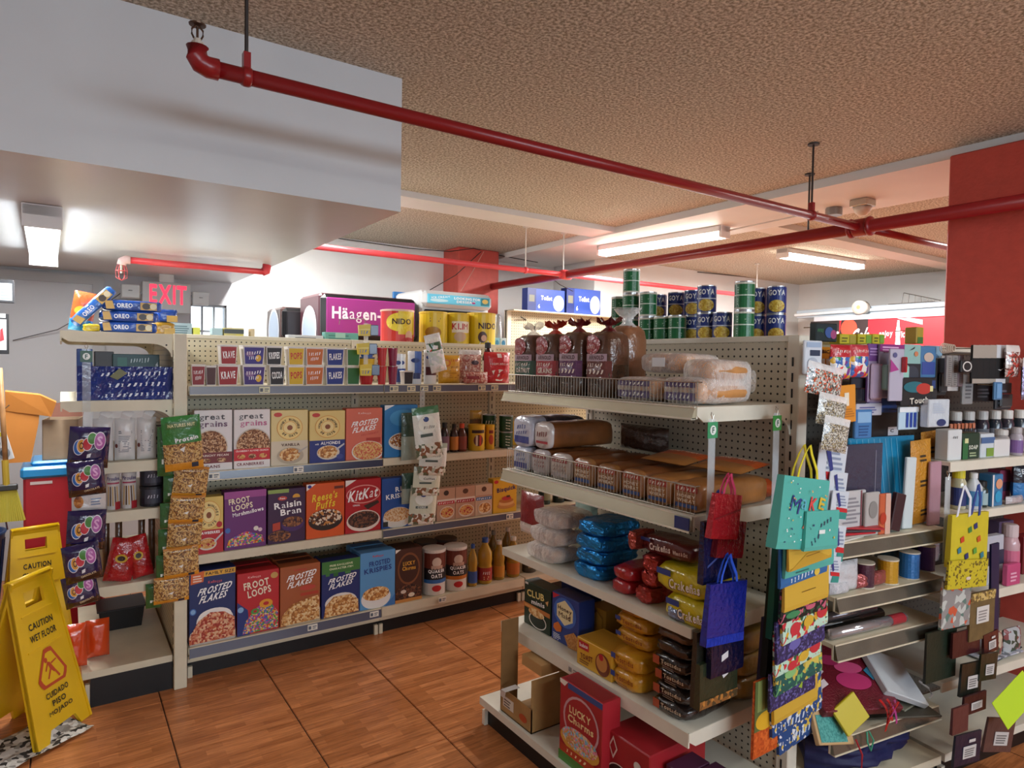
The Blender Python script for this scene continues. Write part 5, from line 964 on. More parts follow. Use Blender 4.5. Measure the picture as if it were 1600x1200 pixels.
# ================================================================== LEFT: END DISPLAY CONTENTS
def ef(u0, v0, u1, v1, Y):
    a, b = at_y(u0, v1, Y), at_y(u1, v1, Y); return a.x, b.x-a.x, at_y((u0+u1)/2, v0, Y).z
ORE = [('p', [(.06, .1), (.2, .15), (.16, .9), (.04, .85)], '#c8a04a'), ('t', 'OREO', .36, .5, .26, .42, '#f2f4f8', 2), ('r', .62, .14, .9, .86, '#c9a24e'), ('e', .72, .5, .07, .3, '#3a2a1c'), ('e', .84, .5, .06, .28, '#e6d8b0')]
z = 1.605; Yo = EY1+.035
for k, (u0, u1, l) in enumerate(((156, 246, 'bottom'), (156, 248, 'second'), (160, 254, 'top'))):
    x0, W, _ = ef(u0, 500, u1, 515, Yo)
    foil_block('blue sandwich cookie pack lying flat, %s of the pile of three on the end display' % l, Yo, x0, z+.001+k*.047, W, .08, .046, '#1f55b0', ORE, seed=200+k, mat=WRAP('#1d52ad'), rotz=0, name='cookie_pack', cat='cookie pack')
for k in range(2):
    x0, W, _ = ef(240+4*k, 500, 262, 515, Yo+.1)
    foil_block('blue and yellow cookie pack behind the pile, %s one' % ('lower', 'upper')[k], Yo+.12, x0, z+.001+k*.06, .09, .08, .058, '#c8962a', [('r', .5, .0, 1, .5, '#e0b030')], seed=205+k, mat=WRAP('#2453a8' if k else '#c8962a'), rotz=0, name='cookie_pack', cat='cookie pack')
p = at_y(118, 518, Yo+.01)
r = foil_block('blue sandwich cookie pack leaning diagonally against the pile on the end display', Yo, p.x+.012, z+.012, .21, .07, .046, '#1f55b0', ORE, seed=210, mat=WRAP('#2a6ac0'), rotz=0, name='cookie_pack', cat='cookie pack'); r.rotation_euler = (0, math.radians(-48), 0); r.location = (p.x+.012, Yo, z+.016)
p = at_y(106, 520, Yo+.06)
pouch('candy_bag', 'orange and light blue candy bag standing at the left of the cookie packs', 'candy bag', (p.x, Yo+.09, z), .085, .17, .035, [(.3, WRAP('#3a9ad0')), (1, WRAP('#e0602e'))], [('e', .4, .5, .28, .12, '#e8b02a'), ('e', .6, .42, .2, .09, '#d83a2a')], rot=(0, math.radians(9), 0), seed=212)
x0, W, _ = ef(143, 500, 152, 520, Yo-.01)
foil_block('small yellow wafer pack poking out under the leaning cookie packs', Yo-.025, x0-.03, z+.001, .06, .05, .03, '#d8b02a', seed=213, mat=WRAP('#d8c02a'), rotz=0, name='wafer_pack', cat='wafer pack')
# second shelf: big blue wrapped packs
z = 1.312
x0, W, zt = ef(120, 566, 272, 618, EY1+.03)
ds = thing('snack_pack', 'wide shiny blue multipack with white lettering on the end display', 'multipack', (x0, EY1+.03, z+.001))
for k in range(1):
    m = MB(); n = 9
    m.rings([[(0+W*i/n if False else W*i/n, .0-.008*(i % 2), 0), (W*i/n, -.012*((i+1) % 2), .07), (W*i/n, -.008*(i % 2), .145), (W*i/n, .2, .145), (W*i/n, .2, 0)] for i in range(n+1)])
    m.build('blue_wrap', M('#16307e', .15, bump=.7, bscale=40, coat=.9), ds)
decals(ds, W, .145, [('s', 13, .58, .78, .7, .13, '#dfe6f4', 2), ('s', 10, .62, .46, .62, .13, '#dfe6f4', 2), ('s', 11, .6, .16, .66, .12, '#dfe6f4', 2), ('p', [(.32, .7), (.42, .95), (.5, .8), (.4, .6)], '#6a6a3a')], lambda s, t, o: (s, -.014-o, t))
carton('snack_box', 'dark teal box with white script behind the blue multipack', 'box', (at_y(176, 560, EY1+.24).x, EY1+.24, z+.001), .19, .20, .12, '#23504c', [('r', .1, .7, .3, .92, '#3a7a68'), ('s', 7, .58, .86, .42, .12, '#e6ecea', 4), ('t', '4', .94, .76, .06, .12, '#ffffff')])
carton('snack_box', 'dark brown box standing left behind the blue multipack', 'box', (at_y(148, 560, EY1+.25).x, EY1+.26, z+.001), .075, .21, .12, '#3a2a22', [])
carton('snack_pack', 'blue carton behind the clear hang strip on the end display', 'box', (at_y(121, 560, EY1+.1).x, EY1+.25, z+.001), .06, .22, .1, '#22499a', [])
# third shelf: white foil bags and cups
z = 1.045
for k, (u0, u1) in enumerate(((145, 177), (179, 211), (214, 244))):
    x0, W, zt = ef(u0, 645, u1, 716, EY1+.05); H = .185
    pouch('milk_powder_bag', 'white foil bag with a folded top, %s of three on the end display' % ('left', 'middle', 'right')[k], 'food bag', (x0, EY1+.05, z), W, H, .05, [(1, M('#dcd9d8', .35, bump=.25, bscale=25, coat=.3))], [('l', .18, .64, .84, .72, 2, '#4a4a52'), ('l', .18, .2, .8, .6, 10, '#8a8a92'), ('e', .08, .35, .06, .05, '#6a2a22')], seed=230+k)
    f = MB(); f.ribbon([(W*.5, 0, H-.012), (W*.55, -.012, H+.012), (W*.75, -.004, H+.032)], (W*.42, 0, -.02), .004); f.build('folded_top', M('#dcd9d8', .35, bump=.25, bscale=25), [o for o in COL.objects if o.get('label', '').startswith('white foil bag') and ('left', 'middle', 'right')[k] in o['label']][0])
for k, (u, zz, l) in enumerate(((252, 1.046, 'lower'), (252, 1.126, 'upper'))):
    x = at_y(u, 690, EY1+.1).x
    can('noodle_cup', '%s white-labelled dark cup right of the white foil bags' % l, 'noodle cup', (x, EY1+.1, zz+.0008), .038, .078, '#3a3634', [('r', .2, .2, .8, .8, '#b9b5ae'), ('l', .3, .3, .7, .7, 3, '#4a4a48')], lidh=.01, lidcol='#b8b2a6')
# fourth shelf: wafer stick tins
z = .832
for k, (u0, u1) in enumerate(((166, 188), (190, 214))):
    x0, W, zt = ef(u0, 738, u1, 790, EY1+.05)
    can('wafer_tin', 'white tin of chocolate wafer sticks, %s one' % ('left', 'right')[k], 'wafer tin', (x0+W/2, EY1+.07, z+.0008), W/2, .17, '#cdc6c2', [('t', 'Pirouline', .5, .8, .8, .1, '#5a4a78'), ('r', .1, .66, .9, .7, '#a8405a')]+[('p', [(.15+.15*q, .1), (.22+.15*q, .1), (.25+.12*q, .6), (.19+.12*q, .6)], '#4a2c1c' if q % 2 else '#c9a05a') for q in range(5)]+[('r', .6, .0, 1, .2, '#a8202a')], lidh=.014, lidcol='#b7b0ac')
for k, (zz, l) in enumerate(((.832, 'lower'), (.925, 'upper'))):
    can('coffee_tin', '%s dark tin stacked right of the wafer tins' % l, 'tin', (at_y(238, 770, EY1+.08).x, EY1+.08, zz+.0008), .05, .09, '#23222c', [('r', .2, .15, .8, .85, '#3a3a48'), ('s', 4, .5, .5, .4, .2, '#b8b8c4')], lidh=.012, lidcol='#1c1b22')
# fifth shelf: red net bags and brown sticks
z = .512
for k, (u0, u1, w) in enumerate(((160, 210, 12), (208, 245, -10))):
    x0, W, _ = ef(u0, 830, u1, 905, EY1+.04)
    pouch('candy_bag', 'shiny red candy bag slumped on the lower end display shelf, %s one' % ('left', 'right')[k], 'candy bag', (x0, EY1+.04, z), W*.9, .19, .045, [(1, M('#a8161e', .15, bump=1, bscale=35, coat=.9, var=.35, vscale=20))], [('e', .45, .55, .22, .1, '#c8a02a'), ('e', .45, .55, .14, .06, '#2a1a14')], rot=(0, math.radians(w), 0), seed=240+k)
for k, u in enumerate((166, 186, 222, 238)):
    p = at_y(u, 860, EY1+.13); t_ = thing('snack_stick', 'brown wrapped biscuit stick standing behind the red bags, %s from the left' % ('first', 'second', 'third', 'fourth')[k], 'biscuit stick', (p.x, EY1+.15, z+.001))
    MB().lathe([(.008, 0), (.014, .01), (.014, .24), (.008, .25)], seg=10).build('wrapper', M('#5a3a24', .3, bump=.6, bscale=30, coat=.6, var=.4, vscale=30), t_, smooth=True)
# deck: orange bags
z = .155
for k, (u0, u1, v0) in enumerate(((96, 136, 945), (134, 172, 948))):
    x0, W, zt = ef(u0, v0, u1, 1010, EY1+.08+.02*k)
    pouch('orange_bag', 'orange plastic bag standing on the base of the end display, %s one' % ('left', 'right')[k], 'plastic bag', (x0, EY1+.08+.07*k, z), W*1.0, .19-.02*k, .07, [(1, M('#d84818', .2, bump=.9, bscale=14, coat=.8))], [('r', .02, .62, .2, .8, '#e0d8e0')] if k == 0 else [], seed=250+k)
bk = thing('black_tray', 'small black tray behind the orange bags on the base of the end display', 'tray', (at_y(158, 960, EY1+.5).x, EY1+.45, z+.001)); MB().rings([[(0, 0, 0), (.17, 0, 0), (.17, .16, 0), (0, .16, 0)], [(-.012, -.012, .10), (.182, -.012, .10), (.182, .172, .10), (-.012, .172, .10)]]).build('tub', M('#131214', .4), bk)
MB().cbox(-.02, -.02, .1, .19, .18, .108, .002).build('rim', M('#1c1b1e', .4), bk)
# ------------------------------------------------------------------ strips hanging on the end display
p = at_y(135, 545, EY1-.03)
clip_strip('clear plastic hang strip with a green tag on the left of the end display', (p.x, EY1-.02, p.z), .56, hdr='#2f5a4a')
TODO = lambda: [('p', [(.03, .02), (.97, .03), (.93, .3), (.5, .36), (.08, .24)], CM(['#5a3420', '#3a2014', '#7a4a2c'], 110)), ('t', 'CHOCOLATE', .62, .2, .42, .06, '#e0c8a0', 10)]+[q for (ch, cx, cz, rx, rz, c1, c2) in (('', .25, .52, .12, .17, '#2f6ab8', ''), ('O', .31, .56, .10, .15, '#e0a040', '#5a3014'), ('', .45, .60, .11, .14, '#c8323e', ''), ('', .56, .74, .11, .13, '#4a8a3c', ''), ('S', .75, .68, .13, .2, '#b060a8', '#e6b0dc')) for q in [('e', cx, cz, rx+.015, rz+.02, '#e8e4ec'), ('e', cx, cz, rx, rz, c1)]+([('t', ch, cx, cz, rx*1.1, rz*1.2, c2)] if ch else [])]+[('p', [(.46, .36), (.56, .39), (.54, .29), (.45, .27)], '#e9e9ec')]
for k, (u0, u1, v0, v1) in enumerate(((104, 168, 668, 733), (108, 166, 722, 777), (102, 163, 798, 862), (104, 162, 852, 912), (104, 158, 900, 950))):
    Y = EY1-.045-.03*(k % 2); x0, W, zt = ef(u0, v0, u1, v1, Y); zb = at_y((u0+u1)/2, v1, Y).z
    pouch('candy_bag', 'dark purple chocolate candy bag with bubble letters, %s on the hanging strip at left' % ('topmost', 'second', 'third', 'fourth', 'lowest')[k], 'candy bag', (x0, Y, zb), W, zt-zb, .045, [(.22, M('#3a2216', .2, bump=.7, bscale=25, coat=.8)), (1, M('#22184a', .2, bump=.5, bscale=25, coat=.8))], TODO(), rot=(math.radians(3), math.radians((4, -4, 3, -7, -9)[k]), 0), seed=260+k)
x0, W, zt = ef(112, 774, 166, 800, EY1-.05)
pouch('candy_bag', 'white snack bag with a nut picture between the purple bags on the strip at left', 'snack bag', (x0, EY1-.03, at_y(139, 800, EY1-.04).z), W, .085, .03, [(1, WRAP('#cfcac8'))], [('e', .2, .5, .14, .3, CM(['#a8622a', '#7a4018', '#c98a45'], 80)), ('l', .55, .3, .95, .7, 3, '#7a8aa8')], seed=270)
p = at_y(288, 555, EY1-.01)
clip_strip('clear clip strip with a small green tag holding the nut bags', (p.x-.01, EY1-.012, p.z), .78)
SEED = CM(['#b98a48', '#8a5a28', '#d9b678', '#6a4420', '#c9a05a'], 190, .3, .7, .6)
for k, (u, v0, v1) in enumerate(((289, 652, 737), (295, 730, 778), (290, 775, 818), (287, 815, 860), (284, 855, 903), (268, 900, 942))):
    Y = EY1-.05-.018*((k+1) % 2); W = .155 if k == 0 else .14; a = at_y(u, v1, Y); zt = at_y(u, v0, Y).z
    pouch('nut_bag', ('green-topped bag of protein nuts, topmost on the strip over the cereal' if k == 0 else '%s bag of mixed seeds with an orange foot on the strip over the cereal' % ('', 'second', 'third', 'fourth', 'fifth', 'lowest')[k]), 'nut bag', (a.x-W/2, Y, a.z), W, zt-a.z, .03,
          [(.16, WRAP('#d8922a')), (.52 if k == 0 else .96, SEED), (1, WRAP('#2f7a34' if k == 0 else '#b9772a'))], ([('r', .1, .78, .9, .9, '#3f6a2a'), ('t', 'NATURES NUT', .5, .84, .7, .06, '#e0d8a0'), ('t', 'Protein', .6, .58, .6, .08, '#ffffff', 6)] if k == 0 else [])+[('r', .68, .04, .86, .13, '#2a3040'), ('p', [(.4, .4), (.55, .45), (.5, .34)], '#e9e6e0')], rot=(math.radians(4), math.radians((-5, 6, 5, 3, -2, 0)[k]), 0), seed=280+k)
    pouch('nut_bag', 'green back of a seed bag peeking out left of the %s one over the cereal' % ('topmost', 'second', 'third', 'fourth', 'fifth', 'lowest')[k] if k < 5 else 'folded green seed bag back at the bottom of the strip', 'nut bag', (a.x-W/2-.028, Y+.03, a.z-.02), .06, (zt-a.z)*.9, .02, [(1, WRAP('#2c5f2e'))], [('t', 'P', .5, .3, .4, .1, '#e6ece0')], rotz=math.radians(-10), seed=300+k)
# ================================================================== wet floor signs
YEL = M('#e0b411', .38, bump=.05, bscale=60, var=.04, vscale=6)
def wet_sign(label, A, B, back, H, wt=.62, words=(), tri=True, hx=None):
    """A, B: floor points of the left and right foot of the front panel; back: floor vector from the front to the rear feet"""
    A, B = Vector(A), Vector(B); mid = (A+B)/2; W = (B-A).length; ex = (B-A).normalized(); ez = (back/2+Vector((0, 0, H))); L = ez.length; ez = ez.normalized(); n = ex.cross(ez).normalized()
    t = thing('wet_floor_sign', label, 'wet floor sign', mid)
    def panel(org, ex, ez, n, name, front):
        def P(s, q, o): return org+ex*s+ez*q+n*o
        h = W/2; ht = h*wt; m = MB(); hw = h*.33
        # outline pieces with handle hole and feet notch
        def plate(pts, o0=0, o1=.012): 
            k = len(pts); m.add([P(s, q, o0) for s, q in pts]+[P(s, q, o1) for s, q in pts], [tuple(range(k)), tuple(range(2*k-1, k-1, -1))]+[(i, i+k, (i+1) % k+k, (i+1) % k) for i in range(k)])
        hwid = lambda q: h+(ht-h)*q/L
        q1, q2, q3, q4 = L*.075, L*.82, L*.91, L
        plate([(-h, 0), (-h*.6, 0), (-h*.45, q1), (-hwid(q1), q1)]); plate([(h*.45, q1), (h*.6, 0), (h, 0), (hwid(q1), q1)])
        plate([(-hwid(q1), q1), (hwid(q1), q1), (hwid(q2), q2), (-hwid(q2), q2)])
        plate([(-hwid(q2), q2), (-hw, q2), (-hw, q3), (-hwid(q3), q3)]); plate([(hw, q2), (hwid(q2), q2), (hwid(q3), q3), (hw, q3)])
        plate([(-hwid(q3), q3), (hwid(q3), q3), (hwid(q4), q4), (-hwid(q4), q4)])
        o = m.build(name, YEL, t)
        b = MB()
        for s in (-1, 1): b.add([P(s*(hwid(0)-.0), q1*0, -.004), P(s*hwid(0)*.93, 0, -.004), P(s*hwid(q4)*.93, q4, -.004), P(s*hwid(q4), q4, -.004), P(s*hwid(0), 0, .02), P(s*hwid(0)*.93, 0, .02), P(s*hwid(q4)*.93, q4, .02), P(s*hwid(q4), q4, .02)], [(0, 1, 2, 3), (4, 5, 6, 7), (0, 1, 5, 4), (1, 2, 6, 5), (2, 3, 7, 6), (3, 0, 4, 7)])
        for q in (L*.56, L*.775): b.add([P(-hwid(q)*.72, q-.002, -.003), P(hwid(q)*.72, q-.002, -.003), P(hwid(q)*.72, q+.004, -.003), P(-hwid(q)*.72, q+.004, -.003), P(-hwid(q)*.72, q-.002, .002), P(hwid(q)*.72, q-.002, .002), P(hwid(q)*.72, q+.004, .002), P(-hwid(q)*.72, q+.004, .002)], [(0, 1, 2, 3), (4, 5, 6, 7), (0, 1, 5, 4), (1, 2, 6, 5), (2, 3, 7, 6), (3, 0, 4, 7)])
        b.build('moulded_rib', YEL, o)
        def fm(s, q, oo): return P(s-h, q, -oo-.001)
        it = []
        if front and words:
            it = [('t', words[0], .5, .70, .42, .042, '#1c1a12'), ('t', words[1], .5, .63, .46, .042, '#1c1a12')]
        if tri and front:
            for col, k in (('#b8431c', 1), (YEL, .8)):
                cz = .43; pts = []
                for a in (90, 210, 330):
                    for da in (-14, 0, 14): pts.append((.5+.27*k*math.cos(math.radians(a+da))*(1 if a == 90 else 1), cz-.02+.135*k*math.sin(math.radians(a+da))))
                it.append(('p', pts, col))
            mc = '#b8431c'
            it += [('e', .43, .475, .028, .016, mc), ('p', [(.44, .465), (.49, .455), (.56, .395), (.53, .385), (.47, .415)], mc), ('p', [(.5, .45), (.60, .46), (.61, .452), (.51, .44)], mc), ('p', [(.53, .395), (.56, .395), (.62, .35), (.59, .345)], mc), ('p', [(.47, .42), (.49, .41), (.42, .36), (.40, .365)], mc), ('p', [(.44, .46), (.46, .45), (.40, .41), (.385, .415)], mc)]
            it += [('t', 'CUIDADO', .5, .27, .40, .036, '#1c1a12'), ('t', 'PISO', .5, .215, .24, .036, '#1c1a12'), ('t', 'MOJADO', .5, .16, .42, .036, '#1c1a12')]
        elif tri: it = [('e', .55, .46, .3, .085, '#c8741a'), ('e', .55, .46, .27, .073, YEL), ('s', 7, .55, .47, .44, .05, '#c8641a', 6), ('l', .3, .22, .8, .32, 3, '#d0941a')]
        if it: decals(o, W, L, it, fm)
        return o
    ma = Vector((0, 0, .0))
    panel(Vector((0, 0, .001)), ex, ez, -n if n.dot(back) < 0 else n, 'front_panel', True)
    ez2 = (-back/2+Vector((0, 0, H))).normalized(); n2 = ex.cross(ez2).normalized(); n2 = n2 if n2.dot(back) < 0 else -n2
    panel(back+Vector((0, 0, .001)), ex, ez2, n2, 'rear_panel', False)
    hz = MB().tube([back/2+Vector((0, 0, H-.006))-ex*W*wt*.5, back/2+Vector((0, 0, H-.006))+ex*W*wt*.5], .012, 10); hz.build('hinge', YEL, t, smooth=True)
    return t
A, B = at_z(60, 1180, 0), at_z(143, 1116, 0); d = (B-A).normalized(); nb = Vector((-d.y, d.x, 0))
wet_sign('yellow folding wet floor sign in front with a slipping figure triangle', A, B, nb*.30, .63, .72, ('CAUTION', 'WET FLOOR'))
C2 = at_z(55, 826, .62); 
ex2 = Vector((.97, .24, 0)).normalized(); nb2 = Vector((-ex2.y, ex2.x, 0)); c2 = Vector((C2.x, C2.y, 0))-nb2*.12
wet_sign('yellow folding caution sign standing behind the front one beside the end display', c2-ex2*.14, c2+ex2*.14, nb2*.24, .63, .72, ('CAUTION', 'CUIDADO'), tri=False)
# ------------------------------------------------------------------ clutter against the left wall
Yc = 4.23
x0, x1 = at_y(36, 760, Yc).x, at_y(135, 760, Yc).x; zt = at_y(60, 722, Yc).z
cl = thing('cooler_bin', 'tall red bin with a bright blue lid behind the caution signs', 'cooler', (x0, Yc, 0)); W = .36; H = .93
MB().cbox(0, 0, 0, W, .34, H-.06, .012).build('bin_body', M('#b3202c', .4, bump=.05, bscale=30, var=.06, vscale=8), cl)
MB().cbox(-.012, -.012, H-.075, W+.012, .352, H-.012, .014).build('lid', M('#1f8fd0', .3, coat=.3), cl)
MB().cbox(.03, .03, H-.012, W-.03, .31, H+.012, .012).build('lid_step', M('#2a9cdc', .3, coat=.3), cl)
MB().box(.03, -.0025, H-.105, .125, -.0002, H-.09).build('label_strip', M('#d9c8c4', .5), cl)
kx = thing('cardboard_box', 'open brown cardboard box sitting on the blue-lidded bin', 'cardboard box', (at_y(66, 700, Yc+.06).x, Yc+.06, H+.013), math.radians(-8))
b = MB(); Wb, Db, Hb = .16, .2, .215; b.box(0, 0, 0, Wb, .004, Hb); b.box(0, 0, 0, .004, Db, Hb); b.box(Wb-.004, 0, 0, Wb, Db, Hb); b.box(0, Db-.004, 0, Wb, Db, Hb); b.box(0, 0, 0, Wb, Db, .004); b.build('box_walls', M('#a58e74', .75, var=.06, vscale=20), kx)
b = MB(); b.add([(0, Db, Hb), (Wb, Db, Hb), (Wb+.01, Db+.05, Hb+.075), (-.01, Db+.05, Hb+.075), (0, Db+.004, Hb), (Wb, Db+.004, Hb), (Wb+.01, Db+.054, Hb+.075), (-.01, Db+.054, Hb+.075)], [(0, 1, 2, 3), (4, 5, 6, 7), (0, 1, 5, 4), (1, 2, 6, 5), (2, 3, 7, 6), (3, 0, 4, 7)]); b.build('top_flap', M('#6a3a26', .75), kx)
en = thing('kraft_envelope', 'folded orange kraft envelope stack beside the cardboard box at left', 'envelope', (at_y(8, 700, Yc-.03).x, Yc+.012, H+.014))
KE = M('#d0863a', .7, bump=.1, bscale=15, var=.05, vscale=6)
WE = at_y(50, 660, Yc-.03).x-at_y(8, 660, Yc-.03).x
MB().add([(0, 0, .0), (WE*.93, .0, 0), (WE*1.25, 0, .2), (WE*1.3, .0, .29), (0, .0, .29), (0, .02, 0), (WE*.93, .02, 0), (WE*1.25, .02, .2), (WE*1.3, .02, .29), (0, .02, .29)], [(0, 1, 2, 3, 4), (9, 8, 7, 6, 5), (0, 1, 6, 5), (1, 2, 7, 6), (2, 3, 8, 7), (3, 4, 9, 8), (4, 0, 5, 9)]).build('envelope', KE, en)
MB().add([(0, -.004, .27), (WE*1.75, -.012, .235), (WE*1.95, -.03, .31), (WE*1.3, -.02, .35), (0, -.02, .37), (0, .03, .27), (WE*1.75, .03, .25), (WE*1.95, .02, .315), (WE*1.3, .03, .355), (0, .03, .375)], [(0, 1, 2, 3, 4), (9, 8, 7, 6, 5), (0, 1, 6, 5), (1, 2, 7, 6), (2, 3, 8, 7), (3, 4, 9, 8), (4, 0, 5, 9)]).build('folded_flap', KE, en)
# broom, mop bucket rack
Ybm = 3.9
br = thing('broom', 'broom with yellow bristles and a wooden pole at the left edge', 'broom', (at_y(12, 815, Ybm).x, Ybm, 0)); bx = br.location.x
zt = at_y(5, 575, Ybm).z; zb = at_y(12, 815, Ybm).z; zn = at_y(10, 765, Ybm).z
MB().tube([(0, 0, zn), (-.025, 0, zt)], .011, 10).build('pole', M('#a8794a', .5, var=.2, vscale=30), br, smooth=True)
MB().tube([(-.004, 0, zn+.02), (-.008, 0, zn+.14)], .014, 10).build('pole_label', M('#c8a83a', .5), br)
m = MB()
for k in range(15):
    s = (k-7)/7; m.tube([(s*.03, 0, zn), (s*.062, 0, zb)], [.006, .008], 6)
m.build('bristles', M('#cfc24a', .6), br, kind='stuff'); MB().cbox(-.04, -.015, zn-.005, .04, .015, zn+.025, .005).build('bristle_cap', M('#3a3a3a', .5), br)
bu = thing('mop_bucket', 'dark blue ribbed mop bucket on the floor at the left edge', 'bucket', (at_y(4, 900, 4.4).x-.16, 4.62, 0))
m = MB(); m.lathe([(.12, 0), (.16, .5), (.17, .52), (.155, .52), (.12, .05)], seg=24); m.build('bucket', M('#1c3f74', .4), bu, smooth=True)
m = MB()
for k in range(24):
    a = 2*math.pi*k/24; m.tube([(.123*math.cos(a), .123*math.sin(a), .02), (.158*math.cos(a), .158*math.sin(a), .48)], .004, 5)
m.build('rib', M('#18365f', .4), bu, kind='stuff')
MB().tube([(.17*math.cos(a), .0, .52+.17*math.sin(a)) for a in [math.pi*i/12 for i in range(13)]], .005, 6).build('handle', WIRE, bu)
def wall_card(name, label, cat, u0, v0, u1, v1, Y, col, items, t=.02):
    a, b = at_y(u0, v1, Y), at_y(u1, v1, Y); zt = at_y((u0+u1)/2, v0, Y).z
    r = thing(name, label, cat, (a.x, Y, a.z)); MB().cbox(0, 0, 0, b.x-a.x, t, zt-a.z, .002).build('card', CARD(col), r); decals(r, b.x-a.x, zt-a.z, items); return r
# hook rail that carries the packs at the left edge
rl = thing('display_stand', 'thin dark display pole at the left edge carrying hanging packs', 'display stand', (at_y(-16, 700, 4.02).x, 4.09, 0)); MB().tube([(0, 0, 0), (0, 0, 2.0)], .012, 8).build('pole', DARK, rl); MB().lathe([(.13, 0), (.13, .012), (.02, .02)], seg=20).build('base', DARK, rl)
for zq in (1.73, 1.55, 1.21):
    MB().tube([(0, 0, zq+.03), (.06, -.04, zq+.03), (.075, -.045, zq+.045)], .003, 6).build('hook', WIRE, rl)
wall_card('lamp_pack', 'black and clear lantern pack hanging at the left edge below the strip light', 'lantern pack', -8, 437, 22, 472, 4.0, '#2a2c30', [('r', .25, .1, .9, .85, '#b9c4d0'), ('l', .3, .15, .85, .8, 5, '#7a8894')], .04)
wall_card('tool_pack', 'black and white framed tool pack hanging at the left edge under the lantern pack', 'tool pack', -10, 490, 14, 553, 4.0, '#17171a', [('r', .0, .1, .85, .86, '#cfcfd2'), ('p', [(.4, .3), (.7, .35), (.6, .65), (.45, .6)], '#a8323a'), ('r', .2, .9, .8, 1, '#d9d9da')], .02)
wall_card('hook_pack', 'white pack with two round grey pictures hanging tilted at the left edge', 'hardware pack', -12, 679, 24, 725, 4.0, '#d6d9dc', [('r', 0, .85, 1, 1, '#c9c23a'), ('e', .4, .66, .22, .15, '#8a9096'), ('e', .4, .66, .12, .08, '#3a3f44'), ('e', .62, .27, .28, .2, '#8a9096'), ('e', .62, .27, .16, .12, '#3a3f44')], .01).rotation_euler = (0, math.radians(-14), 0)
# newspaper under the sign
npz = thing('newspaper', 'crumpled black and white newspaper on the floor under the front wet floor sign', 'newspaper', at_z(48, 1162, .002)); random.seed(11)
m = MB(); NX = 7
vs = [((i/NX-.5)*.34, (j/NX-.5)*.24, .003+.014*random.random()) for j in range(NX+1) for i in range(NX+1)]
m.add(vs, [(j*(NX+1)+i, j*(NX+1)+i+1, (j+1)*(NX+1)+i+1, (j+1)*(NX+1)+i) for j in range(NX) for i in range(NX)]); npm = m.build('sheet', CM(['#c9c6c0', '#2a2826', '#8f8b84', '#d8d6d0'], 55, .8, .2), npz); npz.rotation_euler = (0, 0, math.radians(35))
# ------------------------------------------------------------------ exit sign
xs0, xs1 = at_y(222, 465, 5.2).x, at_y(298, 465, 5.2).x; zb = at_y(260, 489, 5.2).z; ztp = at_y(260, 441, 5.2).z
ex_ = thing('exit_sign', 'grey exit sign with red letters and two emergency lamp heads under the soffit', 'exit sign', (xs0, 5.2, zb)); W = xs1-xs0; H = ztp-zb
MB().cbox(0, 0, 0, W, .05, H, .005).build('housing', M('#a9abac', .45), ex_)
decals(ex_, W, H, [('t', 'EXIT', .53, .60, .76, .62, M('#ff2a44', .5, emit=1.6))])
MB().box(W*.35, .01, H, W*.65, .045, 2.084-zb).build('canopy_mount', M('#c9cbcc', .45), ex_)
for x, zz in ((-.125, .09), (W+.012, .07)):
    l = MB(); l.cbox(x, .005, zz, x+.113, .05, zz+.095, .006); lo = l.build('lamp_head', M('#b4b6b6', .4), ex_); MB().lathe([(.012, 0), (.012, .004)], cx=0, cy=0, cz=0, seg=12).build('screw', M('#6a6c6e', .4), lo, loc=(x+.056, .003, zz+.05))
MB().box(-.02, .02, .12, W+.02, .035, .14).build('lamp_bracket', M('#8a8c8e', .4), ex_)
vb = thing('vent_unit', 'pale wall-mounted metal box behind the cookie packs', 'metal box', (at_y(170, 490, 5.46).x, 5.44, at_y(170, 482, 5.46).z)); MB().cbox(0, 0, 0, .20, .058, .07, .006).build('casing', M('#c2c4c4', .3, .3), vb); MB().box(.02, -.002, .015, .18, 0, .03).build('slot', DARK, vb)
# ================================================================== HANGING GIFT BAGS ON THE BREAD UNIT
def gift_bag(label, u0, u1, v0, v1, Y, mat, items=(), handle=None, t=.02, tilt=0, yaw=0, seed=0, name='gift_bag', cat='gift bag', group=None):
    a, b = at_y(u0, v1, Y), at_y(u1, v1, Y); W = b.x-a.x; H = at_y((u0+u1)/2, v0, Y).z-a.z
    r = thing(name, label, cat, (a.x, Y, a.z), 0, group, (0, math.radians(tilt), math.radians(yaw)))
    m = MB(); m.rings([[(0, 0, 0), (W, 0, 0), (W, t, 0), (0, t, 0)], [(0, -.002, H*.1), (W, -.002, H*.1), (W, t, H*.1), (0, t, H*.1)], [(0, 0, H), (W, 0, H), (W, t*.7, H), (0, t*.7, H)]]); m.build('bag_body', mat, r)
    if handle:
        for yy in (.001, t*.6):
            MB().ribbon([(W*.28, yy, H*.96), (W*.3, yy, H*1.12), (W*.4, yy+.002, H*1.34), (W*.47, yy, H*1.46), (W*.54, yy+.002, H*1.34), (W*.68, yy, H*1.12), (W*.72, yy, H*.96)], (.008, .0, .004), .001).build('handle', M(handle, .5), r)
    if items: decals(r, W, H, items, base=.003)
    return r
FLOR = lambda bg, a, b, c: CM([bg, bg, bg, a, b, c], 34, .6, .0)
hp = at_y(1113, 655, BY1-.03)
clip_strip('clear hang strip with a green tag at the near corner of the top bread shelf', (hp.x, BY1-.03, hp.z), .30, hdr='#3f9a68')
GL = lambda c: M(c, .25, .35, bump=.5, bscale=50, coat=.5)
gift_bag('bright red shiny gift bag hanging from the strip at the bread unit corner', 1110, 1152, 768, 842, BY1-.10, GL('#b8202c'), [('p', [(.05, .45), (.95, .7), (.95, .66), (.05, .42)], '#7a1018')], '#c83a6a', tilt=9)
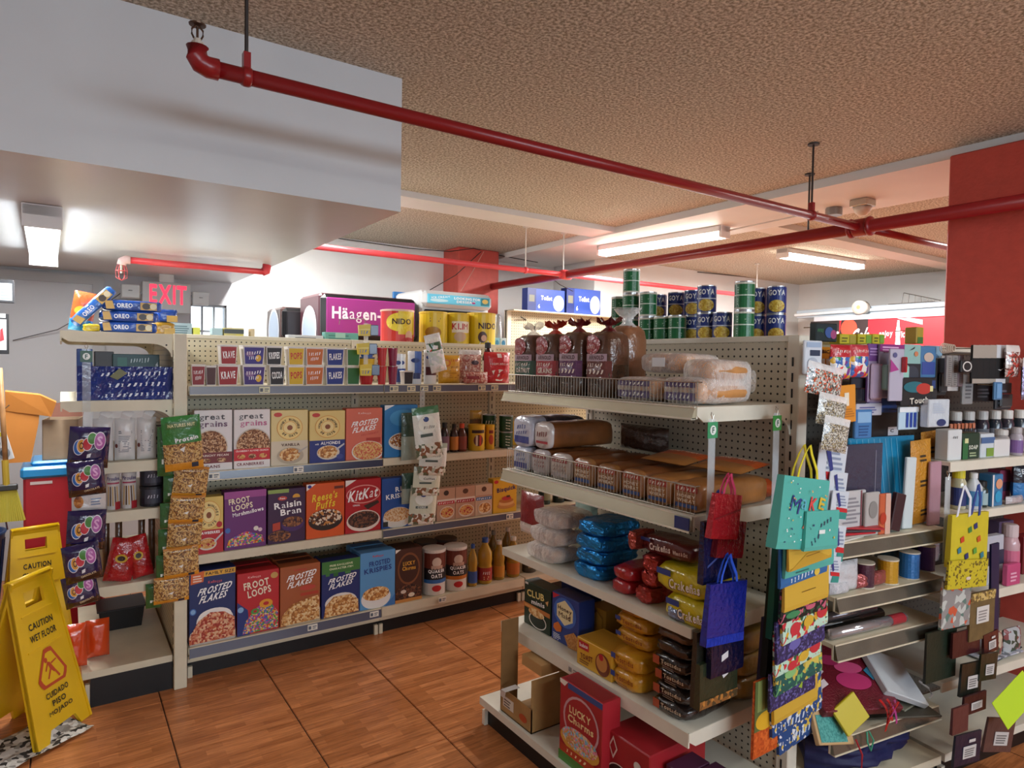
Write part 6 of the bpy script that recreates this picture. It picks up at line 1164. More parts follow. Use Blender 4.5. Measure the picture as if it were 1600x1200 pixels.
gift_bag('dark crimson gift bag tucked under the bright red one', 1118, 1160, 810, 872, BY1-.085, GL('#7a141c'), tilt=9)
gift_bag('midnight blue gift bag behind the red ones on the bread unit strip', 1098, 1150, 812, 915, BY1-.065, GL('#141a4a'), [('p', [(.1, .3), (.6, .5), (.6, .47), (.1, .26)], '#3a4a8a')], '#2a3a8a')
gift_bag('royal blue gift bag with a fringed foot hanging below the red bag', 1102, 1160, 908, 1012, BY1-.10, GL('#1a2a9a'), [('r', .0, .0, 1, .14, M('#2a46d8', .3, .5, bump=1, bscale=90, stretch=(3, 1, .4)))], '#2a5ad8', tilt=5)
gift_bag('very dark navy gift bag with a white sticker below the royal blue one', 1110, 1160, 980, 1062, BY1-.075, GL('#12143c'), [('p', [(.3, .3), (.5, .36), (.5, .5), (.3, .44)], '#d9d9dc')])
gift_bag('dark green and brown patterned gift bag at the bottom of the bread unit strip', 1092, 1150, 1030, 1112, BY1-.06, M('#26301f', .35, bump=.3, coat=.4), [('r', .0, .02, 1, .2, CM(['#8a5a2a', '#4a3a20', '#b87a34'], 90, .5, 0)), ('p', [(.55, .66), (.75, .72), (.72, .6), (.6, .54)], '#d9d9dc')])
gift_bag('dark bronze gift bag behind the green patterned one', 1086, 1120, 985, 1108, BY1-.045, M('#1c1d16', .35, bump=.3, coat=.4))
# strip on the end upright
hp = at_y(1222, 645, BY1-.05)
clip_strip('clear hang strip on the near upright carrying the teal and floral gift bags', (hp.x-.02, BY1-.045, hp.z), .70, hdr='#3f9a48')
N = 13; Yf = 1.02
TEAL = M('#4fb3a8', .5, coat=.2); KY = M('#d0a838', .6); 
flA = CM(['#bfe0cc', '#bfe0cc', '#bfe0cc', '#c8323e', '#d8a82e', '#2a5a3a'], 71, .55, 0); flB = CM(['#15181a', '#15181a', '#2a5a3a', '#c8607a', '#15181a'], 93, .55, 0); PUR = CM(['#2c2650', '#2c2650', '#443a78', '#6a66a8', '#2c2650'], 153, .55, 0)
TFL = CM(['#1f5a54', '#1f5a54', '#1f5a54', '#6ab070', '#d0b850'], 76, .55, 0); DAI = CM(['#1f4a86', '#1f4a86', '#1f4a86', '#1f4a86', '#e0c04a', '#dfe4ea'], 85, .55, 0)
casc = [('blue gift bag with yellow daisies, lowest at the right of the cascade', DAI, 1217, 1285, 1105, 1182, [('s', 7, .45, .25, .5, .2, '#cfe0f4', 0)], 6),
 ('orange plaid gift bag at the bottom left of the cascade', CM(['#c8581e', '#b84a18', '#d86a2a'], 120, .5, 0), 1176, 1213, 1060, 1188, [('r', 0, .35, 1, 1, '#5a6a3a'), ('e', .45, .46, .4, .12, '#e0b02a'), ('r', .1, .6, .4, 1, '#8a9a5a')], 0),
 ('blue gift bag with yellow daisies, second from the bottom of the cascade', DAI, 1206, 1282, 1070, 1155, [('s', 7, .4, .15, .5, .18, '#cfe0f4', 0)], 4),
 ('mustard envelope low in the gift bag cascade', KY, 1209, 1276, 1050, 1134, [], 4),
 ('purple flower gift bag low in the cascade', PUR, 1203, 1272, 1040, 1114, [('p', [(.6, .3), (.7, .42), (.68, .22)], '#9ab83a')], 3),
 ('deep teal gift bag with a yellow butterfly in the cascade', TFL, 1212, 1283, 1000, 1090, [('p', [(.6, .2), (.76, .34), (.92, .2), (.9, .52), (.76, .42), (.62, .52)], '#d8c45a'), ('e', .3, .35, .12, .1, '#8ac07a')], 5),
 ('pale mint floral gift bag, lower of the two in the cascade', flA, 1211, 1281, 975, 1060, [('e', .86, .26, .12, .14, '#c8323e'), ('e', .35, .1, .1, .1, '#c8323e'), ('e', .6, .18, .11, .11, '#d8b03a')], 4),
 ('purple flower gift bag in the middle of the cascade', PUR, 1214, 1287, 960, 1040, [('e', .35, .3, .12, .12, '#6a66b0')], 5),
 ('pale mint floral gift bag, upper of the two in the cascade', flA, 1223, 1292, 925, 1010, [('e', .26, .25, .11, .14, '#c8323e'), ('e', .86, .35, .12, .15, '#c8323e'), ('e', .55, .28, .11, .12, '#d8b03a')], 5),
 ('black floral gift bag in the cascade above the mint ones', flB, 1219, 1290, 900, 976, [('e', .25, .15, .15, .08, '#3a8a5a'), ('e', .62, .2, .1, .06, '#c8607a')], 0),
 ('mustard envelope with a slit, lower of the two big ones in the cascade', KY, 1225, 1293, 880, 958, [('r', .36, .34, .68, .36, '#7a5a1a')], 1),
 ('blue gift bag edge with white script under the teal bags', M('#2a6aa8', .5), 1219, 1291, 850, 921, [('s', 7, .45, .14, .5, .14, '#dfeaf4', 3), ('e', .76, .12, .06, .1, '#e0c04a')], 3),
 ('plain teal gift bag under the upper mustard envelope', TEAL, 1226, 1301, 815, 905, [('l', .2, .05, .6, .1, 1, '#2a6a66')], 1)]
for k, (l, mt, u0, u1, v0, v1, it, tl) in enumerate(casc):
    gift_bag(l, u0, u1, v0, v1, Yf+.16-.011*k, mt, it, tilt=-tl, t=.008)
for k, (u0, u1, v0, v1, c, l) in enumerate(((1205, 1222, 790, 1000, '#1f6a62', 'narrow dark teal side of a gift bag left of the cascade, upper'), (1196, 1216, 890, 1060, '#141c20', 'narrow black side of a gift bag left of the cascade'), (1186, 1210, 965, 1130, '#2c2650', 'narrow purple side of a gift bag left of the cascade, lower'))):
    gift_bag(l, u0, u1, v0, v1, Yf+.13+.02*k, M(c, .5), tilt=3)
gift_bag('mustard envelope with a folded flap, upper of the two in the cascade', 1232, 1298, 842, 894, Yf+.012, KY, [('p', [(0, 0), (1, 0), (.6, .45), (.4, .45)], '#c49a30'), ('r', .38, .34, .7, .365, '#7a5a1a')], tilt=-3, t=.006)
WISH = [('t', 'M', .28, .62, .2, .22, '#2a3f8a', -12), ('t', 'K', .66, .64, .15, .2, '#d84a4a', -10), ('t', 'a', .46, .63, .12, .14, '#5ab0c8', -10), ('t', 'E', .85, .66, .13, .17, '#d8b83a', -10), ('t', 'A', .55, .36, .14, .15, '#e0785a', -10)]+[('e', random.random()*.9+.05, random.random()*.9+.05, .012, .011, c) for c in ('#e9f3f0', '#27407a', '#e0785a', '#e9f3f0', '#e0c85a', '#2a7a72')*6]
gift_bag('teal Make A Wish gift bag with a yellow handle at the front of the cascade', 1212, 1285, 738, 858, Yf-.012, TEAL, WISH, '#d8cc2a', tilt=9, t=.03)
r = gift_bag('small teal gift tag bag overlapping the Make A Wish bag', 1256, 1307, 795, 862, Yf-.022, TEAL, [('s', 4, .6, .72, .4, .14, '#2a4a6a', 20), ('s', 3, .3, .3, .3, .14, '#2a4a6a', 30), ('r', .38, .42, .56, .52, '#e6ecea'), ('e', .7, .5, .02, .03, '#e9f3f0'), ('e', .2, .65, .02, .03, '#27407a'), ('e', .85, .3, .02, .03, '#e0c85a')], tilt=5, t=.008)
# foil charm bags and scissors hanging beside the upright
GLIT = CM(['#d9d6c8', '#8a8478', '#f4f2ea', '#5a564c', '#b8a878'], 330, .2, .8, .8)
for k, (u0, u1, v0, v1, l, mt) in enumerate(((1256, 1312, 572, 622, 'clear bag of orange beads at the top', CM(['#c9c4bc', '#d8562a', '#e9e6de', '#8a8478', '#3a3a3a'], 200, .2, .8, .8)), (1262, 1306, 618, 668, 'silver sequin bag in the middle', GLIT), (1258, 1298, 652, 706, 'silver sequin bag at the bottom', GLIT))):
    s0, zb = at_s(u0, v1, -.05); s1_, _ = at_s(u1, v1, -.05); _, ztt = at_s((u0+u1)/2, v0, -.05)
    pouch('bead_bag', l+' of the strip beside the bread upright', 'bead bag', S(s0, -.05-.026*k, zb), s1_-s0, ztt-zb, .022, [(.8, mt), (1, film('#ffffff', .4))], rot=(0, math.radians(10), SA), seed=320+k)
yt = thing('clip_strip', 'black and yellow striped hang strip on the back of the bread upright', 'clip strip', (2.0465, BY1+.0, 1.0))
m = MB(); m.box(0, 0, 0, .010, .02, .55, 0)
m.build('strip', DARK, yt)
for k in range(6): MB().box(-.0, -.0015, .53-k*.09-.03, .0105, .0, .53-k*.09).build('yellow_band', M('#d0c82a', .5), yt)
def shang(name, label, cat, u0, v0, u1, v1, d, t, mat, items=(), blister=None, hook=True, tilt=0, round_=False):
    s0, zb = at_s(u0, v1, d); s1_, _ = at_s(u1, v1, d); _, zt = at_s((u0+u1)/2, v0, d); W, H = s1_-s0, zt-zb
    r = thing(name, label, cat, S(s0, d, zb), 0, None, (0, math.radians(tilt), SA))
    MB().cbox(0, 0, 0, W, t, H, min(.003, t*.3)).build('backing_card', mat if not isinstance(mat, str) else CARD(mat), r)
    if blister:
        x0, z0, x1, z1, dd, bm_ = blister
        MB().cbox(W*x0, -dd, H*z0, W*x1, .0005, H*z1, .006).build('blister', bm_, r)
    if items: decals(r, W, H, items, base=.0015)
    if hook:
        g = g1 if s0 < .55 else g2; go = SO if g is g1 else S(.585, 0, 0)
        c = S(s0+W/2, d, zt-.012)-go; lx, ly = c.dot(SE), c.dot(SNv)
        MB().tube([(lx, ly+t+.0006, c.z), (lx, .305, c.z)], .0022, 6).build('peg_hook', WIRE, g)
    return r
CB = film('#ffffff', .25, .08, .3, 30)
shang('earphone_pack', 'white earphone pack hanging at the top left of the stationery bay', 'earphone pack', 1256, 532, 1284, 585, .05, .01, '#d3dae4', [('r', .1, .8, .9, .95, '#9fb4d0'), ('r', .3, .55, .85, .72, '#2a3550'), ('e', .45, .3, .3, .2, '#b4bccb')])
shang('lighter_pack', 'orange lighter card hanging behind the white earphone pack', 'lighter pack', 1279, 542, 1298, 588, .10, .008, '#e09a22', [('t', 'BIC', .5, .84, .6, .12, '#1a1a1a'), ('r', .2, .2, .45, .6, '#e9e6de'), ('r', .55, .2, .8, .6, '#d8d2c4')])
for k, (u0, u1, c, l) in enumerate(((1296, 1327, '#c01c2c', 'red balloon bag, left of the pair'), (1327, 1354, '#c83a4a', 'pink-red balloon bag, right of the pair'))):
    s0, zb = at_s(u0, 594-3*k, .03); s1_, _ = at_s(u1, 594, .03); _, zt = at_s(u0+14, 540, .03)
    pouch('balloon_bag', l+' hanging in the stationery bay', 'balloon bag', S(s0, .03, zb), s1_-s0, zt-zb, .035, [(.62, CM(['#d83a4a', '#3a6ab8', '#3a9a5a', '#e0b03a', '#7a3a8a', '#e9e6e2'], 70, .25, .5, .5)), (1, WRAP(c))], [('s', 8, .5, .8, .7, .1, '#f0dcd8')], rotz=SA, seed=330+k)
shang('pencil_pack', 'purple-topped pencil pack hanging beside the balloon bags', 'pencil pack', 1354, 537, 1376, 628, .06, .008, '#6a3f86', [('l', .1, .8, .9, .95, 3, '#a888c0'), ('r', .0, .0, 1, .7, '#9a8aa8')], (.1, .04, .9, .66, .014, M('#b9a6c0', .2, coat=.6)))
shang('tape_pack', 'pack of white and mint tape dispenser with a magenta header', 'tape pack', 1372, 538, 1410, 622, .05, .008, '#8a86a0', [('r', 0, .86, 1, 1, '#8a2a7a'), ('l', .1, .88, .9, .98, 2, '#d8a8d0')], (.06, .15, .94, .62, .03, M('#9fd0c4', .25, coat=.5)))
shang('lighter_pack', 'red lighter on a pale grey card with a magenta print', 'lighter pack', 1389, 545, 1411, 627, -.0, .008, '#b4b0c4', [('p', [(.0, .55), (.6, .6), (0, .8)], '#a83a8a'), ('e', .3, .88, .15, .05, '#5a5a8a')], (.76, .55, .85, .85, .02, M('#c02226', .25, coat=.4)))
shang('hair_tie_card', 'teal card of black hair ties in the stationery bay', 'hair tie card', 1411, 538, 1437, 605, .05, .006, '#8fb8b4', [('r', 0, .0, 1, .55, '#23252e'), ('e', .5, .3, .38, .2, '#3a3d4a'), ('e', .7, .78, .12, .06, '#c8805a'), ('p', [(.3, .85), (.6, .95), (.58, .9)], '#23252e')])
shang('toothbrush_pack', 'black pack with red and teal brush heads and white lettering', 'toothbrush pack', 1408, 590, 1456, 634, .0, .02, '#191a1e', [('e', .4, .66, .35, .2, '#1f6a78'), ('e', .7, .6, .25, .2, '#b8352c'), ('t', 'Touch', .55, .18, .6, .22, '#d9d4c8', 3), ('r', .9, .5, 1, .7, '#d9d49a')])
shang('brush_pack', 'blue and clear pack hanging above the black toothbrush pack', 'brush pack', 1437, 541, 1462, 590, .06, .012, '#4a7aa8', [('r', .1, .1, .9, .5, '#3c4f9a'), ('e', .5, .65, .3, .15, '#c8b4a8')])
for k in range(3):
    shang('comb_card', 'grey comb on a hanger, %s of three' % ('left', 'middle', 'right')[k], 'comb', 1479+9*k, 555, 1487+9*k, 604, .02+.012*k, .012, '#8f8a88' if k < 2 else '#7a6a70', [('l', .2, .05, .8, .95, 14, '#6a6664')])
shang('comb_card', 'white card carrying the grey combs', 'comb card', 1470, 556, 1500, 611, .07, .005, '#c9c6c4', [('l', .1, .1, .3, .9, 6, '#8a8884')])
wh = MB(); wo = thing('wire_hanger_bundle', 'bundle of beige elastic cords above the combs', 'cord bundle', S(at_s(1485, 556, .03)[0], .03, at_s(1485, 552, .03)[1]), SA)
for k in range(7): wh.tube([(.02*math.cos(a)*(.5+k*.1)-.003*k, .004*k-.01, .018+.02*math.sin(a)*(.6+.05*k)) for a in [2*math.pi*i/12 for i in range(13)]], .0022, 5)
wh.build('cord', M('#c9b6a4', .6), wo, kind='stuff')
for k in range(5):
    shang('sock_pair', 'black sock pair with a pale header card, number %s from the left' % ('one', 'two', 'three', 'four', 'five')[k], 'sock pair', 1518+9*k, 539, 1528+9*k+(6 if k == 4 else 0), 599, .0+.01*k, .009, M('#111114', .8), [('r', 0, .66, 1, 1, '#a39a90' if k < 4 else '#c9cdd4'), ('r', 0, 0, 1, .12, '#a39a90' if k < 4 else '#c9cdd4')]+([('p', [(.2, .36), (.5, .33), (.9, .42), (.5, .36)], '#e9e9ec')] if k == 4 else []))
shang('brush_pack', 'slim blue brush hanging below the black socks', 'brush', 1554, 597, 1566, 625, .0, .01, '#4a7aa8', [('r', .2, .1, .8, .9, '#6a9ac8')])
shang('tie_pack', 'round black and white coil hanging left of the socks', 'hair coil', 1502, 563, 1519, 582, .0, .012, '#1a1a1e', [('e', .5, .5, .42, .42, '#d4d0cc'), ('e', .5, .5, .32, .32, '#1a1a1e')])
shang('headphone_pack', 'black headphone pack hanging behind the socks', 'headphone pack', 1518, 595, 1556, 628, .08, .02, '#17171b', [('l', .2, .2, .8, .7, 3, '#4a4a50')])
for k, (u0, v0, u1, v1) in enumerate(((1570, 540, 1590, 590), (1582, 560, 1606, 625))):
    s0, zb = at_s(u0, v1, .02); s1_, _ = at_s(u1, v1, .02); _, zt = at_s(u0, v0, .02)
    pouch('bead_bag', ('red and silver bead bag at the right edge', 'silver and violet foil bag at the right edge')[k], 'bead bag', S(s0, .02-.03*k, zb), s1_-s0, zt-zb, .03, [(.75, CM(['#c8463a', '#b9a6a0', '#e9e6e2', '#6a2a22'], 110, .2, .8, .8) if k == 0 else M('#8a84a0', .15, .7, bump=1, bscale=50)), (1, CARD('#d9d0cc'))], rotz=SA, seed=340+k)
shang('card_pack', 'pale card pack tilted at the top right edge', 'card pack', 1577, 549, 1604, 566, .03, .006, '#d8c8c4', [('l', .2, .2, .8, .7, 2, '#a88a8a')], tilt=20)
# lower hanging row of the narrow bay
shang('lighter_pack', 'big orange card of lighters and a black tape ring in the stationery bay', 'lighter pack', 1291, 605, 1338, 665, -.02, .008, '#dc8f24', [('t', 'BIC', .3, .86, .3, .12, '#1a1a1a', 6), ('r', .6, .45, .75, .8, '#e9e0cc'), ('l', .55, .15, .95, .4, 4, '#b8701a'), ('e', .28, .36, .2, .24, '#c8701c'), ('e', .3, .34, .17, .2, '#1d1a18'), ('e', .3, .34, .07, .09, '#5a544c')], tilt=-4)
shang('pen_pack', 'light blue pack of pens hanging beside the orange lighter card', 'pen pack', 1336, 640, 1362, 686, .02, .012, '#3f78b4', [('r', .1, .55, .9, .92, '#8ab4dc'), ('l', .2, .1, .8, .5, 4, '#23508a')])
shang('pen_pack', 'white and violet paper pack lying above the dark box', 'paper pack', 1338, 630, 1378, 650, .08, .03, '#c9c8d4', [('l', .1, .2, .9, .8, 3, '#6a66a0')])
shang('ink_box', 'black box with a white label corner in the stationery bay', 'box', 1357, 640, 1404, 684, .12, .06, '#1f1a1c', [('r', .62, .05, .96, .36, '#dcdadf'), ('t', 'C', .75, .22, .12, .12, '#2a2a30')])
shang('pen_pack', 'white and blue card of three blue pens', 'pen pack', 1404, 636, 1434, 672, .02, .008, '#b8d4e8', [('r', .35, .1, .48, .75, '#23409a'), ('r', .55, .1, .68, .75, '#23409a'), ('r', .75, .1, .88, .75, '#23409a'), ('r', 0, .78, 1, 1, '#e9eef2')])
cz_ = thing('ring_row', 'row of pale round rings hanging above the clear pack', 'ring row', S(at_s(1424, 640, .06)[0], .06, at_s(1424, 632, .06)[1]), SA); m = MB()
for k in range(4): m.tube([(.018*k+.012*math.cos(a), -.004*k, .014*math.sin(a)) for a in [2*math.pi*i/12 for i in range(13)]], .003, 6)
m.build('ring', M('#b9a88c', .4), cz_)
shang('clear_pack', 'clear plastic pack with a small blue emblem', 'clear pack', 1450, 624, 1483, 668, -.02, .03, film('#dfe8f2', .55, .1, .3), [('e', .6, .16, .22, .13, '#27356a'), ('l', .2, .5, .8, .9, 5, '#aeb8c8')])
# folders and mailers on the first shelf of the narrow bay
z = .935
def sstand(name, label, cat, u0, v0, u1, v1, d, t, mat, items=(), z=.935, H=None, tilt=0, lean=0):
    s0, _ = at_s(u0, v1, d); s1_, _ = at_s(u1, v1, d); _, zt = at_s((u0+u1)/2, v0, d)
    r = thing(name, label, cat, S(s0, d, z+.001+max(0, (s1_-s0)*math.sin(math.radians(tilt)))), 0, None, (math.radians(lean), math.radians(tilt), SA)); W = s1_-s0; H = H or zt-z
    MB().cbox(0, 0, 0, W, t, H, min(.003, t*.3)).build('body', mat if not isinstance(mat, str) else CARD(mat), r)
    if items: decals(r, W, H, items, base=.0016)
    return r
FBL = film('#2390c0', .72, .2, .1); FDK = film('#4a4458', .62, .15, .1)
sstand('document_folder', 'blue translucent document folder with diagonal stripes', 'folder', 1322, 683, 1424, 812, .10, .006, FBL, [('p', [(.02+.085*k, .98), (.025+.085*k, .98), (.175+.085*k, .04), (.17+.085*k, .04)], '#7ac4dc') for k in range(9)])
sstand('document_folder', 'dark violet translucent folder with a red sticker before the blue folder', 'folder', 1292, 695, 1376, 806, .07, .005, FDK, [('p', [(.46, .42), (.53, .46), (.52, .36), (.46, .33)], '#d8502a'), ('e', .8, .2, .035, .03, '#e0d8dc'), ('r', .86, .0, .865, .92, '#b8b4c0')])
sstand('document_folder', 'white folder edge leaning right of the blue folder', 'folder', 1411, 716, 1426, 816, .03, .012, '#cdd8dc', tilt=3)
for k, (u0, v0, u1, v1, c, l) in enumerate(((1424, 690, 1455, 812, '#c98a22', 'kraft bubble mailer with dark print, left of the pair'), (1440, 676, 1466, 806, '#c08424', 'kraft bubble mailer with dark print, right of the pair'))):
    d = .06+.06*k; s0, _ = at_s(u0, v1, d); s1_, _ = at_s(u1, v1, d); _, zt = at_s(u0+10, v0, d)
    pouch('bubble_mailer', l, 'bubble mailer', S(s0, d, z), s1_-s0, zt-z, .025, [(1, M(c, .4, bump=.6, bscale=120, coat=.3, var=.1, vscale=15))], [('l', .3, .1, .7, .2, 2, '#3a2a14'), ('l', .3, .45, .7, .55, 2, '#3a2a14'), ('l', .3, .75, .7, .85, 2, '#3a2a14')], rotz=SA, seed=350+k, rot=(0, math.radians(-4), SA))
sstand('bubble_mailer', 'dusty pink mailer right of the kraft mailers', 'mailer', 1452, 722, 1469, 812, .03, .012, M('#b48a98', .5, var=.08, vscale=12))
for k, (u0, v0, u1, v1, d, c, it, l) in enumerate(((1306, 768, 1352, 828, .035, '#c4c2c4', [('l', .2, .3, .9, .9, 7, '#8a8890'), ('r', .8, .0, .84, 1, '#8a4a52')], 'grey notebook with printed lines'), (1352, 770, 1374, 828, .02, '#b4b0ae', [('e', .5, .6, .3, .2, '#8a8886')], 'grey notebook with a round crest'), (1374, 772, 1390, 828, .015, '#c8603a', [('r', .5, 0, 1, 1, '#d8b0a0'), ('e', .3, .4, .3, .15, '#b83a22')], 'orange flowered notebook'))):
    sstand('notebook', l+' standing at the foot of the folders', 'notebook', u0, v0, u1, v1, d, .012, c, it)
sstand('notebook', 'dark maroon notebook leaning left of the white folder edge', 'notebook', 1392, 774, 1407, 820, .015, .02, '#3a1a22', tilt=14)
for k in range(5):
    r = thing('greeting_card', ('%s of the red and white cards fanned out on the first stationery shelf') % ('bottom card', 'second card', 'third card', 'fourth card', 'top card')[k], 'greeting card', S(.03+.015*k, -.005+.01*k, z+.001+k*.007), 0, None, (0, 0, SA+math.radians(10-9*k)))
    MB().cbox(0, 0, 0, .13, .085, .006, .001).build('card', CARD(('#d9d4cc', '#b8b0aa', '#c01c2c', '#3a3a40', '#b81c28')[k]), r)
# ribbon spools
z = .757
def spool(label, u, d, R, H, col):
    s, _ = at_s(u, 900, d); r = thing('ribbon_spool', label, 'ribbon spool', S(s, d, z+.001))
    MB().lathe([(R*.96, .004), (R*.96, H-.004)], seg=20).build('ribbon', M(col, .25, .2, bump=.6, bscale=60, coat=.5, stretch=(1, 1, 14)), r)
    for zz in (0, H-.004): MB().lathe([(R*.3, zz), (R, zz), (R, zz+.004), (R*.3, zz+.004)], seg=20).build('flange', M('#cfc8b8', .5), r)
spool('maroon ribbon spool at the left of the ribbon row', 1350, .04, .033, .085, '#4a1838'); spool('yellow ribbon spool in the ribbon row', 1387, .0+.035, .034, .085, '#d8a41e'); spool('bright blue ribbon spool in the ribbon row', 1420, .04, .034, .095, '#1f78c8'); spool('violet ribbon spool at the right of the ribbon row', 1446, .07, .03, .095, '#5a3a9a'); spool('dark teal ribbon spool behind the yellow one', 1388, .13, .033, .09, '#1a4a68'); spool('navy ribbon spool behind the blue one', 1420, .13, .033, .095, '#22305a')
for k, (u0, v0, u1, v1, l, mt) in enumerate(((1305, 882, 1347, 918, 'clear bag of cotton balls at the left of the ribbon shelf', M('#c9ccd2', .25, bump=1, bscale=30, coat=.7)), (1345, 900, 1392, 917, 'red and silver sweet wrapper lying before the ribbon spools', M('#a85a5a', .15, .5, bump=1, bscale=60)), (1440, 845, 1474, 896, 'clear crinkled bag right of the ribbon spools', M('#8a8894', .2, .2, bump=1, bscale=30, coat=.6)))):
    d = .01 if k < 2 else .1; s0, _ = at_s(u0, v1, d); s1_, _ = at_s(u1, v1, d); _, zt = at_s(u0+10, v0, d)
    pouch('small_bag', l, 'small bag', S(s0, d+.02, z), s1_-s0, max(.03, zt-z), .035, [(1, mt)], rotz=SA, seed=360+k)
z = .603
for k, (s0, s1_, d, R, c, l) in enumerate(((.02, .40, .03, .017, '#b9b6bc', 'silver gift wrap roll with a red end label on the wrap shelf'), (-.0, .36, .09, .018, '#3a3836', 'dark gift wrap roll behind the silver one'), (.05, .3, .075, .016, '#6a6468', 'grey gift wrap roll at the back of the wrap shelf'))):
    r = thing('wrap_roll', l, 'gift wrap roll', S(s0, d, z+R+.003+(.036 if k == 2 else 0)), 0, None, (0, 0, SA))
    MB().tube([(0, 0, 0), (s1_-s0, 0, 0)], R, 16).build('roll', M(c, .15, .7, bump=.2, bscale=30), r, smooth=True)
    if k == 0: MB().tube([(s1_-s0-.08, 0, 0), (s1_-s0-.01, 0, 0)], R+.001, 16).build('end_label', M('#a02a34', .4), r)
pouch('small_bag', 'crumpled clear film bag at the left of the gift wrap shelf', 'small bag', S(.0, .02, .757), .09, .04, .03, [(1, film('#e0e0e6', .5, .05, 1, 40))], rotz=SA, seed=366)
# scissors packs on the edge of the narrow bay
for k, (u0, v0, u1, v1) in enumerate(((1272, 690, 1316, 770), (1290, 735, 1318, 800), (1296, 765, 1322, 812), (1296, 820, 1316, 880), (1288, 868, 1310, 912))):
    r = shang('scissors_pack', 'white and red scissors card hanging beside the gift bag cascade, %s from the top' % ('first', 'second', 'third', 'fourth', 'fifth')[k], 'scissors card', u0, v0, u1, v1, -.035-.012*k, .004, '#cfd6e0', [('p', [(.4, .05), (.95, .05), (.98, .3), (.5, .32)], '#2f8f86'), ('p', [(.35, .3), (.98, .28), (.95, .42), (.3, .45)], '#c8242c'), ('l', .3, .5, .9, .9, 4, '#8a96b0'), ('p', [(.2, .9), (.35, .95), (.55, .5), (.45, .45)], '#2a3480')], hook=False, tilt=8)
# more packs filling the top row
fill = [(1438, 590, 1462, 634, .03, '#15171c', 'black cable pack behind the toothbrush pack', [('r', .1, .6, .9, .9, '#27407a')]), (1462, 560, 1478, 618, .06, '#202226', 'black pack left of the combs', [('r', .2, .1, .8, .2, '#c8c49a')]),
 (1504, 585, 1520, 632, .05, '#8a8c8e', 'grey pack left of the black headphone pack', [('l', .2, .2, .8, .8, 5, '#5a5c60')]), (1446, 540, 1472, 575, .09, '#8fb0c8', 'pale blue pack behind the blue brush pack', [('e', .5, .4, .3, .25, '#5a7a9a')]),
 (1330, 590, 1354, 632, .08, '#2a2a36', 'dark pack under the balloon bags', [('r', .1, .1, .9, .5, '#4a3a66')]), (1284, 575, 1300, 612, .10, '#1c2024', 'dark pack behind the orange lighter cards', []), (1556, 598, 1580, 640, .05, '#2c3038', 'dark grey pack right of the blue brush', [('l', .1, .2, .9, .8, 4, '#6a7080')]),
 (1355, 612, 1378, 645, .09, '#6a4a86', 'violet pack under the pencil pack', [('l', .1, .2, .9, .8, 3, '#b8a0d0')]), (1376, 622, 1402, 645, .09, '#3a5aa0', 'blue pack under the tape dispenser', [])]
for u0, v0, u1, v1, d, c, l, it in fill: shang('blister_pack', l, 'blister pack', u0, v0, u1, v1, d, .012, c, it, (.12, .08, .88, .62, .012, M('#22252c', .2, coat=.6)) if c[1] in '12' else None)
shang('toy_pack', 'dark pack with a violet splash standing above the hanging row, left of the drinks sign', 'toy pack', 1275, 505, 1308, 533, .205, .03, '#17292e', [('s', 4, .2, .6, .3, .24, '#4a9a5a'), ('e', .6, .5, .2, .3, '#3a5a9a'), ('e', .8, .4, .14, .25, '#a84a7a')])
for k, (u0, u1) in enumerate(((1313, 1338), (1341, 1362), (1364, 1382))): shang('tea_box', 'yellow and green box above the hanging row, %s of three' % ('left', 'middle', 'right')[k], 'small box', u0, 522, u1, 537, .20, .05, '#c9bc2e', [('r', .55, .1, .95, .9, '#7aa83a' if k else '#a8983a'), ('l', .08, .2, .5, .8, 2, '#6a6420')])
shang('tea_box', 'narrow mustard box against the red column', 'small box', 1432, 511, 1443, 537, .2, .05, '#b89a3a', [('r', .1, .0, .9, .4, '#4a7a3a')])
# a shelf that carries the boxes above the hanging row
MB().box(0, .18, 1.525, .555, .30, 1.538).build('top_tray', CREAM, g1)
# ------------------------------------------------------------------ toiletries bay
def b2x(u, v, d): return at_s(u, v, d)[0]
def jar(label, u, d, z, R, H, body, cap, lab=None, cat='bottle', al=.9):
    s = b2x(u, 690, d)
    return bottle('toiletry_bottle', label, cat, S(s, d, z+.001), [(R*.9, 0), (R, .006), (R, H*.66), (R*.75, H*.78), (R*.62, H*.8)], body, [(R*.8, H*.78), (R*.82, H*.8), (R*.82, H*.98), (R*.7, H)], cap, lab=lab and (R, H*.1, H*.55, lab), alpha=al, face=SA)
z = 1.168
for k, u in enumerate((1492, 1512, 1533, 1553, 1572, 1592, 1612)):
    jar('dark bottle with a white cap, number %s from the left on the toiletries shelf' % ('one', 'two', 'three', 'four', 'five', 'six', 'seven')[k], u, .17, z, .026, .165, '#2a3440' if k % 2 else '#3a3440', '#d8d6d2', '#8a94a4', al=1)
for k, u in enumerate((1564, 1584, 1604)): jar('clear lidded jar in the second row at the right of the toiletries shelf, number %s' % ('one', 'two', 'three')[k], u, .06, z, .028, .10, '#a8a4a4', '#c9c6c2', '#c2bcc0', 'jar')
mk = sstand('marker_box', 'white display tray of orange and black lip balms on the toiletries shelf', 'display tray', 1487, 652, 1552, 690, .085, .05, '#d4d2d0', [('l', .1, .15, .4, .6, 3, '#a8a8ac')], z=z, H=.075)
s0 = b2x(1492, 690, .085)
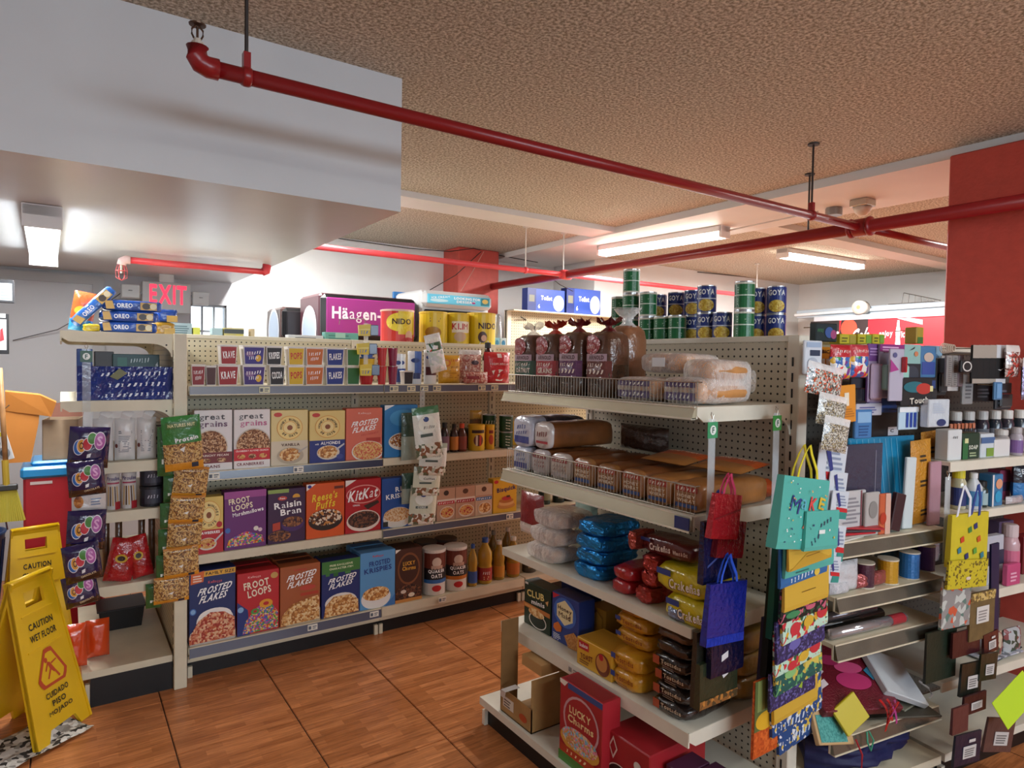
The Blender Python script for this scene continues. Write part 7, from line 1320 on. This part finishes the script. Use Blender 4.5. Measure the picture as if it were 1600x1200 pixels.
for k in range(7):
    r = thing('lip_balm', 'orange-topped lip balm standing in the white tray, number %s' % ('one', 'two', 'three', 'four', 'five', 'six', 'seven')[k], 'lip balm', S(s0+.012+.024*k, .105, z+.077)); MB().cbox(-.009, 0, 0, .009, .006, .045, .002).build('pack', CARD('#2a1c1a'), r); MB().cbox(-.009, -.001, .026, .009, .007, .048, .002).build('header', CARD('#b8603a' if k % 2 else '#c87a5a'), r)
sstand('soap_box', 'tall white box at the left end of the toiletries shelf', 'small box', 1481, 672, 1502, 724, .02, .05, '#d4d8da', [('s', 3, .5, .75, .4, .1, '#3a3a44')], z=z)
sstand('soap_box', 'dark green box with gold lettering on the toiletries shelf', 'small box', 1503, 677, 1530, 718, .025, .05, '#1f3a2a', [('r', 0, .0, .3, .75, '#2a6a3a'), ('t', 'SOAP', .6, .45, .5, .16, '#e0e6d8'), ('l', .4, .1, .95, .3, 2, '#a8b890'), ('r', .1, .62, .3, .8, '#d8d8a0')], z=z)
sstand('soap_box', 'white and green meadow box on the toiletries shelf', 'small box', 1532, 678, 1553, 714, .025, .05, '#c9d4dc', [('r', 0, .6, 1, .85, '#4a6a9a'), ('r', .4, .05, 1, .4, '#7a9a3a')], z=z)
sstand('soap_box', 'plain white box turned sideways on the toiletries shelf', 'small box', 1554, 687, 1578, 711, .02, .05, '#d9d9da', [], z=z)
jar('purple-labelled bottle at the right of the toiletries shelf', 1588, .03, z, .022, .11, '#c4bcc8', '#b0acb0', '#7a5a98')
z = .978
jar('clear bottle with a yellow cap on the second toiletries shelf', 1500, .05, z, .026, .15, '#c9c2a0', '#d8cc2e', '#23306a')
bottle('toiletry_bottle', 'square clear rubbing alcohol bottle on the second toiletries shelf', 'bottle', S(b2x(1519, 800, .03), .03, z+.001), [(.028, 0), (.03, .006), (.03, .085), (.012, .115), (.012, .12)], '#c4ccd4', [(.014, .116), (.014, .135), (.01, .137)], '#d9dcdf', lab=(.03, .015, .07, '#4a86b8'), face=SA)
jar('small dark amber bottle with a black cap on the second toiletries shelf', 1536, .04, z, .022, .10, '#20302c', '#17181a', '#9ab4b8', al=1)
sstand('medicine_box', 'blue box with an orange fish shape on the second toiletries shelf', 'small box', 1549, 742, 1566, 794, .02, .05, '#3a78a8', [('r', 0, .0, .15, 1, '#d8d4d8'), ('e', .6, .7, .3, .16, '#d89a7a'), ('e', .55, .3, .3, .18, '#2a9ac8')], z=z)
sstand('medicine_box', 'white and maroon box behind the blue fish box', 'small box', 1562, 735, 1578, 790, .08, .05, '#8a3a5a', [('r', 0, .3, 1, .6, '#3a2a4a')], z=z)
pouch('salt_bag', 'dark blue epsom salt bag at the right edge', 'salt bag', S(b2x(1580, 780, .05), .045, z), .13, .15, .05, [(.5, WRAP('#2a78b8')), (1, WRAP('#171c2c'))], [('t', 'EPSOM', .5, .82, .7, .13, '#cfd8e0', 4), ('t', 'SALT', .5, .62, .55, .13, '#cfd8e0', 4)], rotz=SA, seed=380)
pouch('cotton_bag', 'small clear bag lying before the salt bag', 'small bag', S(b2x(1580, 790, .0), .02, z), .11, .03, .03, [(1, M('#b8b0b4', .2, bump=1, bscale=40, coat=.6))], rotz=SA, seed=381)
z = .663
sstand('razor_pack', 'white and dark blue hygiene pack on the third toiletries shelf', 'hygiene pack', 1540, 838, 1566, 918, .04, .03, '#b8bcc8', [('r', 0, .4, 1, .7, '#2a3048'), ('r', .1, .05, .9, .3, '#d4d4d8')], z=z)
jar('tall pink cotton rounds sleeve on the third toiletries shelf', 1584, .05, z, .034, .225, '#c4a0a8', '#cdbcc0', '#c86a8a', 'cotton sleeve', al=1)
sstand('hygiene_pack', 'pink hygiene pack in front of the cotton rounds', 'hygiene pack', 1574, 882, 1594, 912, .0, .02, '#c04a7a', [('l', .2, .2, .8, .7, 3, '#e6b0c8')], z=z)
sstand('hygiene_pack', 'dark red box at the right edge of the third toiletries shelf', 'small box', 1598, 838, 1625, 905, .06, .05, '#7a1620', [], z=z)
sstand('hygiene_pack', 'violet pack standing behind the blue and white hygiene pack', 'hygiene pack', 1560, 815, 1582, 880, .16, .05, '#5a4a6a', [('e', .5, .6, .3, .15, '#a890a0')], z=z)
z = .36
for k, (u, v, c, l) in enumerate(((1560, 975, '#c4b8a0', 'flowered pack on the lowest toiletries shelf'), (1590, 960, '#b4b8bc', 'white pack on the lowest toiletries shelf'))):
    pouch('hygiene_pack', l, 'hygiene pack', S(b2x(u-12, v, .03), .05, z), .11, .10, .04, [(1, CM([c, c, '#8a4a4a', '#3a4a3a'], 60, .4, .3))], rotz=SA, seed=384+k)
for k in range(3):
    sstand('magazine', 'magazine lying at the bottom right, %s of the pile' % ('bottom', 'middle', 'top')[k], 'magazine', 1545, 1060, 1620, 1110, .0+.01*k, .2, ('#8a8fa8', '#b8bcc4', '#3a3f4a')[k], z=z+.0, H=.008) if False else None
# ------------------------------------------------------------------ strip of bags in front of the toiletries bay
def sbag(label, u0, u1, v0, v1, d, mat, items=(), handle=None, tilt=0, t=.01, name='gift_bag', cat='gift bag'):
    s0, zb = at_s(u0, v1, d); s1_, _ = at_s(u1, v1, d); _, zt = at_s((u0+u1)/2, v0, d); W, H = s1_-s0, zt-zb
    r = thing(name, label, cat, S(s0, d, zb), 0, None, (0, math.radians(tilt), SA))
    MB().rings([[(0, 0, 0), (W, 0, 0), (W, t, 0), (0, t, 0)], [(0, 0, H), (W, 0, H), (W, t*.7, H), (0, t*.7, H)]]).build('bag_body', mat, r)
    if handle:
        for x0, x1, c in ((.12, .35, handle), (.5, .62, '#23408a')):
            MB().ribbon([(W*x0, -.001, H*.97), (W*(x0+.08), -.001, H*1.3), (W*(x0+.16), -.001, H*1.55), (W*(x1+.1), -.002, H*1.3), (W*x1+.02, -.002, H*.95)], (.012, 0, .004), .001).build('handle', M(c, .4), r)
    if items: decals(r, W, H, items, base=.002)
    return r
hs, hz_ = at_s(1490, 770, -.07)
hk = clip_strip('clear hang strip at the left end of the toiletries bay', S(hs, -.05, 1.13), .3); hk.rotation_euler = (0, 0, SA)
PTY = M('#c8b826', .55, var=.05, vscale=20)
conf = [('p', [(x, y), (x+.09, y+.03), (x+.07, y+.14), (x-.02, y+.1)], c) for x, y, c in ((.45, .62, '#3a7a3a'), (.6, .68, '#23306a'), (.25, .45, '#c8401e'), (.7, .42, '#c85a1e'), (.18, .25, '#2a7a8a'), (.38, .12, '#23306a'), (.6, .2, '#5a9a3a'), (.8, .1, '#2a7a8a'))]
sbag('yellow party gift bag with bright confetti letters and a blue ribbon handle', 1484, 1541, 802, 888, -.085, PTY, conf, '#d8dce6', tilt=1, t=.02)
sbag('yellow speckled gift bag below the confetti one', 1480, 1541, 872, 922, -.098, CM(['#c4b424', '#c4b424', '#c4b424', '#c4b424', '#6a5a1a'], 150, .5, 0), [('e', .5, .35, .06, .06, '#d8c8b8')], tilt=4)
sbag('grey gift bag with orange and white tulips below the yellow bags', 1470, 1514, 905, 985, -.08, CM(['#8f8d8c', '#8f8d8c', '#c8583a', '#bfc4c0', '#5a7a72', '#8f8d8c'], 46, .5, 0), tilt=2)
sbag('brown kraft gift bag with a white price label', 1514, 1552, 925, 1004, -.075, M('#6a5836', .5, var=.2, vscale=30), [('r', .25, .35, .75, .7, '#d4d2ce'), ('l', .32, .4, .68, .64, 4, '#8a8886'), ('r', 0, .82, 1, 1, CM(['#a8904a', '#6a5836', '#c8b070'], 120, .4, 0))])
sbag('long navy ribbon bag edge right of the brown gift bag', 1548, 1560, 850, 1010, -.06, M('#161c44', .4), tilt=-3)
sbag('dark green gift bag left of the hanging strip at the right', 1446, 1492, 985, 1070, -.05, M('#16261a', .45, bump=.2))
wine = [(1488, 1530, 985, 1030, '#3a1018', 'dark maroon gift bag under the tulip bag'), (1538, 1560, 990, 1025, '#4a1a1a', 'maroon bag with a white label at the right of the strip'), (1500, 1532, 1035, 1090, '#141a14', 'black bag with a white label in the lower strip'), (1530, 1556, 1020, 1065, '#1a2418', 'dark green bag with a white label in the lower strip'), (1506, 1540, 1085, 1120, '#3a1218', 'wine red bag with a white label in the lower strip'), (1536, 1580, 1115, 1175, '#5a3f3c', 'brown satin bag with a white label near the bottom right'), (1490, 1530, 1145, 1200, '#171a34', 'navy bag with two white labels at the bottom right'), (1488, 1512, 1105, 1150, '#5a3030', 'rust satin bag left of the lower strip')]
for k, (u0, u1, v0, v1, c, l) in enumerate(wine):
    sbag(l, u0, u1, v0, v1, -.07-.008*k, M(c, .35, bump=.3, bscale=20, coat=.3), [('r', .3, .2, .8, .6, '#c9c6c4'), ('l', .36, .26, .74, .54, 4, '#6a6866')]+([('r', .5, .7, .75, .8, '#c9c6c4')] if k in (1, 6) else []) if k not in (0, 7) else (), tilt=(0, -6, 3, 5, 0, 14, 4, 0)[k])
r = thing('neon_card', 'neon yellow card sheet at the bottom right corner', 'card sheet', S(at_s(1562, 1140, -.16)[0], -.16, at_s(1562, 1120, -.16)[1]), 0, None, (math.radians(-20), math.radians(-24), SA)); MB().cbox(0, 0, -.05, .2, .003, .05, .001).build('sheet', M('#b8d81e', .5), r)
MB().box(.9, -.18, .36, .901, 0, .361) if False else None
for k, (u0, v0, c, l) in enumerate(((1545, 1035, '#b4b8c8', 'white printed magazine at the right edge'), (1558, 1050, '#3a3f44', 'dark printed magazine under the white one at the right edge'))):
    s, zz = at_s(u0, v0, .02); r = thing('magazine', l, 'magazine', S(s, .02, .361+.008*(1-k)), 0, None, (0, 0, SA+math.radians(8*k))); MB().cbox(0, 0, 0, .24, .18, .006, .001).build('cover', CM([c, c, '#6a6e78', '#d8d8d8'], 60, .4, 0), r)
# ------------------------------------------------------------------ lower shelf and deck of the narrow bay
z = .288
r = thing('gift_bag', 'large magenta gift bag with glitter and pink shapes lying on the lower stationery shelf', 'gift bag', S(-.02, .0, z+.10), 0, None, (math.radians(-62), math.radians(8), SA+math.radians(-4)))
MB().cbox(0, 0, 0, .36, .03, .27, .003).build('bag_body', M('#6a1024', .35, bump=.5, bscale=150, coat=.3), r)
decals(r, .36, .27, [('e', .62, .4, .22, .13, '#b8306a'), ('e', .68, .6, .18, .09, '#c84a7a'), ('e', .5, .72, .14, .08, '#a8285a'), ('p', [(.1, .5), (.3, .6), (.32, .55), (.14, .42)], '#e0d4d8'), ('p', [(.05, .35), (.25, .44), (.26, .36), (.1, .28)], '#e0d4d8'), ('p', [(.7, .85), (.95, .9), (.9, .8)], '#e0d4d8'), ('p', [(.85, .55), (.97, .62), (.97, .45), (.88, .4)], '#2a7a9a')], lambda s, t, o: (s, -o-.001, t))
r = thing('gift_bag', 'white gift bag lying on its side beside the magenta one', 'gift bag', S(.30, .01, z+.10), 0, None, (math.radians(-60), math.radians(22), SA+math.radians(-10)))
MB().cbox(0, 0, 0, .2, .025, .19, .003).build('bag_body', M('#c3c8cc', .45, var=.04), r)
MB().tube([(.25, .01, .05), (.28, .01, .07), (.285, .01, .1), (.25, .01, .12)], .004, 6).build('handle', M('#d8d8da', .5), r)
r = thing('gift_bag', 'cream and teal gift bag with brown script half behind the cascade', 'gift bag', S(-.07, -.02, z+.012), 0, None, (math.radians(-30), math.radians(12), SA))
MB().cbox(0, 0, 0, .17, .02, .15, .003).build('bag_body', CARD('#c9a878'), r); decals(r, .17, .15, [('r', .05, .05, .8, .58, CM(['#4a9a94', '#3a8a86', '#5aa8a2'], 200, .5, 0)), ('t', 'ow', .5, .78, .6, .2, '#3a2a20', -6)], lambda s, t, o: (s, -o-.001, t))
r = thing('gift_bag', 'yellow gift bag corner resting on the cream and teal bag', 'gift bag', S(.045, -.035, z+.02), 0, None, (math.radians(-25), math.radians(-24), SA)); MB().cbox(0, 0, 0, .11, .012, .09, .002).build('bag_body', CARD('#c4b420'), r)
m = MB(); rr = thing('ribbon_bow', 'bunch of red and pink curling ribbon on the lower stationery shelf', 'ribbon', S(.24, -.03, z+.012), SA)
for k in range(6):
    a0 = k*.9; m.ribbon([(.012*k-.03+.02*math.sin(a0+q*.7), -.01+.02*math.cos(a0+q*.5), .09-.012*q) for q in range(8)], (.012, .003, 0), .0008, 1 if k % 3 == 2 else 0)
m.build('ribbon', [M('#c01c1e', .3, coat=.4), M('#b03a86', .3, coat=.4)], rr)
m = MB(); m.tube([(.0, 0, .0), (.02, -.01, -.05), (.018, -.01, -.16), (.012, -.01, -.22)], .003, 6); tag(m.build('twisted_cord', M('#a82430', .5), None, loc=S(.085, -.03, z), rotz=SA), 'red twisted cord hanging from the lower stationery shelf', 'cord')
m = MB(); m.tube([(.0, 0, .0), (.012, -.01, -.03), (-.004, -.012, -.06), (-.016, -.008, -.03), (-.01, 0, 0)], .003, 6); tag(m.build('bag_cord', M('#3a9a7a', .5), None, loc=S(.155, -.025, z+.01), rotz=SA), 'green looped bag cord hanging from the lower stationery shelf', 'cord')
for k, (s, d, w_, h_, c, l) in enumerate(((.22, .03, .28, .22, '#4a463c', 'dark grey folded bag under the white gift bag'), (.38, .0, .16, .18, '#8a8878', 'pale folded paper sheet at the right of the lower stationery shelf'))):
    r = thing('folded_bag', l, 'folded bag', S(s, d, z+.003+.008*k), 0, None, (0, 0, SA+math.radians(-20+30*k))); MB().cbox(0, 0, 0, w_, h_, .007, .002).build('sheet', M(c, .5, bump=.3, bscale=25, var=.2, vscale=14), r)
r = pouch('fabric_roll', 'crumpled dark blue cloth heap on the base under the stationery shelves', 'cloth', S(.03, .12, .112), .5, .12, .2, [(1, M('#10164a', .6, bump=.6, bscale=14))], rotz=SA, seed=390, wr=.15)
# ================================================================== BACKGROUND
def bgc(u, v, Y): return at_y(u, v, Y)
zs = 1.60; Yn = CY+CD+.16
def tin(label, u0, u1, v0, col, items, H=None, Y=Yn, lid=None):
    a, b = at_y(u0, 535, Y), at_y(u1, 535, Y); R = (b.x-a.x)/2*.95; H = H or at_y((u0+u1)/2, v0, Y).z-zs
    return can('milk_tin', label, 'milk tin', ((a.x+b.x)/2, Y, zs+.001), R, H, col, items, lid='#c9c4a8', lidh=.012 if lid else 0, lidcol=lid, face=math.radians(-14))
tin('large red and yellow milk powder tin, leftmost on top of the cereal unit', 595, 645, 485, '#c8342c', [('r', .45, .3, 1, 1, '#e0c21e'), ('e', .5, .64, .36, .26, '#e6cf3a'), ('t', 'NIDO', .55, .66, .5, .16, '#3a1410'), ('e', .75, .25, .12, .16, '#d8a888'), ('e', .72, .12, .2, .1, '#c02a2a')], lid='#e0b8a8')
tin('yellow milk powder tin with its front turned away, second from left', 656, 697, 488, '#dcbe20', [('e', .4, .4, .25, .16, '#a87a1c'), ('l', .3, .7, .7, .85, 2, '#8a6a1c')], lid='#d8b42a')
tin('yellow milk powder tin with a white KLIM label, third from left', 697, 731, 490, '#d8b822', [('r', .2, .42, .9, .75, '#e6dcc8'), ('t', 'KLIM', .5, .6, .6, .18, '#b8202a'), ('e', .5, .3, .22, .14, '#c8a888')], lid='#d8b42a')
tin('yellow milk powder tin with brown lettering, rightmost on top of the cereal unit', 731, 771, 490, '#dcbe20', [('t', 'NIDO', .6, .62, .6, .18, '#3a1410'), ('e', .42, .3, .13, .16, '#4a2a20'), ('e', .46, .27, .08, .09, '#d8a888'), ('p', [(.3, .05), (.65, .05), (.6, .2), (.38, .2)], '#e6dcd0')], lid='#d8b42a')
for k, (u, c, l) in enumerate(((776, '#8fc4dc', 'small pale blue pack right of the yellow tins'), (786, '#c9dce4', 'small white and blue pack right of the yellow tins'))):
    carton('small_pack', l, 'small box', (bgc(u-4, 530, Yn).x, Yn, zs+.001), .05, .075, .04, c, [('e', .5, .5, .3, .3, '#3a8ab8')])
# clear goods on top of the cereal unit, left part
for k, (u0, u1, v0, c, l, it) in enumerate(((258, 300, 505, '#8fa4a8', 'grey printed carton behind the cookie packs on top of the cereal unit', [('l', .1, .2, .9, .9, 5, '#4a6468')]), (331, 348, 513, '#a8c4c8', 'pale aqua tub on top of the cereal unit', []), (350, 381, 513, '#c9bc6a', 'yellow and black carton on top of the cereal unit', [('r', .0, .55, 1, .9, '#2a2c24'), ('r', .6, .1, .95, .5, '#d8c83a')]), (302, 313, 512, '#cdd03a', 'small lime green pot on top of the cereal unit', []), (392, 398, 514, '#c9b48a', 'tiny tan bottle on top of the cereal unit', []), (508, 560, 520, '#6ab0a4', 'mint green carton on top of the cereal unit beside the freezer sign', [('l', .1, .1, .9, .9, 3, '#4a8a80'), ('r', .3, .5, .6, .95, '#a8d8c8')]), (450, 505, 524, '#c9cdd2', 'white carton with black script on top of the cereal unit', [('l', .2, .3, .8, .8, 2, '#2a2a30')]))):
    a, b = bgc(u0, 522, Yn-.05), bgc(u1, 522, Yn-.05); zt = bgc((u0+u1)/2, v0, Yn-.05).z
    carton('small_carton', l, 'small box', (a.x, Yn-.05, zs+.001), b.x-a.x, max(.03, zt-zs), .06, c, it)
# freezers along the back
def freezer(label, Y, u0, u1, v0, vb, side_u, header_items, bodyc, headc, depth=.6, z0=0, glass=True, side_items=(), cols='#111114'):
    a, b = at_y(u0, 500, Y), at_y(u1, 500, Y); zt = at_y((u0+u1)/2, v0, Y).z; zb = at_y((u0+u1)/2, vb, Y).z; W = b.x-a.x
    r = thing('freezer', label, 'freezer', (a.x, Y, 0)); H = zt
    MB().cbox(0, .02, 0, W, depth, H, .02).build('cabinet', M(bodyc, .35, var=.06, vscale=6), r)
    MB().cbox(0, -.04, zb, W, .03, H-.01, .03).build('header_frame', M(cols, .3), r)
    MB().cbox(.03, -.045, zb+.025, W-.03, -.03, H-.035, .012).build('header_sign', M(headc, .35, emit=.25), r)
    decals(r, W-.06, H-.06-zb, header_items, lambda s, t, o: (.03+s, -.0455-o, zb+.025+t))
    MB().cbox(.03, 0, .12, W-.03, .02, zb-.02, .01).build('door_frame', M('#1a1a1c', .3), r)
    MB().box(.08, -.003, .2, W-.08, .0, zb-.1).build('door_glass', film('#8ab0c0', .5, .05, 0), r)
    MB().tube([(W-.055, -.03, .7), (W-.055, -.03, 1.2)], .01, 8).build('door_handle', M('#b8b8ba', .3, .6), r)
    if side_items: decals(r, depth, .5, side_items, lambda s, t, o: (-o-.002, depth-s, 1.5+t))
    return r
HD = [('t', 'Häagen-Dazs', .5, .55, .88, .42, '#f0e4ec', 0)]
EMB = [('e', .5, .46, .36, .36, '#dfe0e4'), ('e', .5, .46, .32, .32, '#a8b8cc'), ('t', 'Häagen', .5, .3, .55, .1, '#2a1c22')]
freezer('maroon ice cream freezer with a purple lit sign behind the cereal unit', 4.75, 500, 650, 462, 530, 450, HD, '#4a2830', '#8a2a72', .5, side_items=EMB)
freezer('brown ice cream freezer partly hidden left of the purple-signed one', 5.3, 440, 492, 480, 530, 400, [], '#4a3634', '#1a1518', .45, side_items=EMB)
DS = [('t', 'LOOKING FOR', .62, .7, .42, .26, '#ffffff'), ('t', 'DESSERT', .6, .34, .3, .26, '#ffffff'), ('t', 'ICE CREAM', .2, .7, .28, .2, '#e8f6fa', 6), ('e', .18, .35, .14, .16, '#bfe4f0'), ('r', .84, .1, .98, .9, '#2a8a9a'), ('e', .91, .55, .05, .25, '#d8c46a'), ('e', .72, .3, .03, .1, '#b83a8a')]
freezer('white dessert freezer with a light blue sign in front of the far red column', 4.75, 658, 766, 456, 482, 640, DS, '#c9ccce', '#5ab4d0', .5, cols='#c2c6c8')
wall_card('price_sign', 'small blue sign board with a white cloud beside the dessert freezer', 'sign board', 615, 457, 657, 480, 5.3, '#2a7ac0', [('e', .75, .35, .2, .25, '#e6f0f6'), ('e', .6, .3, .15, .18, '#e6f0f6')], .03)
# far wall display
Yp = 5.0
a, b = at_y(791, 500, Yp), at_y(968, 500, Yp); zt = at_y(830, 487, Yp).z
pg = thing('peg_display', 'far cream pegboard display behind the bread bags', 'shelf unit', (a.x, Yp, 0)); W = b.x-a.x
MB().box(0, 0, .1, W, .015, zt).build('pegboard_panel', peg_material('#c2b898'), pg); MB().box(0, -.28, 0, W, .015, .1).build('base', CREAM, pg)
MB().cbox(0, -.12, zt-.012, W, .02, zt, .003).build('top_ledge', CREAM, pg)
for x in (0, W-.04): MB().box(x, -.02, 0, x+.04, .03, zt).build('upright', CREAM, pg)
MB().tube([(at_y(808, 487, Yp).x-a.x, -.06, zt-.06), (at_y(822, 492, Yp).x-a.x, 0, zt-.08)], .005, 6).build('peg_hook', DARK, pg)
for k, (u0, u1) in enumerate(((824, 882), (885, 938))):
    x0, x1 = at_y(u0, 487, Yp-.1).x, at_y(u1, 487, Yp-.1).x; ztt = at_y((u0+u1)/2, 452, Yp-.1).z
    carton('tissue_box', 'blue and white toilet tissue pack on the far pegboard display, %s one' % ('left', 'right')[k], 'tissue pack', (x0, Yp-.1, zt+.001), x1-x0, ztt-zt, .09, '#23408f', [('r', .0, .0, .22, 1, '#1a2a66'), ('r', .04, .4, .18, .7, '#6a6a5a'), ('e', .83, .4, .15, .36, '#b4c4e0'), ('t', 'Toilet', .5, .6, .3, .2, '#ffffff'), ('t', '6', .3, .22, .05, .18, '#ffffff')])
cn = thing('cup_stack', 'tall stack of clear plastic cups standing behind the sauce bottle', 'cup stack', (at_y(788, 540, Yn).x, Yn+.09, zs+.001)); m = MB()
for k in range(9): m.lathe([(.022, .012*k*1.6), (.033, .012*k*1.6+.075), (.035, .012*k*1.6+.078)], seg=14)
MB().lathe([(.03, 0), (.032, .12), (.02, .24), (.012, .25)], seg=14).build('cup', M('#a9adb2', .25, .3, bump=.3, bscale=60, stretch=(1, 1, 6)), cn, smooth=True)
# cans on the back shelf of the bread unit
zc = 1.60
GRN = '#1a6a3c'
def goya(label, u, v, X, lvl, blue=False, txt='', R=.0375, H=.11):
    y = at_x(u, 520, X).y
    it = [('r', 0, .04, 1, .1, '#d8d8c8'), ('r', 0, .9, 1, .96, '#d8d8c8'), ('r', 0, .5, 1, .54, '#cfe0d0'), ('l', .2, .2, .8, .45, 3, '#9ac8a8'), ('l', .2, .6, .8, .85, 3, '#9ac8a8')]
    if blue: it = [('t', 'GOYA', .5, .76, .72, .2, '#f0f2f6'), ('e', .5, .28, .36, .22, CM(['#c9a83a', '#b8902a', '#dcc45a'], 150, .4, .3)), ('r', 0, .5, 1, .54, '#c9d0e0')]
    return can('food_can', label, 'food can', (X, y, zc+.001+lvl*(H+.0005)), R, H, '#1f3580' if blue else GRN, it, face=math.radians(-55), rough=.3)
gx = 2.14
cans = [(985, 0, 0, 0), (985, 0, 1, 0), (985, 0, 2, 0), (1012, 0, 0, 0), (1012, 0, 1, 0), (967, .05, 0, 0), (967, .05, 1, 0), (1035, 0, 0, 0), (1058, 0, 0, 0), (1028, .11, 1, 1), (1028, .11, 0, 1), (1056, .1, 0, 1), (1056, .1, 1, 1), (1082, .09, 0, 1), (1082, .09, 1, 1), (1103, 0, 0, 1), (1103, 0, 1, 1), (1162, 0, 0, 0), (1162, 0, 1, 0), (1128, .0, 0, 1)]
lv = ('bottom', 'second', 'third')
for k, (u, dx, l, bl_) in enumerate(cans):
    goya('%s can, %s level, %s' % ('blue chickpea' if bl_ else 'green', lv[l], {985: 'in the tallest column', 1012: 'beside the tallest column', 967: 'half hidden left of the tallest column', 1035: 'single one right of the pair', 1058: 'single one left of the blue cans', 1028: 'behind the green ones', 1056: 'in the back blue column', 1082: 'in the middle blue column', 1103: 'in the right blue column', 1162: 'in the lone green column', 1128: 'lying row left of the lone green column', 1145: 'tucked against the lone green column'}[u]), u, 0, gx+dx, l, bool(bl_))
# right group on its own ledge
for k, (u, l) in enumerate(((1182, 0), (1182, 1), (1212, 0), (1212, 1))):
    y = at_x(u, 520, 2.36).y
    can('food_can', 'blue chickpea can, %s of the %s column at the right end' % (lv[l], ('left', 'right')[k // 2]), 'food can', (2.36, y, zc+.001+l*.1105), .037, .11, '#1f3580', [('t', 'GOYA', .5, .76, .72, .2, '#f0f2f6'), ('e', .5, .28, .36, .22, CM(['#c9a83a', '#b8902a', '#dcc45a'], 150, .4, .3))], face=math.radians(-55), rough=.3)
# drinks coolers along the right wall
Xk = 7.35
y0, y1 = at_x(1270, 520, Xk).y, at_x(1450, 520, Xk).y; zt = at_x(1380, 498, Xk).z; zb = at_x(1380, 546, Xk).z
ck = thing('drinks_cooler', 'long drinks cooler with a bright red lit sign at the far right', 'cooler', (Xk, y0, 0), RB); W = y0-y1+.6
MB().cbox(0, 0, 0, W, .7, zt+.06, .01).build('cabinet', M('#b8bcc0', .4), ck)
MB().cbox(0, -.05, zb, W, .01, zt, .01).build('sign_panel', M('#c01c28', .35, emit=.5), ck)
fx = lambda u: (y0-at_x(u, 520, Xk).y)/W
decals(ck, W, zt-zb, [('r', 0, 0, fx(1315), 1, '#1c1414'), ('p', [(fx(1312), 0), (fx(1360), 0), (fx(1360), 1), (fx(1318), 1)], '#241012'), ('e', fx(1330), .72, .05, .3, '#d8402a'), ('t', 'CocaCola', fx(1332), .42, fx(1362)-fx(1302), .5, '#f4eeee', 6, .3), ('t', 'enjoy', fx(1388), .48, fx(1399)-fx(1378), .24, '#f0c8cc'), ('p', [(fx(1403), .12), (fx(1411), .12), (fx(1410), .4), (fx(1411), .55), (fx(1409), .75), (fx(1408.5), .92), (fx(1405.5), .92), (fx(1405), .75), (fx(1403), .55), (fx(1404), .4)], '#f4eeee'), ('t', 'ice cold', fx(1426), .48, fx(1442)-fx(1414), .24, '#f0c8cc'), ('p', [(fx(1405), .98), (fx(1445), .75), (fx(1445), .9), (fx(1425), .98)], '#f0d0d4')], lambda s, t, o: (s, -.051-o, zb+t))
MB().cbox(.05, -.02, .15, W-.05, .0, zb-.03, .01).build('glass_doors', film('#c9dce6', .5, .05, 0), ck)
MB().cbox(-.3, .12, zt+.062, W+.2, .6, zt+.16, .01).build('top_fairing', M('#aebac4', .3), ck)
MB().tube([(-.3, .10, zt+.10), (W+.2, .10, zt+.13)], .018, 8).build('pipe_insulation', M('#d8dcde', .5), ck)
y_ = at_x(1343, 493, Xk).y; rl_ = thing('paper_roll', 'white paper roll standing on the drinks cooler', 'paper roll', (Xk+.03, y_, zt+.063), RB); m = MB(); m.tube([(0, -.06, .075), (0, .05, .075)], .075, 20); m.build('roll', M('#dad6ca', .6), rl_, smooth=True); MB().tube([(0, -.062, .075), (0, -.058, .075)], .022, 12).build('core', M('#b89a6a', .6), rl_)
w3 = thing('wire_basket', 'grey wire basket tipped on top of the drinks cooler', 'wire basket', (Xk+.15, at_x(1410, 485, Xk).y, zt+.167), RB); m = MB()
for k in range(7): m.tube([(-.2+.07*k, 0, 0), (-.2+.07*k, .25, .0), (-.18+.06*k, .25, .14-.018*k)], .004, 5)
for q in (0, .25): m.tube([(-.22, q, 0), (.24, q, 0)], .005, 5)
m.tube([(-.18, .25, .14), (.2, .25, .03)], .005, 5); m.build('wire', M('#8a8680', .4, .6), w3)
sp = thing('meter_box', 'tall grey electrical box high on the far wall corner', 'electrical box', at_y(1258, 478, 5.1)); MB().cbox(0, -.10, 0, .10, .015, .24, .008).build('box', M('#77756e', .45, .3), sp); MB().box(.01, -.103, .02, .09, -.1, .22).build('door', M('#6a6862', .4, .3), sp)
cable('white cable loop from the ceiling past the grey electrical box', [at_y(1252, 443, 5.08), at_y(1268, 446, 5.08), at_y(1277, 462, 5.08), at_y(1281, 485, 5.08)], '#cfccc4', .008)
cable('thin dark cable running along the top of the far right wall', [at_x(1262, 441, 8.06), at_x(1345, 433, 8.06), at_x(1445, 424, 8.06)], '#3a3a38', .006)
cable('thin dark cable along the top of the back right wall', [at_y(1090, 425, 5.09), at_y(1200, 436, 5.09), at_y(1256, 442, 5.09)], '#4a4a48', .006)
